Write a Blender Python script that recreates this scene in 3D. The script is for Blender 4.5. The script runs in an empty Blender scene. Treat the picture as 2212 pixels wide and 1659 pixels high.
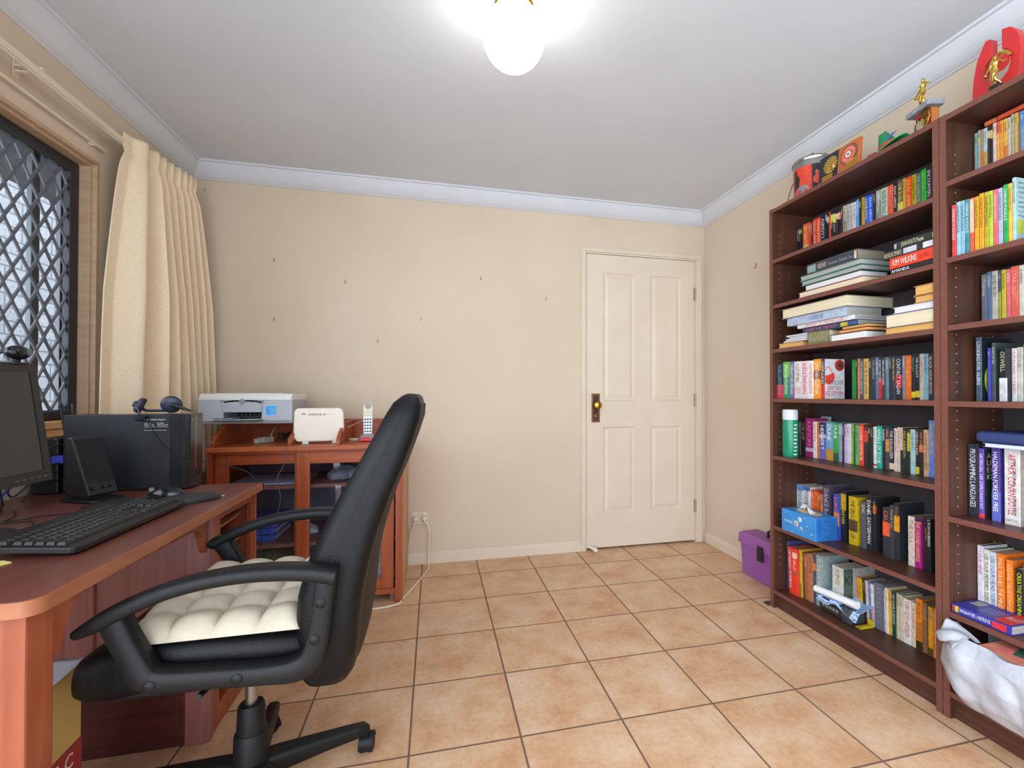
import bpy, bmesh, math, random
from mathutils import Vector, Matrix
random.seed(7)
SC = bpy.context.scene
COL = SC.collection
PI = math.pi

# ------------------------------------------------------------------ camera
cam_d = bpy.data.cameras.new('camera')
cam = bpy.data.objects.new('camera', cam_d); COL.objects.link(cam)
cam_d.sensor_fit = 'HORIZONTAL'; cam_d.sensor_width = 36.0
cam_d.lens = 995.04 / 2212 * 36.0
cam_d.shift_x = -67.852 / 2212; cam_d.shift_y = 11.486 / 2212
cam_d.clip_start = 0.02
_r = Vector((0.97304221, -0.23062365, 0.00125904)); _u = Vector((-0.00355863, -0.00955546, 0.99994801)); _f = Vector((0.23059963, 0.97299611, 0.01011857))
cam.matrix_world = Matrix(((_r.x, _u.x, -_f.x, 0.0699), (_r.y, _u.y, -_f.y, -3.0243), (_r.z, _u.z, -_f.z, 1.0752), (0, 0, 0, 1)))
SC.camera = cam

# ------------------------------------------------------------------ sky, exposure
SC.view_settings.view_transform = 'Standard'
SC.view_settings.look = 'None'
SC.view_settings.exposure = 0.55
SC.view_settings.gamma = 1.0
SC.view_settings.use_curve_mapping = False
W = bpy.data.worlds.new('world'); SC.world = W; W.use_nodes = True
_bg = W.node_tree.nodes['Background']
_bg.inputs['Color'].default_value = (0.85, 0.94, 1.06, 1); _bg.inputs['Strength'].default_value = 3.0
# overcast sky, brighter on the window side of the house
_n = W.node_tree.nodes; _tc = _n.new('ShaderNodeTexCoord'); _sx = _n.new('ShaderNodeSeparateXYZ'); _mr = _n.new('ShaderNodeMapRange')
W.node_tree.links.new(_tc.outputs['Generated'], _sx.inputs[0]); W.node_tree.links.new(_sx.outputs['X'], _mr.inputs['Value'])
_mr.inputs['From Min'].default_value = -0.9; _mr.inputs['From Max'].default_value = 0.6; _mr.inputs['To Min'].default_value = 5.4; _mr.inputs['To Max'].default_value = 1.4
W.node_tree.links.new(_mr.outputs[0], _bg.inputs['Strength'])
GLOBE_STRENGTH = 7.5
_sun = bpy.data.lights.new('sun', 'SUN'); _sun.energy = 0.5; _sun.angle = math.radians(25); _sun.color = (1.0, .98, .95)
sun = bpy.data.objects.new('sun', _sun); COL.objects.link(sun)          # soft sun added over the roof to brighten the neighbour's brick wall
sun.rotation_euler = Vector((-0.66, 0.10, -0.74)).to_track_quat('-Z', 'Y').to_euler()
SC.cycles.max_bounces = 10; SC.cycles.diffuse_bounces = 6; SC.cycles.glossy_bounces = 4; SC.cycles.transparent_max_bounces = 12
SC.cycles.sample_clamp_indirect = 6.0
SC.cycles.use_denoising = True

# ------------------------------------------------------------------ helpers
def lin(h):
    if isinstance(h, str): h = tuple(int(h[i:i+2], 16) for i in (0, 2, 4))
    return tuple((c/255/12.92 if c/255 <= 0.04045 else ((c/255+0.055)/1.055)**2.4) for c in h) + (1.0,)

MATS = {}
def M(name, col, rough=0.5, metal=0.0, spec=0.5, var=None, bump=None, coat=0.0, emit=None, sss=0.0, trans=0.0, grain=None):
    """procedural material; var=(scale, amount, second colour); bump=(scale, strength); grain=(axis scales, second colour)"""
    if name in MATS: return MATS[name]
    m = bpy.data.materials.new(name); m.use_nodes = True
    nt = m.node_tree; b = nt.nodes['Principled BSDF']
    b.inputs['Base Color'].default_value = lin(col); b.inputs['Roughness'].default_value = rough
    b.inputs['Metallic'].default_value = metal; b.inputs['Specular IOR Level'].default_value = spec
    b.inputs['Coat Weight'].default_value = coat; b.inputs['Coat Roughness'].default_value = 0.15
    if trans: b.inputs['Transmission Weight'].default_value = trans
    tc = None
    def coord():
        nonlocal tc
        if tc is None: tc = nt.nodes.new('ShaderNodeTexCoord')
        return tc.outputs['Object']
    if var or grain:
        n = nt.nodes.new('ShaderNodeTexNoise'); n.inputs['Detail'].default_value = 5
        if grain:
            mp = nt.nodes.new('ShaderNodeMapping'); mp.inputs['Scale'].default_value = grain[0]
            nt.links.new(coord(), mp.inputs['Vector']); nt.links.new(mp.outputs['Vector'], n.inputs['Vector'])
            n.inputs['Scale'].default_value = 1.0; n.inputs['Distortion'].default_value = 0.6; second = grain[1]; amt = 1.0
        else:
            nt.links.new(coord(), n.inputs['Vector']); n.inputs['Scale'].default_value = var[0]; second = var[2]; amt = var[1]
        rp = nt.nodes.new('ShaderNodeValToRGB')
        rp.color_ramp.elements[0].position = 0.32; rp.color_ramp.elements[1].position = 0.70
        a = lin(col); c2 = lin(second); rp.color_ramp.elements[0].color = a
        rp.color_ramp.elements[1].color = tuple(a[i]*(1-amt)+c2[i]*amt for i in range(3)) + (1,)
        nt.links.new(n.outputs['Fac'], rp.inputs['Fac']); nt.links.new(rp.outputs['Color'], b.inputs['Base Color'])
    if bump:
        n2 = nt.nodes.new('ShaderNodeTexNoise'); n2.inputs['Scale'].default_value = bump[0]; n2.inputs['Detail'].default_value = 4
        nt.links.new(coord(), n2.inputs['Vector'])
        bp = nt.nodes.new('ShaderNodeBump'); bp.inputs['Strength'].default_value = bump[1]; bp.inputs['Distance'].default_value = 0.01
        nt.links.new(n2.outputs['Fac'], bp.inputs['Height']); nt.links.new(bp.outputs['Normal'], b.inputs['Normal'])
    if emit:
        b.inputs['Emission Color'].default_value = lin(col); b.inputs['Emission Strength'].default_value = emit
    MATS[name] = m
    return m

def C(hexcol, rough=0.45, spec=0.4):
    """a plain printed / painted colour with a faint mottling"""
    h = hexcol if isinstance(hexcol, str) else '%02x%02x%02x' % hexcol
    r, g, b = (int(h[i:i+2], 16) for i in (0, 2, 4))
    dk = '%02x%02x%02x' % (int(r*.86), int(g*.86), int(b*.86))
    return M('print_%s_%d' % (h, int(rough*100)), h, rough, 0, spec, var=(60.0, 1.0, dk))

def basis(o):
    return Vector(o)

INV = {}
class MB:
    def __init__(s): s.v = []; s.f = []; s.mi = []; s.sm = []
    def add(s, vs, fs, m=0, smooth=False):
        o = len(s.v); s.v += [Vector(v) for v in vs]
        for f in fs: s.f.append([i+o for i in f]); s.mi.append(m); s.sm.append(smooth)
        return s
    def box(s, a, b, m=0, R=None, c=None):
        x0, x1 = sorted((a[0], b[0])); y0, y1 = sorted((a[1], b[1])); z0, z1 = sorted((a[2], b[2]))
        vs = [(x0,y0,z0),(x1,y0,z0),(x1,y1,z0),(x0,y1,z0),(x0,y0,z1),(x1,y0,z1),(x1,y1,z1),(x0,y1,z1)]
        if R is not None:
            c = Vector(c) if c is not None else Vector(((x0+x1)/2, (y0+y1)/2, (z0+z1)/2))
            vs = [R @ (Vector(v)-c) + c for v in vs]
        return s.add(vs, [(0,3,2,1),(4,5,6,7),(0,1,5,4),(1,2,6,5),(2,3,7,6),(3,0,4,7)], m)
    def prism(s, poly, axis, a0, a1, m=0, smooth=False):
        def P(p, a): return {'x': (a, p[0], p[1]), 'y': (p[0], a, p[1]), 'z': (p[0], p[1], a)}[axis]
        n = len(poly); vs = [P(p, a0) for p in poly] + [P(p, a1) for p in poly]
        fs = [tuple(range(n))[::-1], tuple(range(n, 2*n))] + [(i, (i+1) % n, n+(i+1) % n, n+i) for i in range(n)]
        return s.add(vs, fs, m, smooth)
    def loft(s, secs, caps=True, m=0, smooth=True, closed=True):
        n = len(secs[0]); vs = [p for sec in secs for p in sec]; fs = []
        for k in range(len(secs)-1):
            for i in range(n if closed else n-1):
                j = (i+1) % n; fs.append((k*n+i, k*n+j, (k+1)*n+j, (k+1)*n+i))
        if caps: fs.append(tuple(range(n))[::-1]); fs.append(tuple(range((len(secs)-1)*n, len(secs)*n)))
        return s.add(vs, fs, m, smooth)
    def tube(s, pts, r, n=8, m=0, caps=True):
        pts = [Vector(p) for p in pts]; L = len(pts)
        rs = r if isinstance(r, (list, tuple)) else [r]*L
        t0 = (pts[1]-pts[0]).normalized()
        up = Vector((0,0,1)) if abs(t0.z) < .9 else Vector((1,0,0))
        nrm = t0.cross(up).normalized(); secs = []
        for i, p in enumerate(pts):
            t = (pts[min(i+1, L-1)] - pts[max(i-1, 0)])
            t = t.normalized() if t.length > 1e-9 else t0
            nrm = (nrm - t*nrm.dot(t)); nrm = nrm.normalized() if nrm.length > 1e-6 else t.orthogonal().normalized()
            bn = t.cross(nrm)
            secs.append([p + (nrm*math.cos(2*PI*k/n) + bn*math.sin(2*PI*k/n))*rs[i] for k in range(n)])
        return s.loft(secs, caps, m, True)
    def lathe(s, prof, c=(0,0,0), n=24, m=0, R=None, smooth=True, caps=True):
        c = Vector(c); secs = []
        for r, z in prof:
            ring = [Vector((r*math.cos(2*PI*k/n), r*math.sin(2*PI*k/n), z)) for k in range(n)]
            secs.append([c + (R @ q if R else q) for q in ring])
        return s.loft(secs, caps, m, smooth)
    def ell(s, c, rad, n=16, k=10, m=0, R=None):
        c = Vector(c); prof = []
        secs = []
        for i in range(k+1):
            a = -PI/2 + PI*i/k; rr = max(math.cos(a), 1e-3)
            ring = [Vector((rad[0]*rr*math.cos(2*PI*j/n), rad[1]*rr*math.sin(2*PI*j/n), rad[2]*math.sin(a))) for j in range(n)]
            secs.append([c + (R @ q if R else q) for q in ring])
        return s.loft(secs, True, m, True)
    def grid(s, fn, nu, nv, m=0, smooth=True):
        vs = [fn(i/nu, j/nv) for j in range(nv+1) for i in range(nu+1)]
        fs = [(j*(nu+1)+i, j*(nu+1)+i+1, (j+1)*(nu+1)+i+1, (j+1)*(nu+1)+i) for j in range(nv) for i in range(nu)]
        return s.add(vs, fs, m, smooth)
    def text(s, string, o, d, u, length, height, m=0, align='l', keep=False):
        """flat lettering: o = lower start corner, d = reading direction, u = up of the letters"""
        o, d, u = Vector(o), Vector(d).normalized(), Vector(u).normalized()
        x = 0.0; placed = []
        for ch in string:
            if ch == ' ': x += .30; continue
            g = GLYPH.get(ch) or GLYPH.get(ch.upper())
            if not g: continue
            placed.append((x, g)); x += g[2] + .07
        if not placed: return s
        w = x - .07; sx = length / w; sy = height / .73
        if keep or sx > sy*1.15: sx = min(sx, sy*1.05)
        off = (length - w*sx) * {'l': 0, 'c': .5, 'r': 1}[align]
        for px, g in placed:
            s.add([o + d*(off + (px+vx)*sx) + u*(vy*sy) for vx, vy in g[0]], g[1], m)
        return s
    def xf(s, mat):
        s.v = [mat @ v for v in s.v]; return s
    def build(s, name, mats, parent=None, bevel=0.0, seg=2, world=True, subsurf=0, sharp=35, solid=0.0):
        me = bpy.data.meshes.new(name)
        mats = mats if isinstance(mats, (list, tuple)) else [mats]
        loc = None
        if parent is not None:
            inv = INV[parent.name] if world else None
            vs = [inv @ v for v in s.v] if inv is not None else s.v
        else:
            xs = [v.x for v in s.v]; ys = [v.y for v in s.v]; zs = [v.z for v in s.v]
            loc = Vector(((min(xs)+max(xs))/2, (min(ys)+max(ys))/2, min(zs))); vs = [v-loc for v in s.v]
        me.from_pydata([tuple(v) for v in vs], [], s.f)
        for mt in mats: me.materials.append(mt)
        me.polygons.foreach_set('material_index', s.mi)
        me.polygons.foreach_set('use_smooth', [True]*len(s.f) if any(s.sm) else s.sm)
        bm = bmesh.new(); bm.from_mesh(me); bmesh.ops.recalc_face_normals(bm, faces=bm.faces); bm.to_mesh(me); bm.free()
        if any(s.sm): me.set_sharp_from_angle(angle=math.radians(sharp))
        me.update()
        o = bpy.data.objects.new(name, me); COL.objects.link(o)
        if parent is not None: o.parent = parent; INV[o.name] = INV[parent.name]
        else: o.location = loc; INV[o.name] = Matrix.Translation(loc).inverted()
        if solid:
            md = o.modifiers.new('solidify', 'SOLIDIFY'); md.thickness = solid; md.offset = 0
        if bevel:
            md = o.modifiers.new('bevel', 'BEVEL'); md.width = bevel; md.segments = seg; md.limit_method = 'ANGLE'; md.angle_limit = math.radians(40)
        if subsurf:
            md = o.modifiers.new('subsurf', 'SUBSURF'); md.levels = subsurf; md.render_levels = subsurf
        return o

def make_glyphs():
    out = {}
    tmp = []
    for ch in 'ABCDEFGHIJKLMNOPQRSTUVWXYZabcdefghijklmnopqrstuvwxyz0123456789.-+&\'/:':
        cu = bpy.data.curves.new('glyph', 'FONT'); cu.body = ch; cu.resolution_u = 2; cu.dimensions = '2D'; cu.fill_mode = 'BOTH'
        ob = bpy.data.objects.new('glyph', cu); COL.objects.link(ob); tmp.append((ch, ob, cu))
    bpy.context.view_layer.update()
    dg = bpy.context.evaluated_depsgraph_get()
    for ch, ob, cu in tmp:
        me = bpy.data.meshes.new_from_object(ob.evaluated_get(dg))
        vs = [(v.co.x, v.co.y) for v in me.vertices]; fs = [tuple(p.vertices) for p in me.polygons]
        if vs:
            x0 = min(v[0] for v in vs); x1 = max(v[0] for v in vs)
            out[ch] = ([(x-x0, y) for x, y in vs], fs, x1-x0)
        bpy.data.meshes.remove(me); bpy.data.objects.remove(ob); bpy.data.curves.remove(cu)
    return out
GLYPH = make_glyphs()

def tag(o, label=None, cat=None, group=None, kind=None):
    if label: o['label'] = label
    if cat: o['category'] = cat
    if group: o['group'] = group
    if kind: o['kind'] = kind
    return o
def thing(name, label, cat, loc=(0,0,0), rot=(0,0,0), group=None, kind=None):
    o = bpy.data.objects.new(name, None); COL.objects.link(o); o.empty_display_size = .05
    o.location = loc; o.rotation_euler = rot
    from mathutils import Euler
    INV[o.name] = (Matrix.Translation(Vector(loc)) @ Euler(rot).to_matrix().to_4x4()).inverted()
    return tag(o, label, cat, group, kind)
def rotz(a): return Matrix.Rotation(math.radians(a), 3, 'Z')
def rotx(a): return Matrix.Rotation(math.radians(a), 3, 'X')
def roty(a): return Matrix.Rotation(math.radians(a), 3, 'Y')
def spline(pts, n=6):
    pts = [Vector(p) for p in pts]; out = []
    for i in range(len(pts)-1):
        p0 = pts[max(i-1, 0)]; p1 = pts[i]; p2 = pts[i+1]; p3 = pts[min(i+2, len(pts)-1)]
        for k in range(n):
            t = k/n
            out.append(.5*((2*p1) + (p2-p0)*t + (2*p0-5*p1+4*p2-p3)*t*t + (3*p1-p0-3*p2+p3)*t**3))
    out.append(pts[-1]); return out
def rrect(w, h, r, n=5):
    """rounded rectangle outline centred on 0"""
    out = []
    for cx, cy, a0 in ((w/2-r, h/2-r, 0), (-w/2+r, h/2-r, 90), (-w/2+r, -h/2+r, 180), (w/2-r, -h/2+r, 270)):
        for k in range(n+1):
            a = math.radians(a0 + 90*k/n); out.append((cx + r*math.cos(a), cy + r*math.sin(a)))
    return out

# ------------------------------------------------------------------ materials of the room
def mat_floor():
    m = bpy.data.materials.new('terracotta_tiles'); m.use_nodes = True; nt = m.node_tree; N = nt.nodes; L = nt.links
    b = N['Principled BSDF']
    g = N.new('ShaderNodeNewGeometry'); sp = N.new('ShaderNodeSeparateXYZ'); L.new(g.outputs['Position'], sp.inputs[0])
    def mth(op, a, bb=None, c=None):
        n = N.new('ShaderNodeMath'); n.operation = op
        for i, q in enumerate((a, bb, c)):
            if q is None: continue
            if isinstance(q, (int, float)): n.inputs[i].default_value = q
            else: L.new(q, n.inputs[i])
        return n.outputs[0]
    P = 0.3385
    ux = mth('DIVIDE', sp.outputs['X'], P); uy = mth('DIVIDE', mth('ADD', sp.outputs['Y'], 0.237), P)
    dx = mth('ABSOLUTE', mth('SUBTRACT', mth('FRACT', ux), .5)); dy = mth('ABSOLUTE', mth('SUBTRACT', mth('FRACT', uy), .5))
    edge = mth('MAXIMUM', dx, dy)
    gr = N.new('ShaderNodeMapRange'); L.new(edge, gr.inputs['Value']); gr.inputs['From Min'].default_value = .4885; gr.inputs['From Max'].default_value = .4925
    cv = N.new('ShaderNodeCombineXYZ'); L.new(mth('FLOOR', ux), cv.inputs[0]); L.new(mth('FLOOR', uy), cv.inputs[1])
    wn = N.new('ShaderNodeTexWhiteNoise'); L.new(cv.outputs[0], wn.inputs['Vector'])
    va = N.new('ShaderNodeVectorMath'); va.operation = 'MULTIPLY_ADD'; L.new(wn.outputs['Color'], va.inputs[0]); va.inputs[1].default_value = (5, 5, 5); L.new(g.outputs['Position'], va.inputs[2])
    n1 = N.new('ShaderNodeTexNoise'); n1.inputs['Scale'].default_value = 6.5; n1.inputs['Detail'].default_value = 6; n1.inputs['Roughness'].default_value = .6; L.new(va.outputs[0], n1.inputs['Vector'])
    rp = N.new('ShaderNodeValToRGB'); L.new(n1.outputs['Fac'], rp.inputs['Fac'])
    e = rp.color_ramp.elements; e[0].position = .30; e[0].color = lin((197, 148, 108)); e[1].position = .72; e[1].color = lin((222, 192, 163))
    x = e.new(.5); x.color = lin((211, 171, 134))
    n2 = N.new('ShaderNodeTexNoise'); n2.inputs['Scale'].default_value = 55; n2.inputs['Detail'].default_value = 6; L.new(g.outputs['Position'], n2.inputs['Vector'])
    mx = N.new('ShaderNodeMix'); mx.data_type = 'RGBA'; mx.blend_type = 'MULTIPLY'; mx.inputs['Factor'].default_value = 1
    r2 = N.new('ShaderNodeValToRGB'); r2.color_ramp.elements[0].position = .25; r2.color_ramp.elements[0].color = (.86, .84, .82, 1); r2.color_ramp.elements[1].position = .6; r2.color_ramp.elements[1].color = (1, 1, 1, 1)
    L.new(n2.outputs['Fac'], r2.inputs['Fac']); L.new(rp.outputs['Color'], mx.inputs['A']); L.new(r2.outputs['Color'], mx.inputs['B'])
    # sparse dark specks
    vr = N.new('ShaderNodeTexVoronoi'); vr.inputs['Scale'].default_value = 9; L.new(g.outputs['Position'], vr.inputs['Vector'])
    sk = N.new('ShaderNodeMapRange'); L.new(vr.outputs['Distance'], sk.inputs['Value']); sk.inputs['From Min'].default_value = .012; sk.inputs['From Max'].default_value = .03; sk.inputs['To Min'].default_value = .75; sk.inputs['To Max'].default_value = 0
    m1 = N.new('ShaderNodeMix'); m1.data_type = 'RGBA'; L.new(sk.outputs[0], m1.inputs['Factor']); L.new(mx.outputs['Result'], m1.inputs['A']); m1.inputs['B'].default_value = lin((120, 80, 50))
    m2 = N.new('ShaderNodeMix'); m2.data_type = 'RGBA'; L.new(gr.outputs[0], m2.inputs['Factor']); L.new(m1.outputs['Result'], m2.inputs['A']); m2.inputs['B'].default_value = lin((118, 92, 74))
    L.new(m2.outputs['Result'], b.inputs['Base Color'])
    rr = N.new('ShaderNodeMapRange'); L.new(gr.outputs[0], rr.inputs['Value']); rr.inputs['To Min'].default_value = .42; rr.inputs['To Max'].default_value = .9; L.new(rr.outputs[0], b.inputs['Roughness'])
    b.inputs['Specular IOR Level'].default_value = .35
    bp = N.new('ShaderNodeBump'); bp.inputs['Strength'].default_value = .5; bp.inputs['Distance'].default_value = .002
    iv = mth('SUBTRACT', 1.0, gr.outputs[0]); L.new(iv, bp.inputs['Height']); L.new(bp.outputs['Normal'], b.inputs['Normal'])
    return m
WALL = M('wall_paint', (208, 192, 170), .75, spec=.2, var=(1.6, 1.0, (202, 184, 160)), bump=(90, .04))
CEIL = M('ceiling_paint', (209, 214, 220), .85, spec=.15, var=(2.0, 1.0, (204, 209, 215)), bump=(120, .03))
CORN = M('cornice_paint', (205, 208, 212), .6, spec=.25, var=(3.0, 1.0, (199, 202, 207)))
TRIM = M('trim_paint', (214, 200, 180), .45, spec=.35, var=(5.0, 1.0, (209, 194, 173)))
BEAM = M('cream_metal', (216, 202, 180), .4, spec=.4, var=(8.0, 1.0, (208, 192, 168)))

def struct(mb, name, mat, parent=None, **k):
    o = mb.build(name, mat, parent, **k)
    if parent is None: o['kind'] = 'structure'
    return o

XL, XR, YF, H = -1.29, 2.004, -3.62, 2.40
# window opening in the left wall
WY0, WY1, WZ0, WZ1 = -2.62, -0.745, 0.955, 2.032
# door opening in the back wall
DX0, DX1, DZ1 = 1.078, 1.934, 2.058

struct(MB().box((XL-.11, YF, -.08), (XR+.1, .1, 0)), 'floor', mat_floor())
struct(MB().box((XL-.11, YF, H), (XR+.1, .1, H+.08)), 'ceiling', CEIL)
b = MB(); b.box((XL-.11, 0, 0), (DX0, .1, H)); b.box((DX1, 0, 0), (XR+.1, .1, H)); b.box((DX0, 0, DZ1), (DX1, .1, H))
b.box((DX0-.02, .1, 0), (DX1+.02, .14, DZ1+.02))
struct(b, 'wall_back', WALL)
struct(MB().box((XR, YF, 0), (XR+.1, 0, H)), 'wall_right', WALL)
b = MB(); b.box((XL-.11, WY1, 0), (XL, 0, H)); b.box((XL-.11, -2.76, 0), (XL, WY0, H)); b.box((XL-.11, WY0, 0), (XL, WY1, WZ0)); b.box((XL-.11, WY0, WZ1), (XL, WY1, H))
struct(b, 'wall_left', WALL)

# coved cornice, mitred round the three walls
prof = [(0.0, 2.306), (.006, 2.306)] + [(.006 + .056*math.sin(PI/2*t/8)**1.0*(t/8)**.35, 2.310 + .078*(1-math.cos(PI/2*t/8))) for t in range(1, 9)] + [(.072, 2.390), (.074, 2.40), (0, 2.40)]
def ring(f): return [Vector(f(d) + (z,)) for d, z in prof]
b = MB(); b.loft([ring(lambda d: (XL+d, YF)), ring(lambda d: (XL+d, -d)), ring(lambda d: (XR-d, -d)), ring(lambda d: (XR-d, YF))], True, 0, False)
struct(b, 'trim_1', CORN)

# skirting boards
def skirt(y0, p0, p1, out, name):
    pr = [(0, 0), (.012, 0), (.012, .048), (.009, .052), (.009, .060), (.005, .066), (0, .070)]
    p0, p1, out = Vector(p0), Vector(p1), Vector(out)
    struct(MB().loft([[p0 + out*d + Vector((0,0,z)) for d, z in pr], [p1 + out*d + Vector((0,0,z)) for d, z in pr]], True, 0, False), name, TRIM)
skirt(0, (XL, 0, 0), (1.054, 0, 0), (0, -1, 0), 'baseboard_back')
skirt(0, (XR, -.012, 0), (XR, -1.0, 0), (-1, 0, 0), 'baseboard_right')
skirt(0, (XL, -2.75, 0), (XL, -.012, 0), (1, 0, 0), 'baseboard_left')

# ------------------------------------------------------------------ door, jamb and architrave
b = MB()
def arch(xa, xb, za, zb): b.box((xa, -.016, za), (xb, 0, zb))
arch(1.054, 1.082, 0, 2.062); arch(1.930, 1.972, 0, 2.062); b.box((1.054, -.016, 2.062), (1.972, 0, 2.086))
b.box((1.046, -.012, 0), (1.054, 0, 2.094)); b.box((1.972, -.012, 0), (1.980, 0, 2.094)); b.box((1.054, -.012, 2.086), (1.972, 0, 2.094))
b.box((1.082, -.010, 0), (1.0885, .095, 2.050)); b.box((1.9235, -.010, 0), (1.930, .095, 2.050)); b.box((1.0820, -.010, 2.050), (1.930, .095, 2.062))
struct(b, 'trim_2', TRIM, bevel=.003)
door = thing('door_1', 'closed cream four panel door with brass knob at the back wall', 'door', (1.506, .02, 0), kind='structure')
b = MB()
dx0, dx1, dz0, dz1, yf, yb = 1.091, 1.921, .014, 2.047, -.004, .034
xs = [dx0, 1.214, 1.448, 1.572, 1.809, dx1]; zs = [dz0, .250, .846, 1.028, 1.922, dz1]
for i in range(5):
    for j in range(5):
        xa, xb, za, zb = xs[i], xs[i+1], zs[j], zs[j+1]
        if i in (1, 3) and j in (1, 3):
            rings = []
            for ins, dep in ((0, 0), (.006, .007), (.014, .009), (.040, .002), (.043, .003)):
                rings.append([(xa+ins, yf+dep, za+ins), (xb-ins, yf+dep, za+ins), (xb-ins, yf+dep, zb-ins), (xa+ins, yf+dep, zb-ins)])
            for k in range(len(rings)-1):
                for q in range(4):
                    b.add([rings[k][q], rings[k][(q+1) % 4], rings[k+1][(q+1) % 4], rings[k+1][q]], [(0, 1, 2, 3)])
            b.add(rings[-1], [(0, 1, 2, 3)])
        else:
            b.add([(xa, yf, za), (xb, yf, za), (xb, yf, zb), (xa, yf, zb)], [(0, 1, 2, 3)])
b.add([(dx0, yf, dz0), (dx1, yf, dz0), (dx1, yf, dz1), (dx0, yf, dz1), (dx0, yb, dz0), (dx1, yb, dz0), (dx1, yb, dz1), (dx0, yb, dz1)], [(0, 1, 5, 4), (1, 2, 6, 5), (2, 3, 7, 6), (3, 0, 4, 7), (4, 5, 6, 7)])
b.build('door_leaf', TRIM, door)
ABR = M('antique_brass', (112, 72, 44), .38, .75, var=(40, 1.0, (150, 100, 62)))
DKB = M('dark_bronze', (58, 46, 38), .5, .4)
BRA = M('polished_brass', (214, 160, 60), .18, 1.0)
hp = MB().box((1.126, -.010, .880), (1.187, yf, 1.078)).build('lock_plate', ABR, door, bevel=.004)
b = MB().box((1.140, -.0115, .893), (1.174, -.0095, 1.064)); b.build('plate_inlay', DKB, hp)
kn = MB().lathe([(.012, 0), (.012, .022), (.020, .030), (.026, .040), (.025, .050), (.014, .056), (.004, .058)], (1.158, -.010, 1.000), 24, R=Matrix.Rotation(PI/2, 3, 'X')).build('door_knob', BRA, door)
b = MB().lathe([(.012, 0), (.012, .004), (.0, .005)], (1.157, -.0105, .925), 16, R=Matrix.Rotation(PI/2, 3, 'X')); b.box((1.154, -.022, .914), (1.160, -.012, .936)); b.build('snib', ABR, hp)
HING = M('hinge_steel', (176, 166, 150), .4, .6)
for z in (1.805, 1.033, .265):
    b = MB().tube([(1.922, -.012, z-.046), (1.922, -.012, z+.046)], .0055, 10); b.box((1.912, -.0065, z-.046), (1.9225, -.004, z+.046)); b.build('hinge', HING, door)
ds = MB().tube([(1.108, -.004, .030), (1.128, -.055, .024), (1.136, -.078, .0215)], [.011, .0135, .014], 16).build('door_stop', M('white_rubber', (232, 226, 214), .6), None, bevel=.002)
tag(ds, 'white cylindrical door stop at the bottom left of the cream door', 'door stop')

# ------------------------------------------------------------------ window, security screen, the view outside
TAN = M('tan_timber', (190, 160, 130), .5, grain=((3, 40, 40), (176, 146, 116)))
SILL = M('honey_timber', (216, 168, 112), .45, grain=((30, 2.5, 30), (200, 150, 96)))
BLK = M('black_aluminium', (44, 44, 48), .4, .3)
GRY = M('grille_grey', (96, 98, 104), .45, .3)
win = thing('window_1', 'window with diamond security grille in the left wall', 'window', (XL-.05, (WY0+WY1)/2, WZ0), kind='structure')
b = MB()
b.box((XL-.095, WY1-.014, WZ0), (XL+.004, WY1, WZ1)); b.box((XL-.095, WY0, WZ0), (XL+.004, WY0+.014, WZ1)); b.box((XL-.095, WY0+.014, WZ1-.014), (XL+.004, WY1-.014, WZ1))
b.box((XL-.07, WY1-.026, WZ0), (XL-.012, WY1-.014, WZ1-.014)); b.box((XL-.07, WY0+.014, WZ1-.026), (XL-.012, WY1-.026, WZ1-.014))
b.build('window_frame', TAN, win)
b = MB().box((XL-.10, WY0-.03, .945), (XL+.022, WY1+.03, .972)); b.box((XL, WY0-.02, .912), (XL+.014, WY1+.02, .945)); b.build('window_sill', SILL, win, bevel=.003)
gx = XL-.060
b = MB(); ya, yb_, za, zb = WY0+.03, WY1-.030, .976, WZ1-.03
fw = .045
b.box((gx-.012, yb_-fw, za), (gx+.012, yb_, zb)); b.box((gx-.012, ya, za), (gx+.012, ya+fw, zb)); b.box((gx-.012, ya+fw, zb-fw), (gx+.012, yb_-fw, zb)); b.box((gx-.012, ya+fw, za), (gx+.012, yb_-fw, za+.03))
scr = b.build('screen_frame', BLK, win, bevel=.002)
b = MB(); py, pz = .068, .112
y = yb_ - fw; col = 0
while y > ya+fw:
    z = za + .03 + (pz/2 if col % 2 else 0) - pz
    while z < zb - fw:
        # one wire cell side pair: rounded zigzag strands meeting at nodes
        for sgn in (1, -1):
            p = [(gx, y, z), (gx, y-.006, z+sgn*0.0 + .012), (gx, y-py/2+.006, z+pz/2-.012), (gx, y-py/2, z+pz/2)] if sgn == 1 else [(gx, y, z+pz), (gx, y-.006, z+pz-.012), (gx, y-py/2+.006, z+pz/2+.012), (gx, y-py/2, z+pz/2)]
            if min(q[2] for q in p) > za and max(q[2] for q in p) < zb-.01 and p[-1][1] > ya+fw-.02:
                b.tube(p, .0055, 6)
        z += pz
    y -= py/2; col += 1
b.build('grille', GRY, scr)
ALU = M('sash_aluminium', (92, 94, 98), .4, .5)
b = MB(); sx = XL-.088
for yy in (WY1-.05, -.93, -1.55, WY0+.05): b.box((sx-.012, yy-.018, WZ0+.02), (sx+.006, yy+.018, WZ1-.02))
b.box((sx-.012, WY0+.03, WZ0+.017), (sx+.006, WY1-.03, WZ0+.055)); b.box((sx-.012, WY0+.03, WZ1-.055), (sx+.006, WY1-.03, WZ1-.02))
sash = b.build('sash', ALU, win, bevel=.002)
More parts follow.
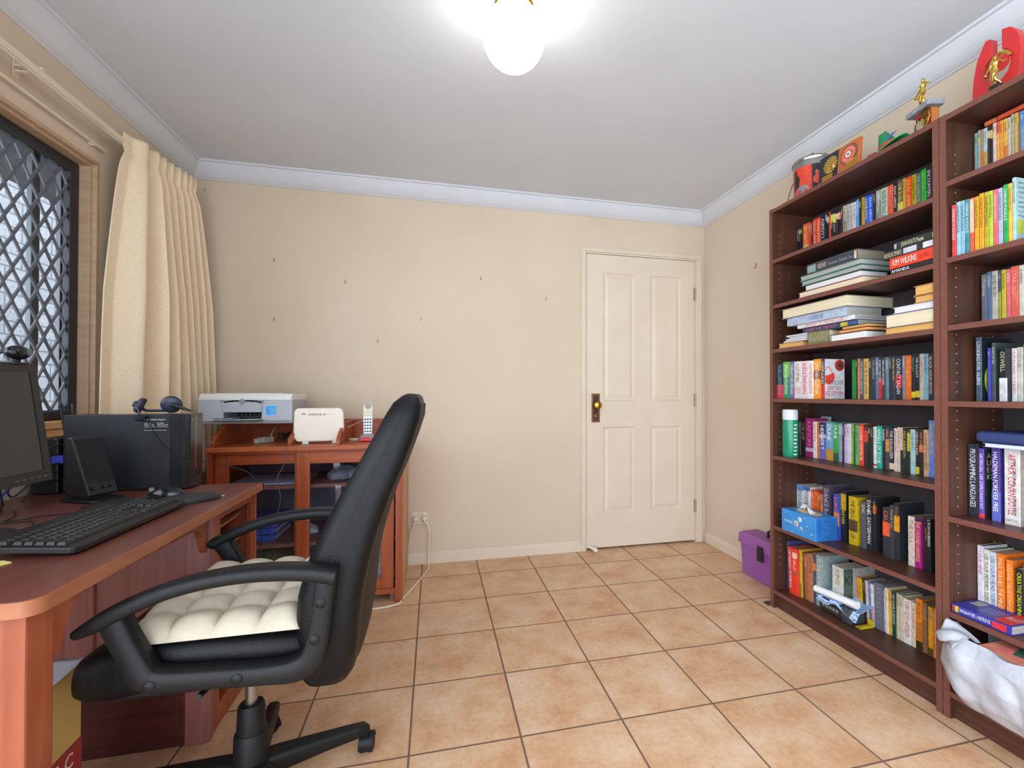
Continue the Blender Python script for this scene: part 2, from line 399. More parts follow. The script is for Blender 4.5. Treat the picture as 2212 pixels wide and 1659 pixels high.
def mat_glass(name, tint=(.97, .985, .99, 1), gloss=.08):
    m = bpy.data.materials.new(name); m.use_nodes = True; nt = m.node_tree; nt.nodes.clear()
    o = nt.nodes.new('ShaderNodeOutputMaterial'); t = nt.nodes.new('ShaderNodeBsdfTransparent'); t.inputs[0].default_value = tint
    g = nt.nodes.new('ShaderNodeBsdfGlossy'); g.inputs['Roughness'].default_value = .03
    f = nt.nodes.new('ShaderNodeLayerWeight'); f.inputs[0].default_value = .5
    p5 = nt.nodes.new('ShaderNodeMath'); p5.operation = 'POWER'; p5.inputs[1].default_value = 5; nt.links.new(f.outputs['Facing'], p5.inputs[0])
    ma = nt.nodes.new('ShaderNodeMath'); ma.operation = 'MULTIPLY_ADD'; ma.inputs[1].default_value = .9; ma.inputs[2].default_value = .03; nt.links.new(p5.outputs[0], ma.inputs[0])
    mx = nt.nodes.new('ShaderNodeMixShader'); nt.links.new(ma.outputs[0], mx.inputs[0]); nt.links.new(t.outputs[0], mx.inputs[1]); nt.links.new(g.outputs[0], mx.inputs[2]); nt.links.new(mx.outputs[0], o.inputs[0])
    return m
GLASS = mat_glass('clear_glass')
MB().box((sx-.006, WY0+.03, WZ0+.03), (sx-.002, WY1-.03, WZ1-.03)).build('pane', GLASS, sash)
def mat_brick():
    m = bpy.data.materials.new('pale_brick'); m.use_nodes = True; nt = m.node_tree; b = nt.nodes['Principled BSDF']
    tc = nt.nodes.new('ShaderNodeTexCoord'); mp = nt.nodes.new('ShaderNodeMapping'); mp.inputs['Rotation'].default_value = (PI/2, 0, PI/2)
    nt.links.new(tc.outputs['Object'], mp.inputs['Vector'])
    sp = nt.nodes.new('ShaderNodeSeparateXYZ'); cb = nt.nodes.new('ShaderNodeCombineXYZ'); nt.links.new(tc.outputs['Object'], sp.inputs[0]); nt.links.new(sp.outputs['Y'], cb.inputs[0]); nt.links.new(sp.outputs['Z'], cb.inputs[1])
    br = nt.nodes.new('ShaderNodeTexBrick'); nt.links.new(cb.outputs[0], br.inputs['Vector'])
    br.inputs['Color1'].default_value = lin((180, 183, 188)); br.inputs['Color2'].default_value = lin((166, 170, 176)); br.inputs['Mortar'].default_value = lin((128, 132, 138))
    br.inputs['Scale'].default_value = 1; br.inputs['Brick Width'].default_value = .24; br.inputs['Row Height'].default_value = .086; br.inputs['Mortar Size'].default_value = .006
    n = nt.nodes.new('ShaderNodeTexNoise'); n.inputs['Scale'].default_value = 70; n.inputs['Detail'].default_value = 3; nt.links.new(tc.outputs['Object'], n.inputs['Vector'])
    r = nt.nodes.new('ShaderNodeValToRGB'); r.color_ramp.elements[0].position = .33; r.color_ramp.elements[0].color = (.45, .46, .48, 1); r.color_ramp.elements[1].position = .42; r.color_ramp.elements[1].color = (1, 1, 1, 1); nt.links.new(n.outputs['Fac'], r.inputs['Fac'])
    mx = nt.nodes.new('ShaderNodeMix'); mx.data_type = 'RGBA'; mx.blend_type = 'MULTIPLY'; mx.inputs['Factor'].default_value = 1; nt.links.new(br.outputs['Color'], mx.inputs['A']); nt.links.new(r.outputs['Color'], mx.inputs['B'])
    nt.links.new(mx.outputs['Result'], b.inputs['Base Color']); b.inputs['Roughness'].default_value = .85
    bp = nt.nodes.new('ShaderNodeBump'); bp.inputs['Strength'].default_value = .6; bp.inputs['Distance'].default_value = .01; bp.invert = True; nt.links.new(br.outputs['Fac'], bp.inputs['Height']); nt.links.new(bp.outputs['Normal'], b.inputs['Normal'])
    return m
o = struct(MB().box((-2.75, -1.25, -.1), (-2.55, 2.6, 2.7)), 'exterior_brick_wall', mat_brick())
o = struct(MB().box((-6, -6, -.2), (XL-.12, 2.6, -.1)), 'exterior_ground', M('concrete', (168, 164, 156), .9, var=(6, 1.0, (148, 144, 138))))
o = struct(MB().box((-1.98, -2.76, 2.13), (XL-.111, 2.6, 2.23)), 'exterior_eave', M('eave_soffit', (70, 70, 74), .8, var=(4, 1.0, (60, 60, 64))))
BOOK_ROWS = [
 ('left top', 'top shelf of the left bookcase', 1.755, [
  (-1.0255, -1.036, 0.1756, 1.885, 0.108, '16181c', 'e8e6e0', 'ISAAC ASIMOV', 'slim black paperback with white title', {}),
  (-1.0364, -1.049, 0.1804, 1.885, 0.108, '16181c', 'd8d060', 'FOUNDATION', 'slim black paperback with yellow tag', {'b': [(0.78, 0.88, 'c8c440')]}),
  (-1.05, -1.062, 0.1792, 1.885, 0.108, '1c1c20', 'c8c8a0', 'ASIMOV', 'slim black paperback with pale title', {}),
  (-1.063, -1.099, 0.178, 1.885, 0.108, 'e8602c', 'f2d8a0', 'ISAAC ASIMOV FOUNDATION', 'orange paperback with amber lower spine', {'b': [(0, 0.42, 'e0a040')]}),
  (-1.0994, -1.114, 0.1768, 1.885, 0.108, 'd8482c', 'e8e6e0', 'EARTH', 'narrow red paperback', {}),
  (-1.115, -1.125, 0.1756, 1.885, 0.108, '4a2c2c', 'e8e6e0', 'FOUNDATION', 'slim dark maroon paperback', {}),
  (-1.126, -1.149, 0.1804, 1.885, 0.108, 'e04a2c', 'f0c8b0', 'ISAAC ASIMOV', 'red paperback with pale title', {}),
  (-1.15, -1.172, 0.1792, 1.885, 0.108, 'ee4c28', 'f0d0b8', 'FOUNDATION', 'bright vermilion paperback', {}),
  (-1.173, -1.201, 0.178, 1.885, 0.108, '23293a', 'e8e6e0', 'ASIMOV I', 'thick navy paperback with big white capitals', {}),
  (-1.202, -1.21, 0.1768, 1.885, 0.108, '16181c', 'e8e6e0', 'SF', 'slim black paperback with cyan cap', {'b': [(0.82, 1, '5cb0d0')]}),
  (-1.211, -1.221, 0.1756, 1.885, 0.108, '16181c', 'e8e6e0', 'ROBOTS', 'slim black paperback with amber cap', {'b': [(0.76, 0.93, 'e0a030')]}),
  (-1.222, -1.231, 0.1804, 1.885, 0.108, 'e8502c', '302020', 'NINE', 'thin red-orange paperback', {}),
  (-1.2314, -1.245, 0.1792, 1.885, 0.108, '16181c', 'e8e6e0', 'TOMORROW', 'black paperback with yellow cap', {'b': [(0.72, 0.92, 'd8d020')]}),
  (-1.2454, -1.26, 0.178, 1.885, 0.108, '1a1c20', 'e8e6e0', 'EARTH IS ROOM', 'black paperback with bright yellow label', {'b': [(0.68, 0.9, 'e0d828')]}),
  (-1.2604, -1.273, 0.1768, 1.885, 0.108, '16181c', 'c8504a', 'OF TIME AND SPACE', 'black paperback with red title and white tag', {'b': [(0.74, 0.9, 'd8d8d0')]}),
  (-1.274, -1.287, 0.1756, 1.885, 0.108, '16181c', 'e8e6e0', 'ASIMOV', 'black paperback with orange label', {'b': [(0.72, 0.9, 'ee6a30')]}),
  (-1.288, -1.297, 0.1804, 1.885, 0.108, '3c4048', 'e8e6e0', 'PEBBLE', 'slim charcoal paperback', {}),
  (-1.298, -1.316, 0.1792, 1.885, 0.108, 'c4b4a0', '6a5040', 'THE STARS', 'beige paperback with mottled picture spine', {'b': [(0.2, 0.6, 'a08c78')]}),
  (-1.317, -1.335, 0.178, 1.885, 0.108, 'b4b6b2', '80827e', 'CURRENTS', 'plain grey paperback', {}),
  (-1.336, -1.351, 0.1768, 1.885, 0.108, 'd0ccc4', '9a4038', 'ISAAC ASIMOV THE NAKED', 'pale grey paperback with dull red author line', {}),
  (-1.3514, -1.364, 0.1756, 1.885, 0.108, 'd8d0c8', '8a3030', 'ISAAC ASIMOV', 'off-white paperback with red lettering', {}),
  (-1.365, -1.38, 0.1804, 1.885, 0.108, '4aa0e0', 'e8f0f8', 'THE GODS', 'sky blue paperback', {}),
  (-1.381, -1.391, 0.1792, 1.885, 0.108, '1e2024', 'e8e6e0', 'ASIMOV', 'slim black paperback with white mark', {}),
  (-1.392, -1.407, 0.178, 1.885, 0.108, 'c89a20', '5a4010', 'A WHIFF', 'mustard yellow paperback', {}),
  (-1.408, -1.425, 0.1768, 1.885, 0.108, '1e62d8', 'e8e850', 'FOUNDATION', 'blue paperback with yellow title', {}),
  (-1.426, -1.445, 0.1756, 1.885, 0.108, '2058d8', 'e8f0f8', 'ISAAC ASIMOV', 'royal blue paperback with white title', {}),
  (-1.446, -1.459, 0.1804, 1.885, 0.108, '26282a', 'c8c020', 'ROBOT', 'dark grey paperback with olive title', {}),
  (-1.46, -1.481, 0.1792, 1.885, 0.108, 'a8aaa4', 'e6e6e0', 'NIGHTFALL', 'grey paperback with blurred picture spine', {'b': [(0.15, 0.75, '8a8c86')]}),
  (-1.482, -1.511, 0.178, 1.885, 0.108, 'b4c8ac', '3a4a38', 'EDITED BY ISAAC ASIMOV', 'wide pale green paperback', {}),
  (-1.5114, -1.535, 0.1768, 1.885, 0.108, 'f05a3c', 'f07a5c', 'PRELUDE', 'wide coral red paperback', {}),
  (-1.536, -1.552, 0.1756, 1.885, 0.108, '202226', 'f0f0ec', 'ISAAC ASIMOV', 'black paperback with bold white title', {}),
  (-1.553, -1.574, 0.1804, 1.885, 0.108, '6a5a50', 'e8d840', 'THE ROBOTS', 'brown paperback with yellow lower label', {'b': [(0.05, 0.5, 'd8cc60')]}),
  (-1.5744, -1.586, 0.1792, 1.885, 0.108, 'd8a838', '604010', 'ROBOTS', 'amber paperback', {}),
  (-1.587, -1.61, 0.178, 1.885, 0.108, 'f04a20', 'f0d060', 'ISAAC ASIMOV', 'wide scarlet paperback with yellow title', {}),
  (-1.611, -1.627, 0.1768, 1.885, 0.108, 'b8b020', '30300c', 'FOUNDATION', 'olive yellow paperback', {}),
  (-1.6274, -1.645, 0.1756, 1.885, 0.108, '5a6e62', 'b8c8bc', 'THE COMPLETE', 'grey green paperback', {}),
  (-1.6454, -1.665, 0.1804, 1.885, 0.108, '30b838', '70e070', 'SECOND', 'bright green paperback', {}),
  (-1.6654, -1.685, 0.1792, 1.885, 0.108, '1e2022', 'f0f0ea', 'ENCOUNTERS', 'black paperback with white and amber title', {'b': [(0.02, 0.26, 'd08a20')]}),
 ]),
 ('left kellerman', 'fourth shelf of the left bookcase', 1.054, [
  (-1.026, -1.072, 0.1756, 1.757, 0.108, '34343e', '58a8c0', 'KELLERMAN', 'dark paperback with red lower spine', {'b': [(0, 0.4, 'd03048')]}),
  (-1.0724, -1.114, 0.1804, 1.757, 0.108, '2c8a58', 'e8f4e8', 'JONATHAN KELLERMAN', 'green paperback with lime upper spine', {'b': [(0.58, 1, '68b850')]}),
  (-1.1144, -1.144, 0.1792, 1.757, 0.108, '6c6c94', 'e8e6e0', 'THERAPY KELLERMAN', 'dusty violet paperback', {}),
  (-1.1444, -1.187, 0.178, 1.757, 0.108, 'd8d2d0', 'a07838', 'GONE', 'pale grey paperback with gold title and pink splash', {'b': [(0.1, 0.32, 'd8b8bc')]}),
  (-1.188, -1.229, 0.1768, 1.757, 0.108, 'dccccc', 'c82840', 'KELLERMAN', 'pinkish white paperback with big crimson title', {}),
  (-1.23, -1.26, 0.1756, 1.757, 0.108, 'e6e4e2', 'd85030', 'JONATHAN KELLERMAN RAGE', 'white paperback with orange red title', {}),
  (-1.2604, -1.301, 0.1804, 1.757, 0.108, 'ee9028', 'f8f0d8', 'JONATHAN KELLERMAN', 'orange paperback with brown skyline band', {'b': [(0.48, 0.72, '8a5028')]}),
  (-1.302, -1.322, 0.1792, 1.757, 0.108, '3a3a40', 'e8e6e0', 'COMPULSION', 'charcoal paperback with red foot', {'b': [(0, 0.36, 'c83838')], 'cover': 1}),
 ]),
 ('left fourth', 'fourth shelf of the left bookcase', 1.054, [
  (-1.348, -1.369, 0.1736, 1.876, 0.108, '1e8a34', '40b050', 'SPELLS', 'glossy deep green paperback', {}),
  (-1.3694, -1.376, 0.1784, 1.876, 0.108, '2c3430', 'e8e6e0', 'WORLDS', 'slim dark green paperback', {}),
  (-1.377, -1.387, 0.1772, 1.876, 0.108, 'e88850', '704020', 'PRIZE', 'narrow orange paperback', {}),
  (-1.388, -1.405, 0.176, 1.876, 0.108, '4c5a6c', 'd0d8e0', 'EXPANDING UNIVERSE', 'slate blue paperback', {}),
  (-1.4054, -1.429, 0.1748, 1.876, 0.108, 'dcb050', '5a4450', 'THE BLACK HOLE', 'tan yellow paperback', {}),
  (-1.4294, -1.444, 0.1736, 1.876, 0.108, '32363e', 'e8e6e0', 'SUNS', 'black paperback with faint title', {}),
  (-1.4444, -1.46, 0.1784, 1.876, 0.108, '3c4048', 'b8b8b8', 'THE UNIVERSE', 'dark grey paperback', {}),
  (-1.461, -1.475, 0.1772, 1.876, 0.108, '6c7890', 'e8e6e0', 'LIGHTNINGS', 'steel blue paperback with white title', {}),
  (-1.4754, -1.489, 0.176, 1.876, 0.108, '28303c', 'e8e6e0', 'ROBERT REDFORD', 'navy paperback with red lower half', {'b': [(0, 0.5, 'd83040')]}),
  (-1.4894, -1.503, 0.1748, 1.876, 0.108, '3a4a48', 'e8e6e0', 'MEN AND MACHINES', 'dark teal paperback with cream title', {}),
  (-1.504, -1.519, 0.1736, 1.876, 0.108, '6e8494', 'e8e6e0', 'ALPHA 1', 'grey blue paperback', {}),
  (-1.52, -1.532, 0.1784, 1.876, 0.108, '2e343c', 'c8c8a8', 'COSMOS', 'black paperback with tan title', {}),
  (-1.533, -1.546, 0.1772, 1.876, 0.108, '40464e', 'd8c860', 'BEYOND THE END', 'dark grey paperback with yellow line', {}),
  (-1.5464, -1.575, 0.176, 1.876, 0.108, '2c3036', 'f0f0ec', 'CONTACT SAGAN', 'wide charcoal paperback with white and red title', {'b': [(0.27, 0.56, 'c03030')]}),
  (-1.5754, -1.586, 0.1748, 1.876, 0.108, '8890a0', 'f0f0f0', 'PLANETS', 'grey lilac paperback', {}),
  (-1.587, -1.61, 0.1736, 1.876, 0.108, 'f47020', 'f8a060', 'MATHEMATICS', 'wide bright orange paperback', {}),
  (-1.6104, -1.625, 0.1784, 1.876, 0.108, '262c30', '58b0a0', 'TREASURE', 'black paperback with teal title and yellow foot', {'b': [(0.04, 0.18, 'e8d030')]}),
  (-1.6254, -1.641, 0.1772, 1.876, 0.108, '22262e', 'e8e8e0', 'THE GALAXY', 'black paperback with white title and yellow foot', {'b': [(0.05, 0.2, 'e0c830')]}),
  (-1.6414, -1.657, 0.176, 1.876, 0.108, 'd8c8b4', '806850', 'OTHER WORLDS', 'cream paperback', {}),
  (-1.6574, -1.674, 0.1748, 1.876, 0.108, '8cbccc', '2c7090', 'GALAXIES', 'light blue paperback', {}),
  (-1.675, -1.691, 0.1736, 1.876, 0.108, '34383c', 'f0e8d0', 'BLACK HOLES EDITED', 'black paperback with ivory title', {}),
 ]),
 ('left fifth', 'fifth shelf of the left bookcase', 0.766, [
  (-1.042, -1.059, 0.1736, 1.872, 0.108, '5c605c', 'c8c8c0', 'PHOTO', 'grey paperback behind the green canister', {}),
  (-1.0594, -1.087, 0.1784, 1.872, 0.108, '2c2420', 'b08858', 'THE SHIP', 'dark brown paperback', {}),
  (-1.088, -1.135, 0.19, 1.872, 0.108, 'a02c6c', 'd87090', 'RAPTURE', 'wide magenta paperback with silver emblem', {'b': [(0.14, 0.24, 'c8b0c0')]}),
  (-1.1354, -1.158, 0.176, 1.872, 0.108, 'e4dcd4', 'e05030', 'MUTANTS', 'white paperback with red title', {}),
  (-1.1584, -1.171, 0.1748, 1.872, 0.108, 'e87820', '4a2810', 'BEST OF', 'narrow orange paperback', {}),
  (-1.172, -1.21, 0.1736, 1.872, 0.108, '5c5ca4', 'e8e8f4', 'HERBERT', 'violet blue paperback with sunset band', {'b': [(0.0, 0.3, '7868b0'), (0.58, 0.68, 'c8b0c8'), (0.7, 1, '2c3458')]}),
  (-1.211, -1.251, 0.1784, 1.872, 0.108, '6ca0bc', 'f4f4f0', 'DUNE', 'wide blue paperback with sandy foot', {'b': [(0, 0.3, 'c89040')]}),
  (-1.2514, -1.281, 0.1772, 1.872, 0.108, '38a048', 'f0f8f0', 'DUNE', 'green paperback with dark foot', {'b': [(0, 0.22, '345a44')]}),
  (-1.2814, -1.299, 0.176, 1.872, 0.108, '8c98ac', 'f4f4f4', 'DUNE', 'grey blue paperback with white title', {}),
  (-1.3, -1.31, 0.1748, 1.872, 0.108, '3c3444', 'e8e6e0', 'DRAGONS', 'slim dark plum paperback', {}),
  (-1.311, -1.324, 0.1736, 1.872, 0.108, 'c0a8cc', '503858', 'MOONS', 'pale violet paperback', {}),
  (-1.3244, -1.338, 0.1784, 1.872, 0.108, 'd0c4d8', '604868', 'KNIGHT', 'lilac paperback', {}),
  (-1.3384, -1.347, 0.1772, 1.872, 0.108, 'd4d4c8', '486080', 'YELLOW', 'slim white paperback with yellow foot', {'b': [(0, 0.08, 'e8d840')]}),
  (-1.3474, -1.358, 0.176, 1.872, 0.108, '90a838', '30400c', 'HARRISON', 'yellow green paperback', {}),
  (-1.3584, -1.366, 0.1748, 1.872, 0.108, '2c5460', 'e8e6e0', 'SCI-FI', 'slim dark teal paperback', {}),
  (-1.367, -1.384, 0.1736, 1.872, 0.108, '58b860', '205028', 'ROBERT HANSON', 'leaf green paperback', {}),
  (-1.3844, -1.408, 0.1784, 1.872, 0.108, 'e8442c', 'f8e8e0', 'R A LAFFERTY PAST MASTER', 'bright red paperback with white title', {}),
  (-1.4084, -1.428, 0.1772, 1.872, 0.108, '34302e', 'd04a38', 'MURRAY', 'black paperback with red block', {'b': [(0.6, 0.86, 'c84434')]}),
  (-1.429, -1.44, 0.176, 1.872, 0.108, '24262a', 'e8e6e0', 'JOHN', 'slim black paperback with white letters', {}),
  (-1.4404, -1.452, 0.1748, 1.872, 0.108, '2c3034', 'a8b898', 'LAUMER', 'slim black paperback with sage letters', {}),
  (-1.4524, -1.467, 0.1736, 1.872, 0.108, 'dcdcd4', '507868', 'KULU KULU', 'white paperback with red foot mark', {'b': [(0.05, 0.1, 'd03030')]}),
  (-1.4674, -1.492, 0.1784, 1.872, 0.108, '28a890', 'e8f8f0', 'ANGELS OF ZONE', 'teal green paperback', {}),
  (-1.4924, -1.506, 0.1772, 1.872, 0.108, '2a2c30', 'e8e6e0', 'ENGINEER', 'black paperback with small white title', {}),
  (-1.5064, -1.522, 0.176, 1.872, 0.108, '4a4848', 'e8a068', 'MAN', 'charcoal paperback with orange middle', {'b': [(0.42, 0.72, 'd08850')]}),
  (-1.5224, -1.542, 0.1748, 1.872, 0.108, '2c2e34', 'e8e6e0', 'THE EQUALIZER', 'black paperback with cream foot', {'b': [(0.03, 0.18, 'd8c8a0')]}),
  (-1.5424, -1.556, 0.1736, 1.872, 0.108, 'dcc4b8', '8c4878', 'PIERS ANTHONY', 'pinkish cream paperback', {}),
  (-1.557, -1.568, 0.1784, 1.872, 0.108, 'd0c4b0', '605040', 'VOICE IN FILM', 'beige paperback', {}),
  (-1.5684, -1.578, 0.1772, 1.872, 0.108, 'e8b898', '80402c', 'CORE OF', 'peach paperback with black lower half', {'b': [(0, 0.5, '303030')]}),
  (-1.5784, -1.594, 0.176, 1.872, 0.108, '26302e', 'c8c858', 'POUL ANDERSON', 'black paperback with pale green title', {}),
  (-1.595, -1.607, 0.1748, 1.872, 0.108, '2c3438', 'd8d030', 'FIVE TO TWELVE', 'black paperback with yellow upper half', {'b': [(0.5, 0.9, 'b8b028')]}),
  (-1.6074, -1.627, 0.1736, 1.872, 0.108, 'b0ccd0', '607880', 'THE KING', 'pale blue paperback', {}),
  (-1.628, -1.641, 0.1784, 1.872, 0.108, '2c2c2a', 'e8e0c8', 'CLIFFORD D SIMAK', 'black paperback with yellow foot', {'b': [(0.02, 0.18, 'd8c830')]}),
  (-1.6414, -1.657, 0.1772, 1.872, 0.108, '38342e', 'f08a50', 'ANYTHING', 'black paperback with orange flash', {'b': [(0.5, 0.66, 'd8804a')]}),
  (-1.6574, -1.676, 0.176, 1.872, 0.108, 'e0b08c', '704828', 'CHANCE HARVEST', 'peach orange paperback', {}),
  (-1.6764, -1.697, 0.212, 1.872, 0.13, '6c94dc', 'e0cc70', 'FANTASTIC SF', 'tall periwinkle blue paperback with yellow title', {}),
 ]),
 ('left sixth', 'sixth shelf of the left bookcase', 0.415, [
  (-1.0255, -1.067, 0.2, 1.875, 0.135, 'd0d0d0', '4870b0', 'REICHS', 'white paperback with blue cap', {'b': [(0.86, 1, '5890c8'), (0.36, 0.42, 'd85030')]}),
  (-1.068, -1.111, 0.2, 1.875, 0.135, 'dcdad8', '4a4a50', 'FOSSIL', 'white paperback with grey title and blue tab', {'b': [(0.9, 1, '4068a8')]}),
  (-1.1114, -1.135, 0.19, 1.88, 0.135, 'e85428', 'f8d8c8', 'HAT FULL', 'orange red paperback', {}),
  (-1.1354, -1.155, 0.185, 1.88, 0.135, 'ee8030', '703010', 'WHAT MAD', 'orange paperback beside red one', {}),
  (-1.156, -1.167, 0.185, 1.88, 0.135, 'e04028', 'e8e6e0', 'SMITH', 'narrow red paperback', {}),
  (-1.168, -1.184, 0.18, 1.88, 0.135, 'd09a70', '6a4020', 'TALES', 'tan paperback', {}),
  (-1.205, -1.242, 0.232, 1.86, 0.135, '4c4458', 'c8c0d0', 'DANCE RAMSEY', 'thick dusky purple book', {}),
  (-1.273, -1.302, 0.205, 1.85, 0.135, '3848a0', 'e87838', 'LORDS OF', 'blue paperback with orange picture', {'b': [(0.3, 0.6, 'd87840')]}),
  (-1.3024, -1.329, 0.225, 1.86, 0.135, '1e2022', 'd8b030', 'THE FOREVER', 'thick black book with yellow capitals', {'b': [(0.62, 0.95, 'b09020')]}),
  (-1.343, -1.386, 0.21, 1.86, 0.135, 'c8a818', '3a300c', 'THE GREAT BOOK OF', 'thick golden yellow book with dark picture', {'b': [(0.28, 0.52, '604820')]}),
  (-1.402, -1.428, 0.2, 1.86, 0.135, '54565a', 'c8c8c8', 'EPIC', 'dark grey paperback', {}),
  (-1.4284, -1.456, 0.2274, 1.86, 0.135, '2a2a2e', 'f0f0ea', 'DANIEL EASTERMAN', 'black paperback with white author capitals', {}),
  (-1.459, -1.474, 0.2262, 1.86, 0.135, '222426', 'd8b828', 'LORD OF', 'black book with small yellow title', {'b': [(0.72, 0.86, 'c04030')]}),
  (-1.502, -1.532, 0.2, 1.86, 0.135, '34363c', 'ee6a38', 'CRUSOE', 'dark grey paperback with orange red block', {'b': [(0.42, 0.7, 'ee5a30')]}),
  (-1.5324, -1.55, 0.215, 1.86, 0.135, '3c4042', '98b098', 'TINKERTON', 'dark grey paperback with green title', {}),
  (-1.5504, -1.572, 0.228, 1.86, 0.135, '2e3036', 'a87028', 'MARK', 'thick black book with golden orange label', {'b': [(0.5, 0.78, 'e89a20')]}),
  (-1.606, -1.631, 0.19, 1.86, 0.135, 'e0d0bc', '806858', 'THE SOUL', 'cream paperback', {}),
  (-1.632, -1.657, 0.19, 1.86, 0.135, 'b82880', 'f0c860', 'THE 3 POUND UNIVERSE', 'magenta paperback with purple cap', {'b': [(0.93, 1, '383048'), (0.9, 0.92, 'e8b040')]}),
  (-1.67, -1.695, 0.2, 1.855, 0.135, '24262a', 'f4f4f0', 'L RON HUBBARD', 'thick black paperback with huge white author name', {'b2': 1}),
 ]),
 ('left bottom', 'bottom shelf of the left bookcase', 0.092, [
  (-1.03, -1.045, 0.24, 1.81, 0.14, '4a4878', 'a8a8c0', 'LAW', 'dark violet hardback against the side panel', {}),
  (-1.069, -1.094, 0.225, 1.79, 0.13, 'e83c28', 'f8e0d8', 'DICTIONARY OF SCIENCE', 'bright red hardback', {'lean': 2.5}),
  (-1.096, -1.126, 0.225, 1.79, 0.13, 'ea3e26', 'f0d8c8', 'WORLD', 'red hardback with pale shield', {'lean': 2.5, 'b': [(0.8, 0.92, 'e8d0b0'), (0.44, 0.52, 'a06050')]}),
  (-1.1264, -1.137, 0.228, 1.8, 0.13, 'd8a028', '304028', 'YOU AND', 'yellow and green hardback', {'lean': 1.5, 'b': [(0, 0.3, '8a7c38')]}),
  (-1.1374, -1.146, 0.2188, 1.81, 0.13, '3c4434', 'c8c040', 'GARDEN', 'dark olive hardback', {'lean': 1.5}),
  (-1.147, -1.167, 0.2176, 1.81, 0.13, 'b05c40', 'e0b090', 'STORY', 'brick red worn hardback', {'lean': 1.5}),
  (-1.1674, -1.198, 0.2224, 1.81, 0.13, 'b87850', '6a3c20', 'MYTHS', 'tan brown worn hardback', {'lean': 1.5}),
  (-1.1984, -1.213, 0.2212, 1.81, 0.13, '4c5070', 'e88030', 'FIRES', 'indigo hardback with orange flames', {'lean': 0.8, 'b': [(0.7, 0.86, 'e07830')]}),
  (-1.214, -1.251, 0.236, 1.81, 0.15, '90a09c', 'c8d4cc', 'IN THE CATACOMBS', 'thick grey green hardback', {}),
  (-1.294, -1.353, 0.215, 1.82, 0.13, 'c8ccc4', 'b07838', 'KING', 'thick misty white paperback with copper capitals', {'cover': 2, 'b': [(0, 0.3, '88b0b4')]}),
  (-1.3534, -1.3574, 0.215, 1.87, 0.12, 'a8a8a0', '3c3c3c', 'VIC', 'thin grey hardback with lettered cover', {}),
  (-1.3578, -1.3618, 0.18, 1.885, 0.13, 'f08030', 'f8d8a0', 'GUARDS', 'slim orange paperback', {'lean': 3}),
  (-1.3622, -1.3662, 0.18, 1.885, 0.13, 'b0a088', '486868', 'MAGIC', 'slim beige paperback', {'lean': 3}),
  (-1.3666, -1.374, 0.178, 1.885, 0.13, 'f07828', 'f8c860', 'ERIC', 'orange paperback next to the beige one', {'lean': 3}),
  (-1.3744, -1.391, 0.178, 1.885, 0.13, 'e0b818', '704810', 'SOURCERY', 'yellow paperback', {'lean': 3}),
  (-1.392, -1.407, 0.18, 1.885, 0.13, '3c3830', 'c0a050', 'MORT', 'dark paperback with mottled picture', {'lean': 3}),
  (-1.408, -1.42, 0.18, 1.885, 0.13, 'dcc8b8', 'd85040', 'LONDONERS', 'cream paperback with red lettering', {'lean': 3.5}),
  (-1.421, -1.431, 0.178, 1.885, 0.13, '6080b8', 'e0e8f0', 'SEAS', 'narrow blue paperback', {'lean': 3}),
  (-1.4314, -1.443, 0.175, 1.885, 0.13, 'e4dedc', 'e06050', 'CABAL', 'white paperback with pink red panel', {'lean': 3, 'b': [(0.1, 0.5, 'e8a098')]}),
  (-1.444, -1.483, 0.192, 1.885, 0.11, '6a6a78', '9090a0', 'ANTHOLOGY', 'thick grey violet hardback', {'lean': 0.8}),
  (-1.4834, -1.4874, 0.17, 1.89, 0.13, 'e0ccc4', 'a05048', 'WITCH', 'thin pink cream paperback', {'lean': 1.5}),
  (-1.492, -1.505, 0.185, 1.885, 0.13, 'e8dcc8', 'a87858', 'NOTHING', 'cream paperback with amber top', {'lean': 1.5}),
  (-1.5054, -1.517, 0.18, 1.888, 0.13, 'e0a828', '504010', 'ESCAPE', 'amber paperback', {'lean': 1.5}),
  (-1.518, -1.534, 0.18, 1.888, 0.13, '20444c', 'd8e0d0', 'MY NAME IS DEATH', 'dark teal paperback', {'lean': 1}),
  (-1.5344, -1.549, 0.182, 1.888, 0.13, 'c8c0a0', '707048', 'GROVE', 'pale khaki paperback', {}),
  (-1.55, -1.562, 0.18, 1.888, 0.13, 'd8ccb0', '808060', 'FABLES', 'ivory paperback', {}),
  (-1.563, -1.594, 0.175, 1.888, 0.13, 'e8e4dc', 'd03038', 'EVERY BOYS HANDBOOK', 'thick white paperback with red title', {}),
  (-1.5944, -1.61, 0.172, 1.89, 0.13, 'e0d0b0', 'c84838', 'THE WITNESSES', 'cream paperback with red upper lettering', {}),
  (-1.612, -1.636, 0.196, 1.888, 0.13, 'f08a20', 'a04a10', 'BULLET', 'orange paperback with brown picture', {'b': [(0, 0.18, '403020'), (0.2, 0.55, 'c87020')]}),
  (-1.6364, -1.652, 0.19, 1.89, 0.13, '8c6848', 'c0a080', 'WOODS', 'brown paperback with worn edges', {}),
  (-1.656, -1.673, 0.182, 1.89, 0.13, 'e8a020', '3c7078', 'QUEST', 'golden orange paperback with dark foot', {'b': [(0, 0.16, '605020')]}),
  (-1.674, -1.682, 0.178, 1.89, 0.13, 'e87828', 'f0c080', 'STAR', 'narrow orange paperback by the right panel', {}),
  (-1.683, -1.689, 0.19, 1.888, 0.13, 'e8d8d0', 'c09080', 'MOON', 'thin whitish paperback touching the right panel', {}),
 ]),
 ('right top', 'top shelf of the right bookcase', 1.789, [
  (-1.843, -1.853, 0.1736, 1.858, 0.105, '86a0a0', '404848', 'LAND', 'grey teal paperback', {}),
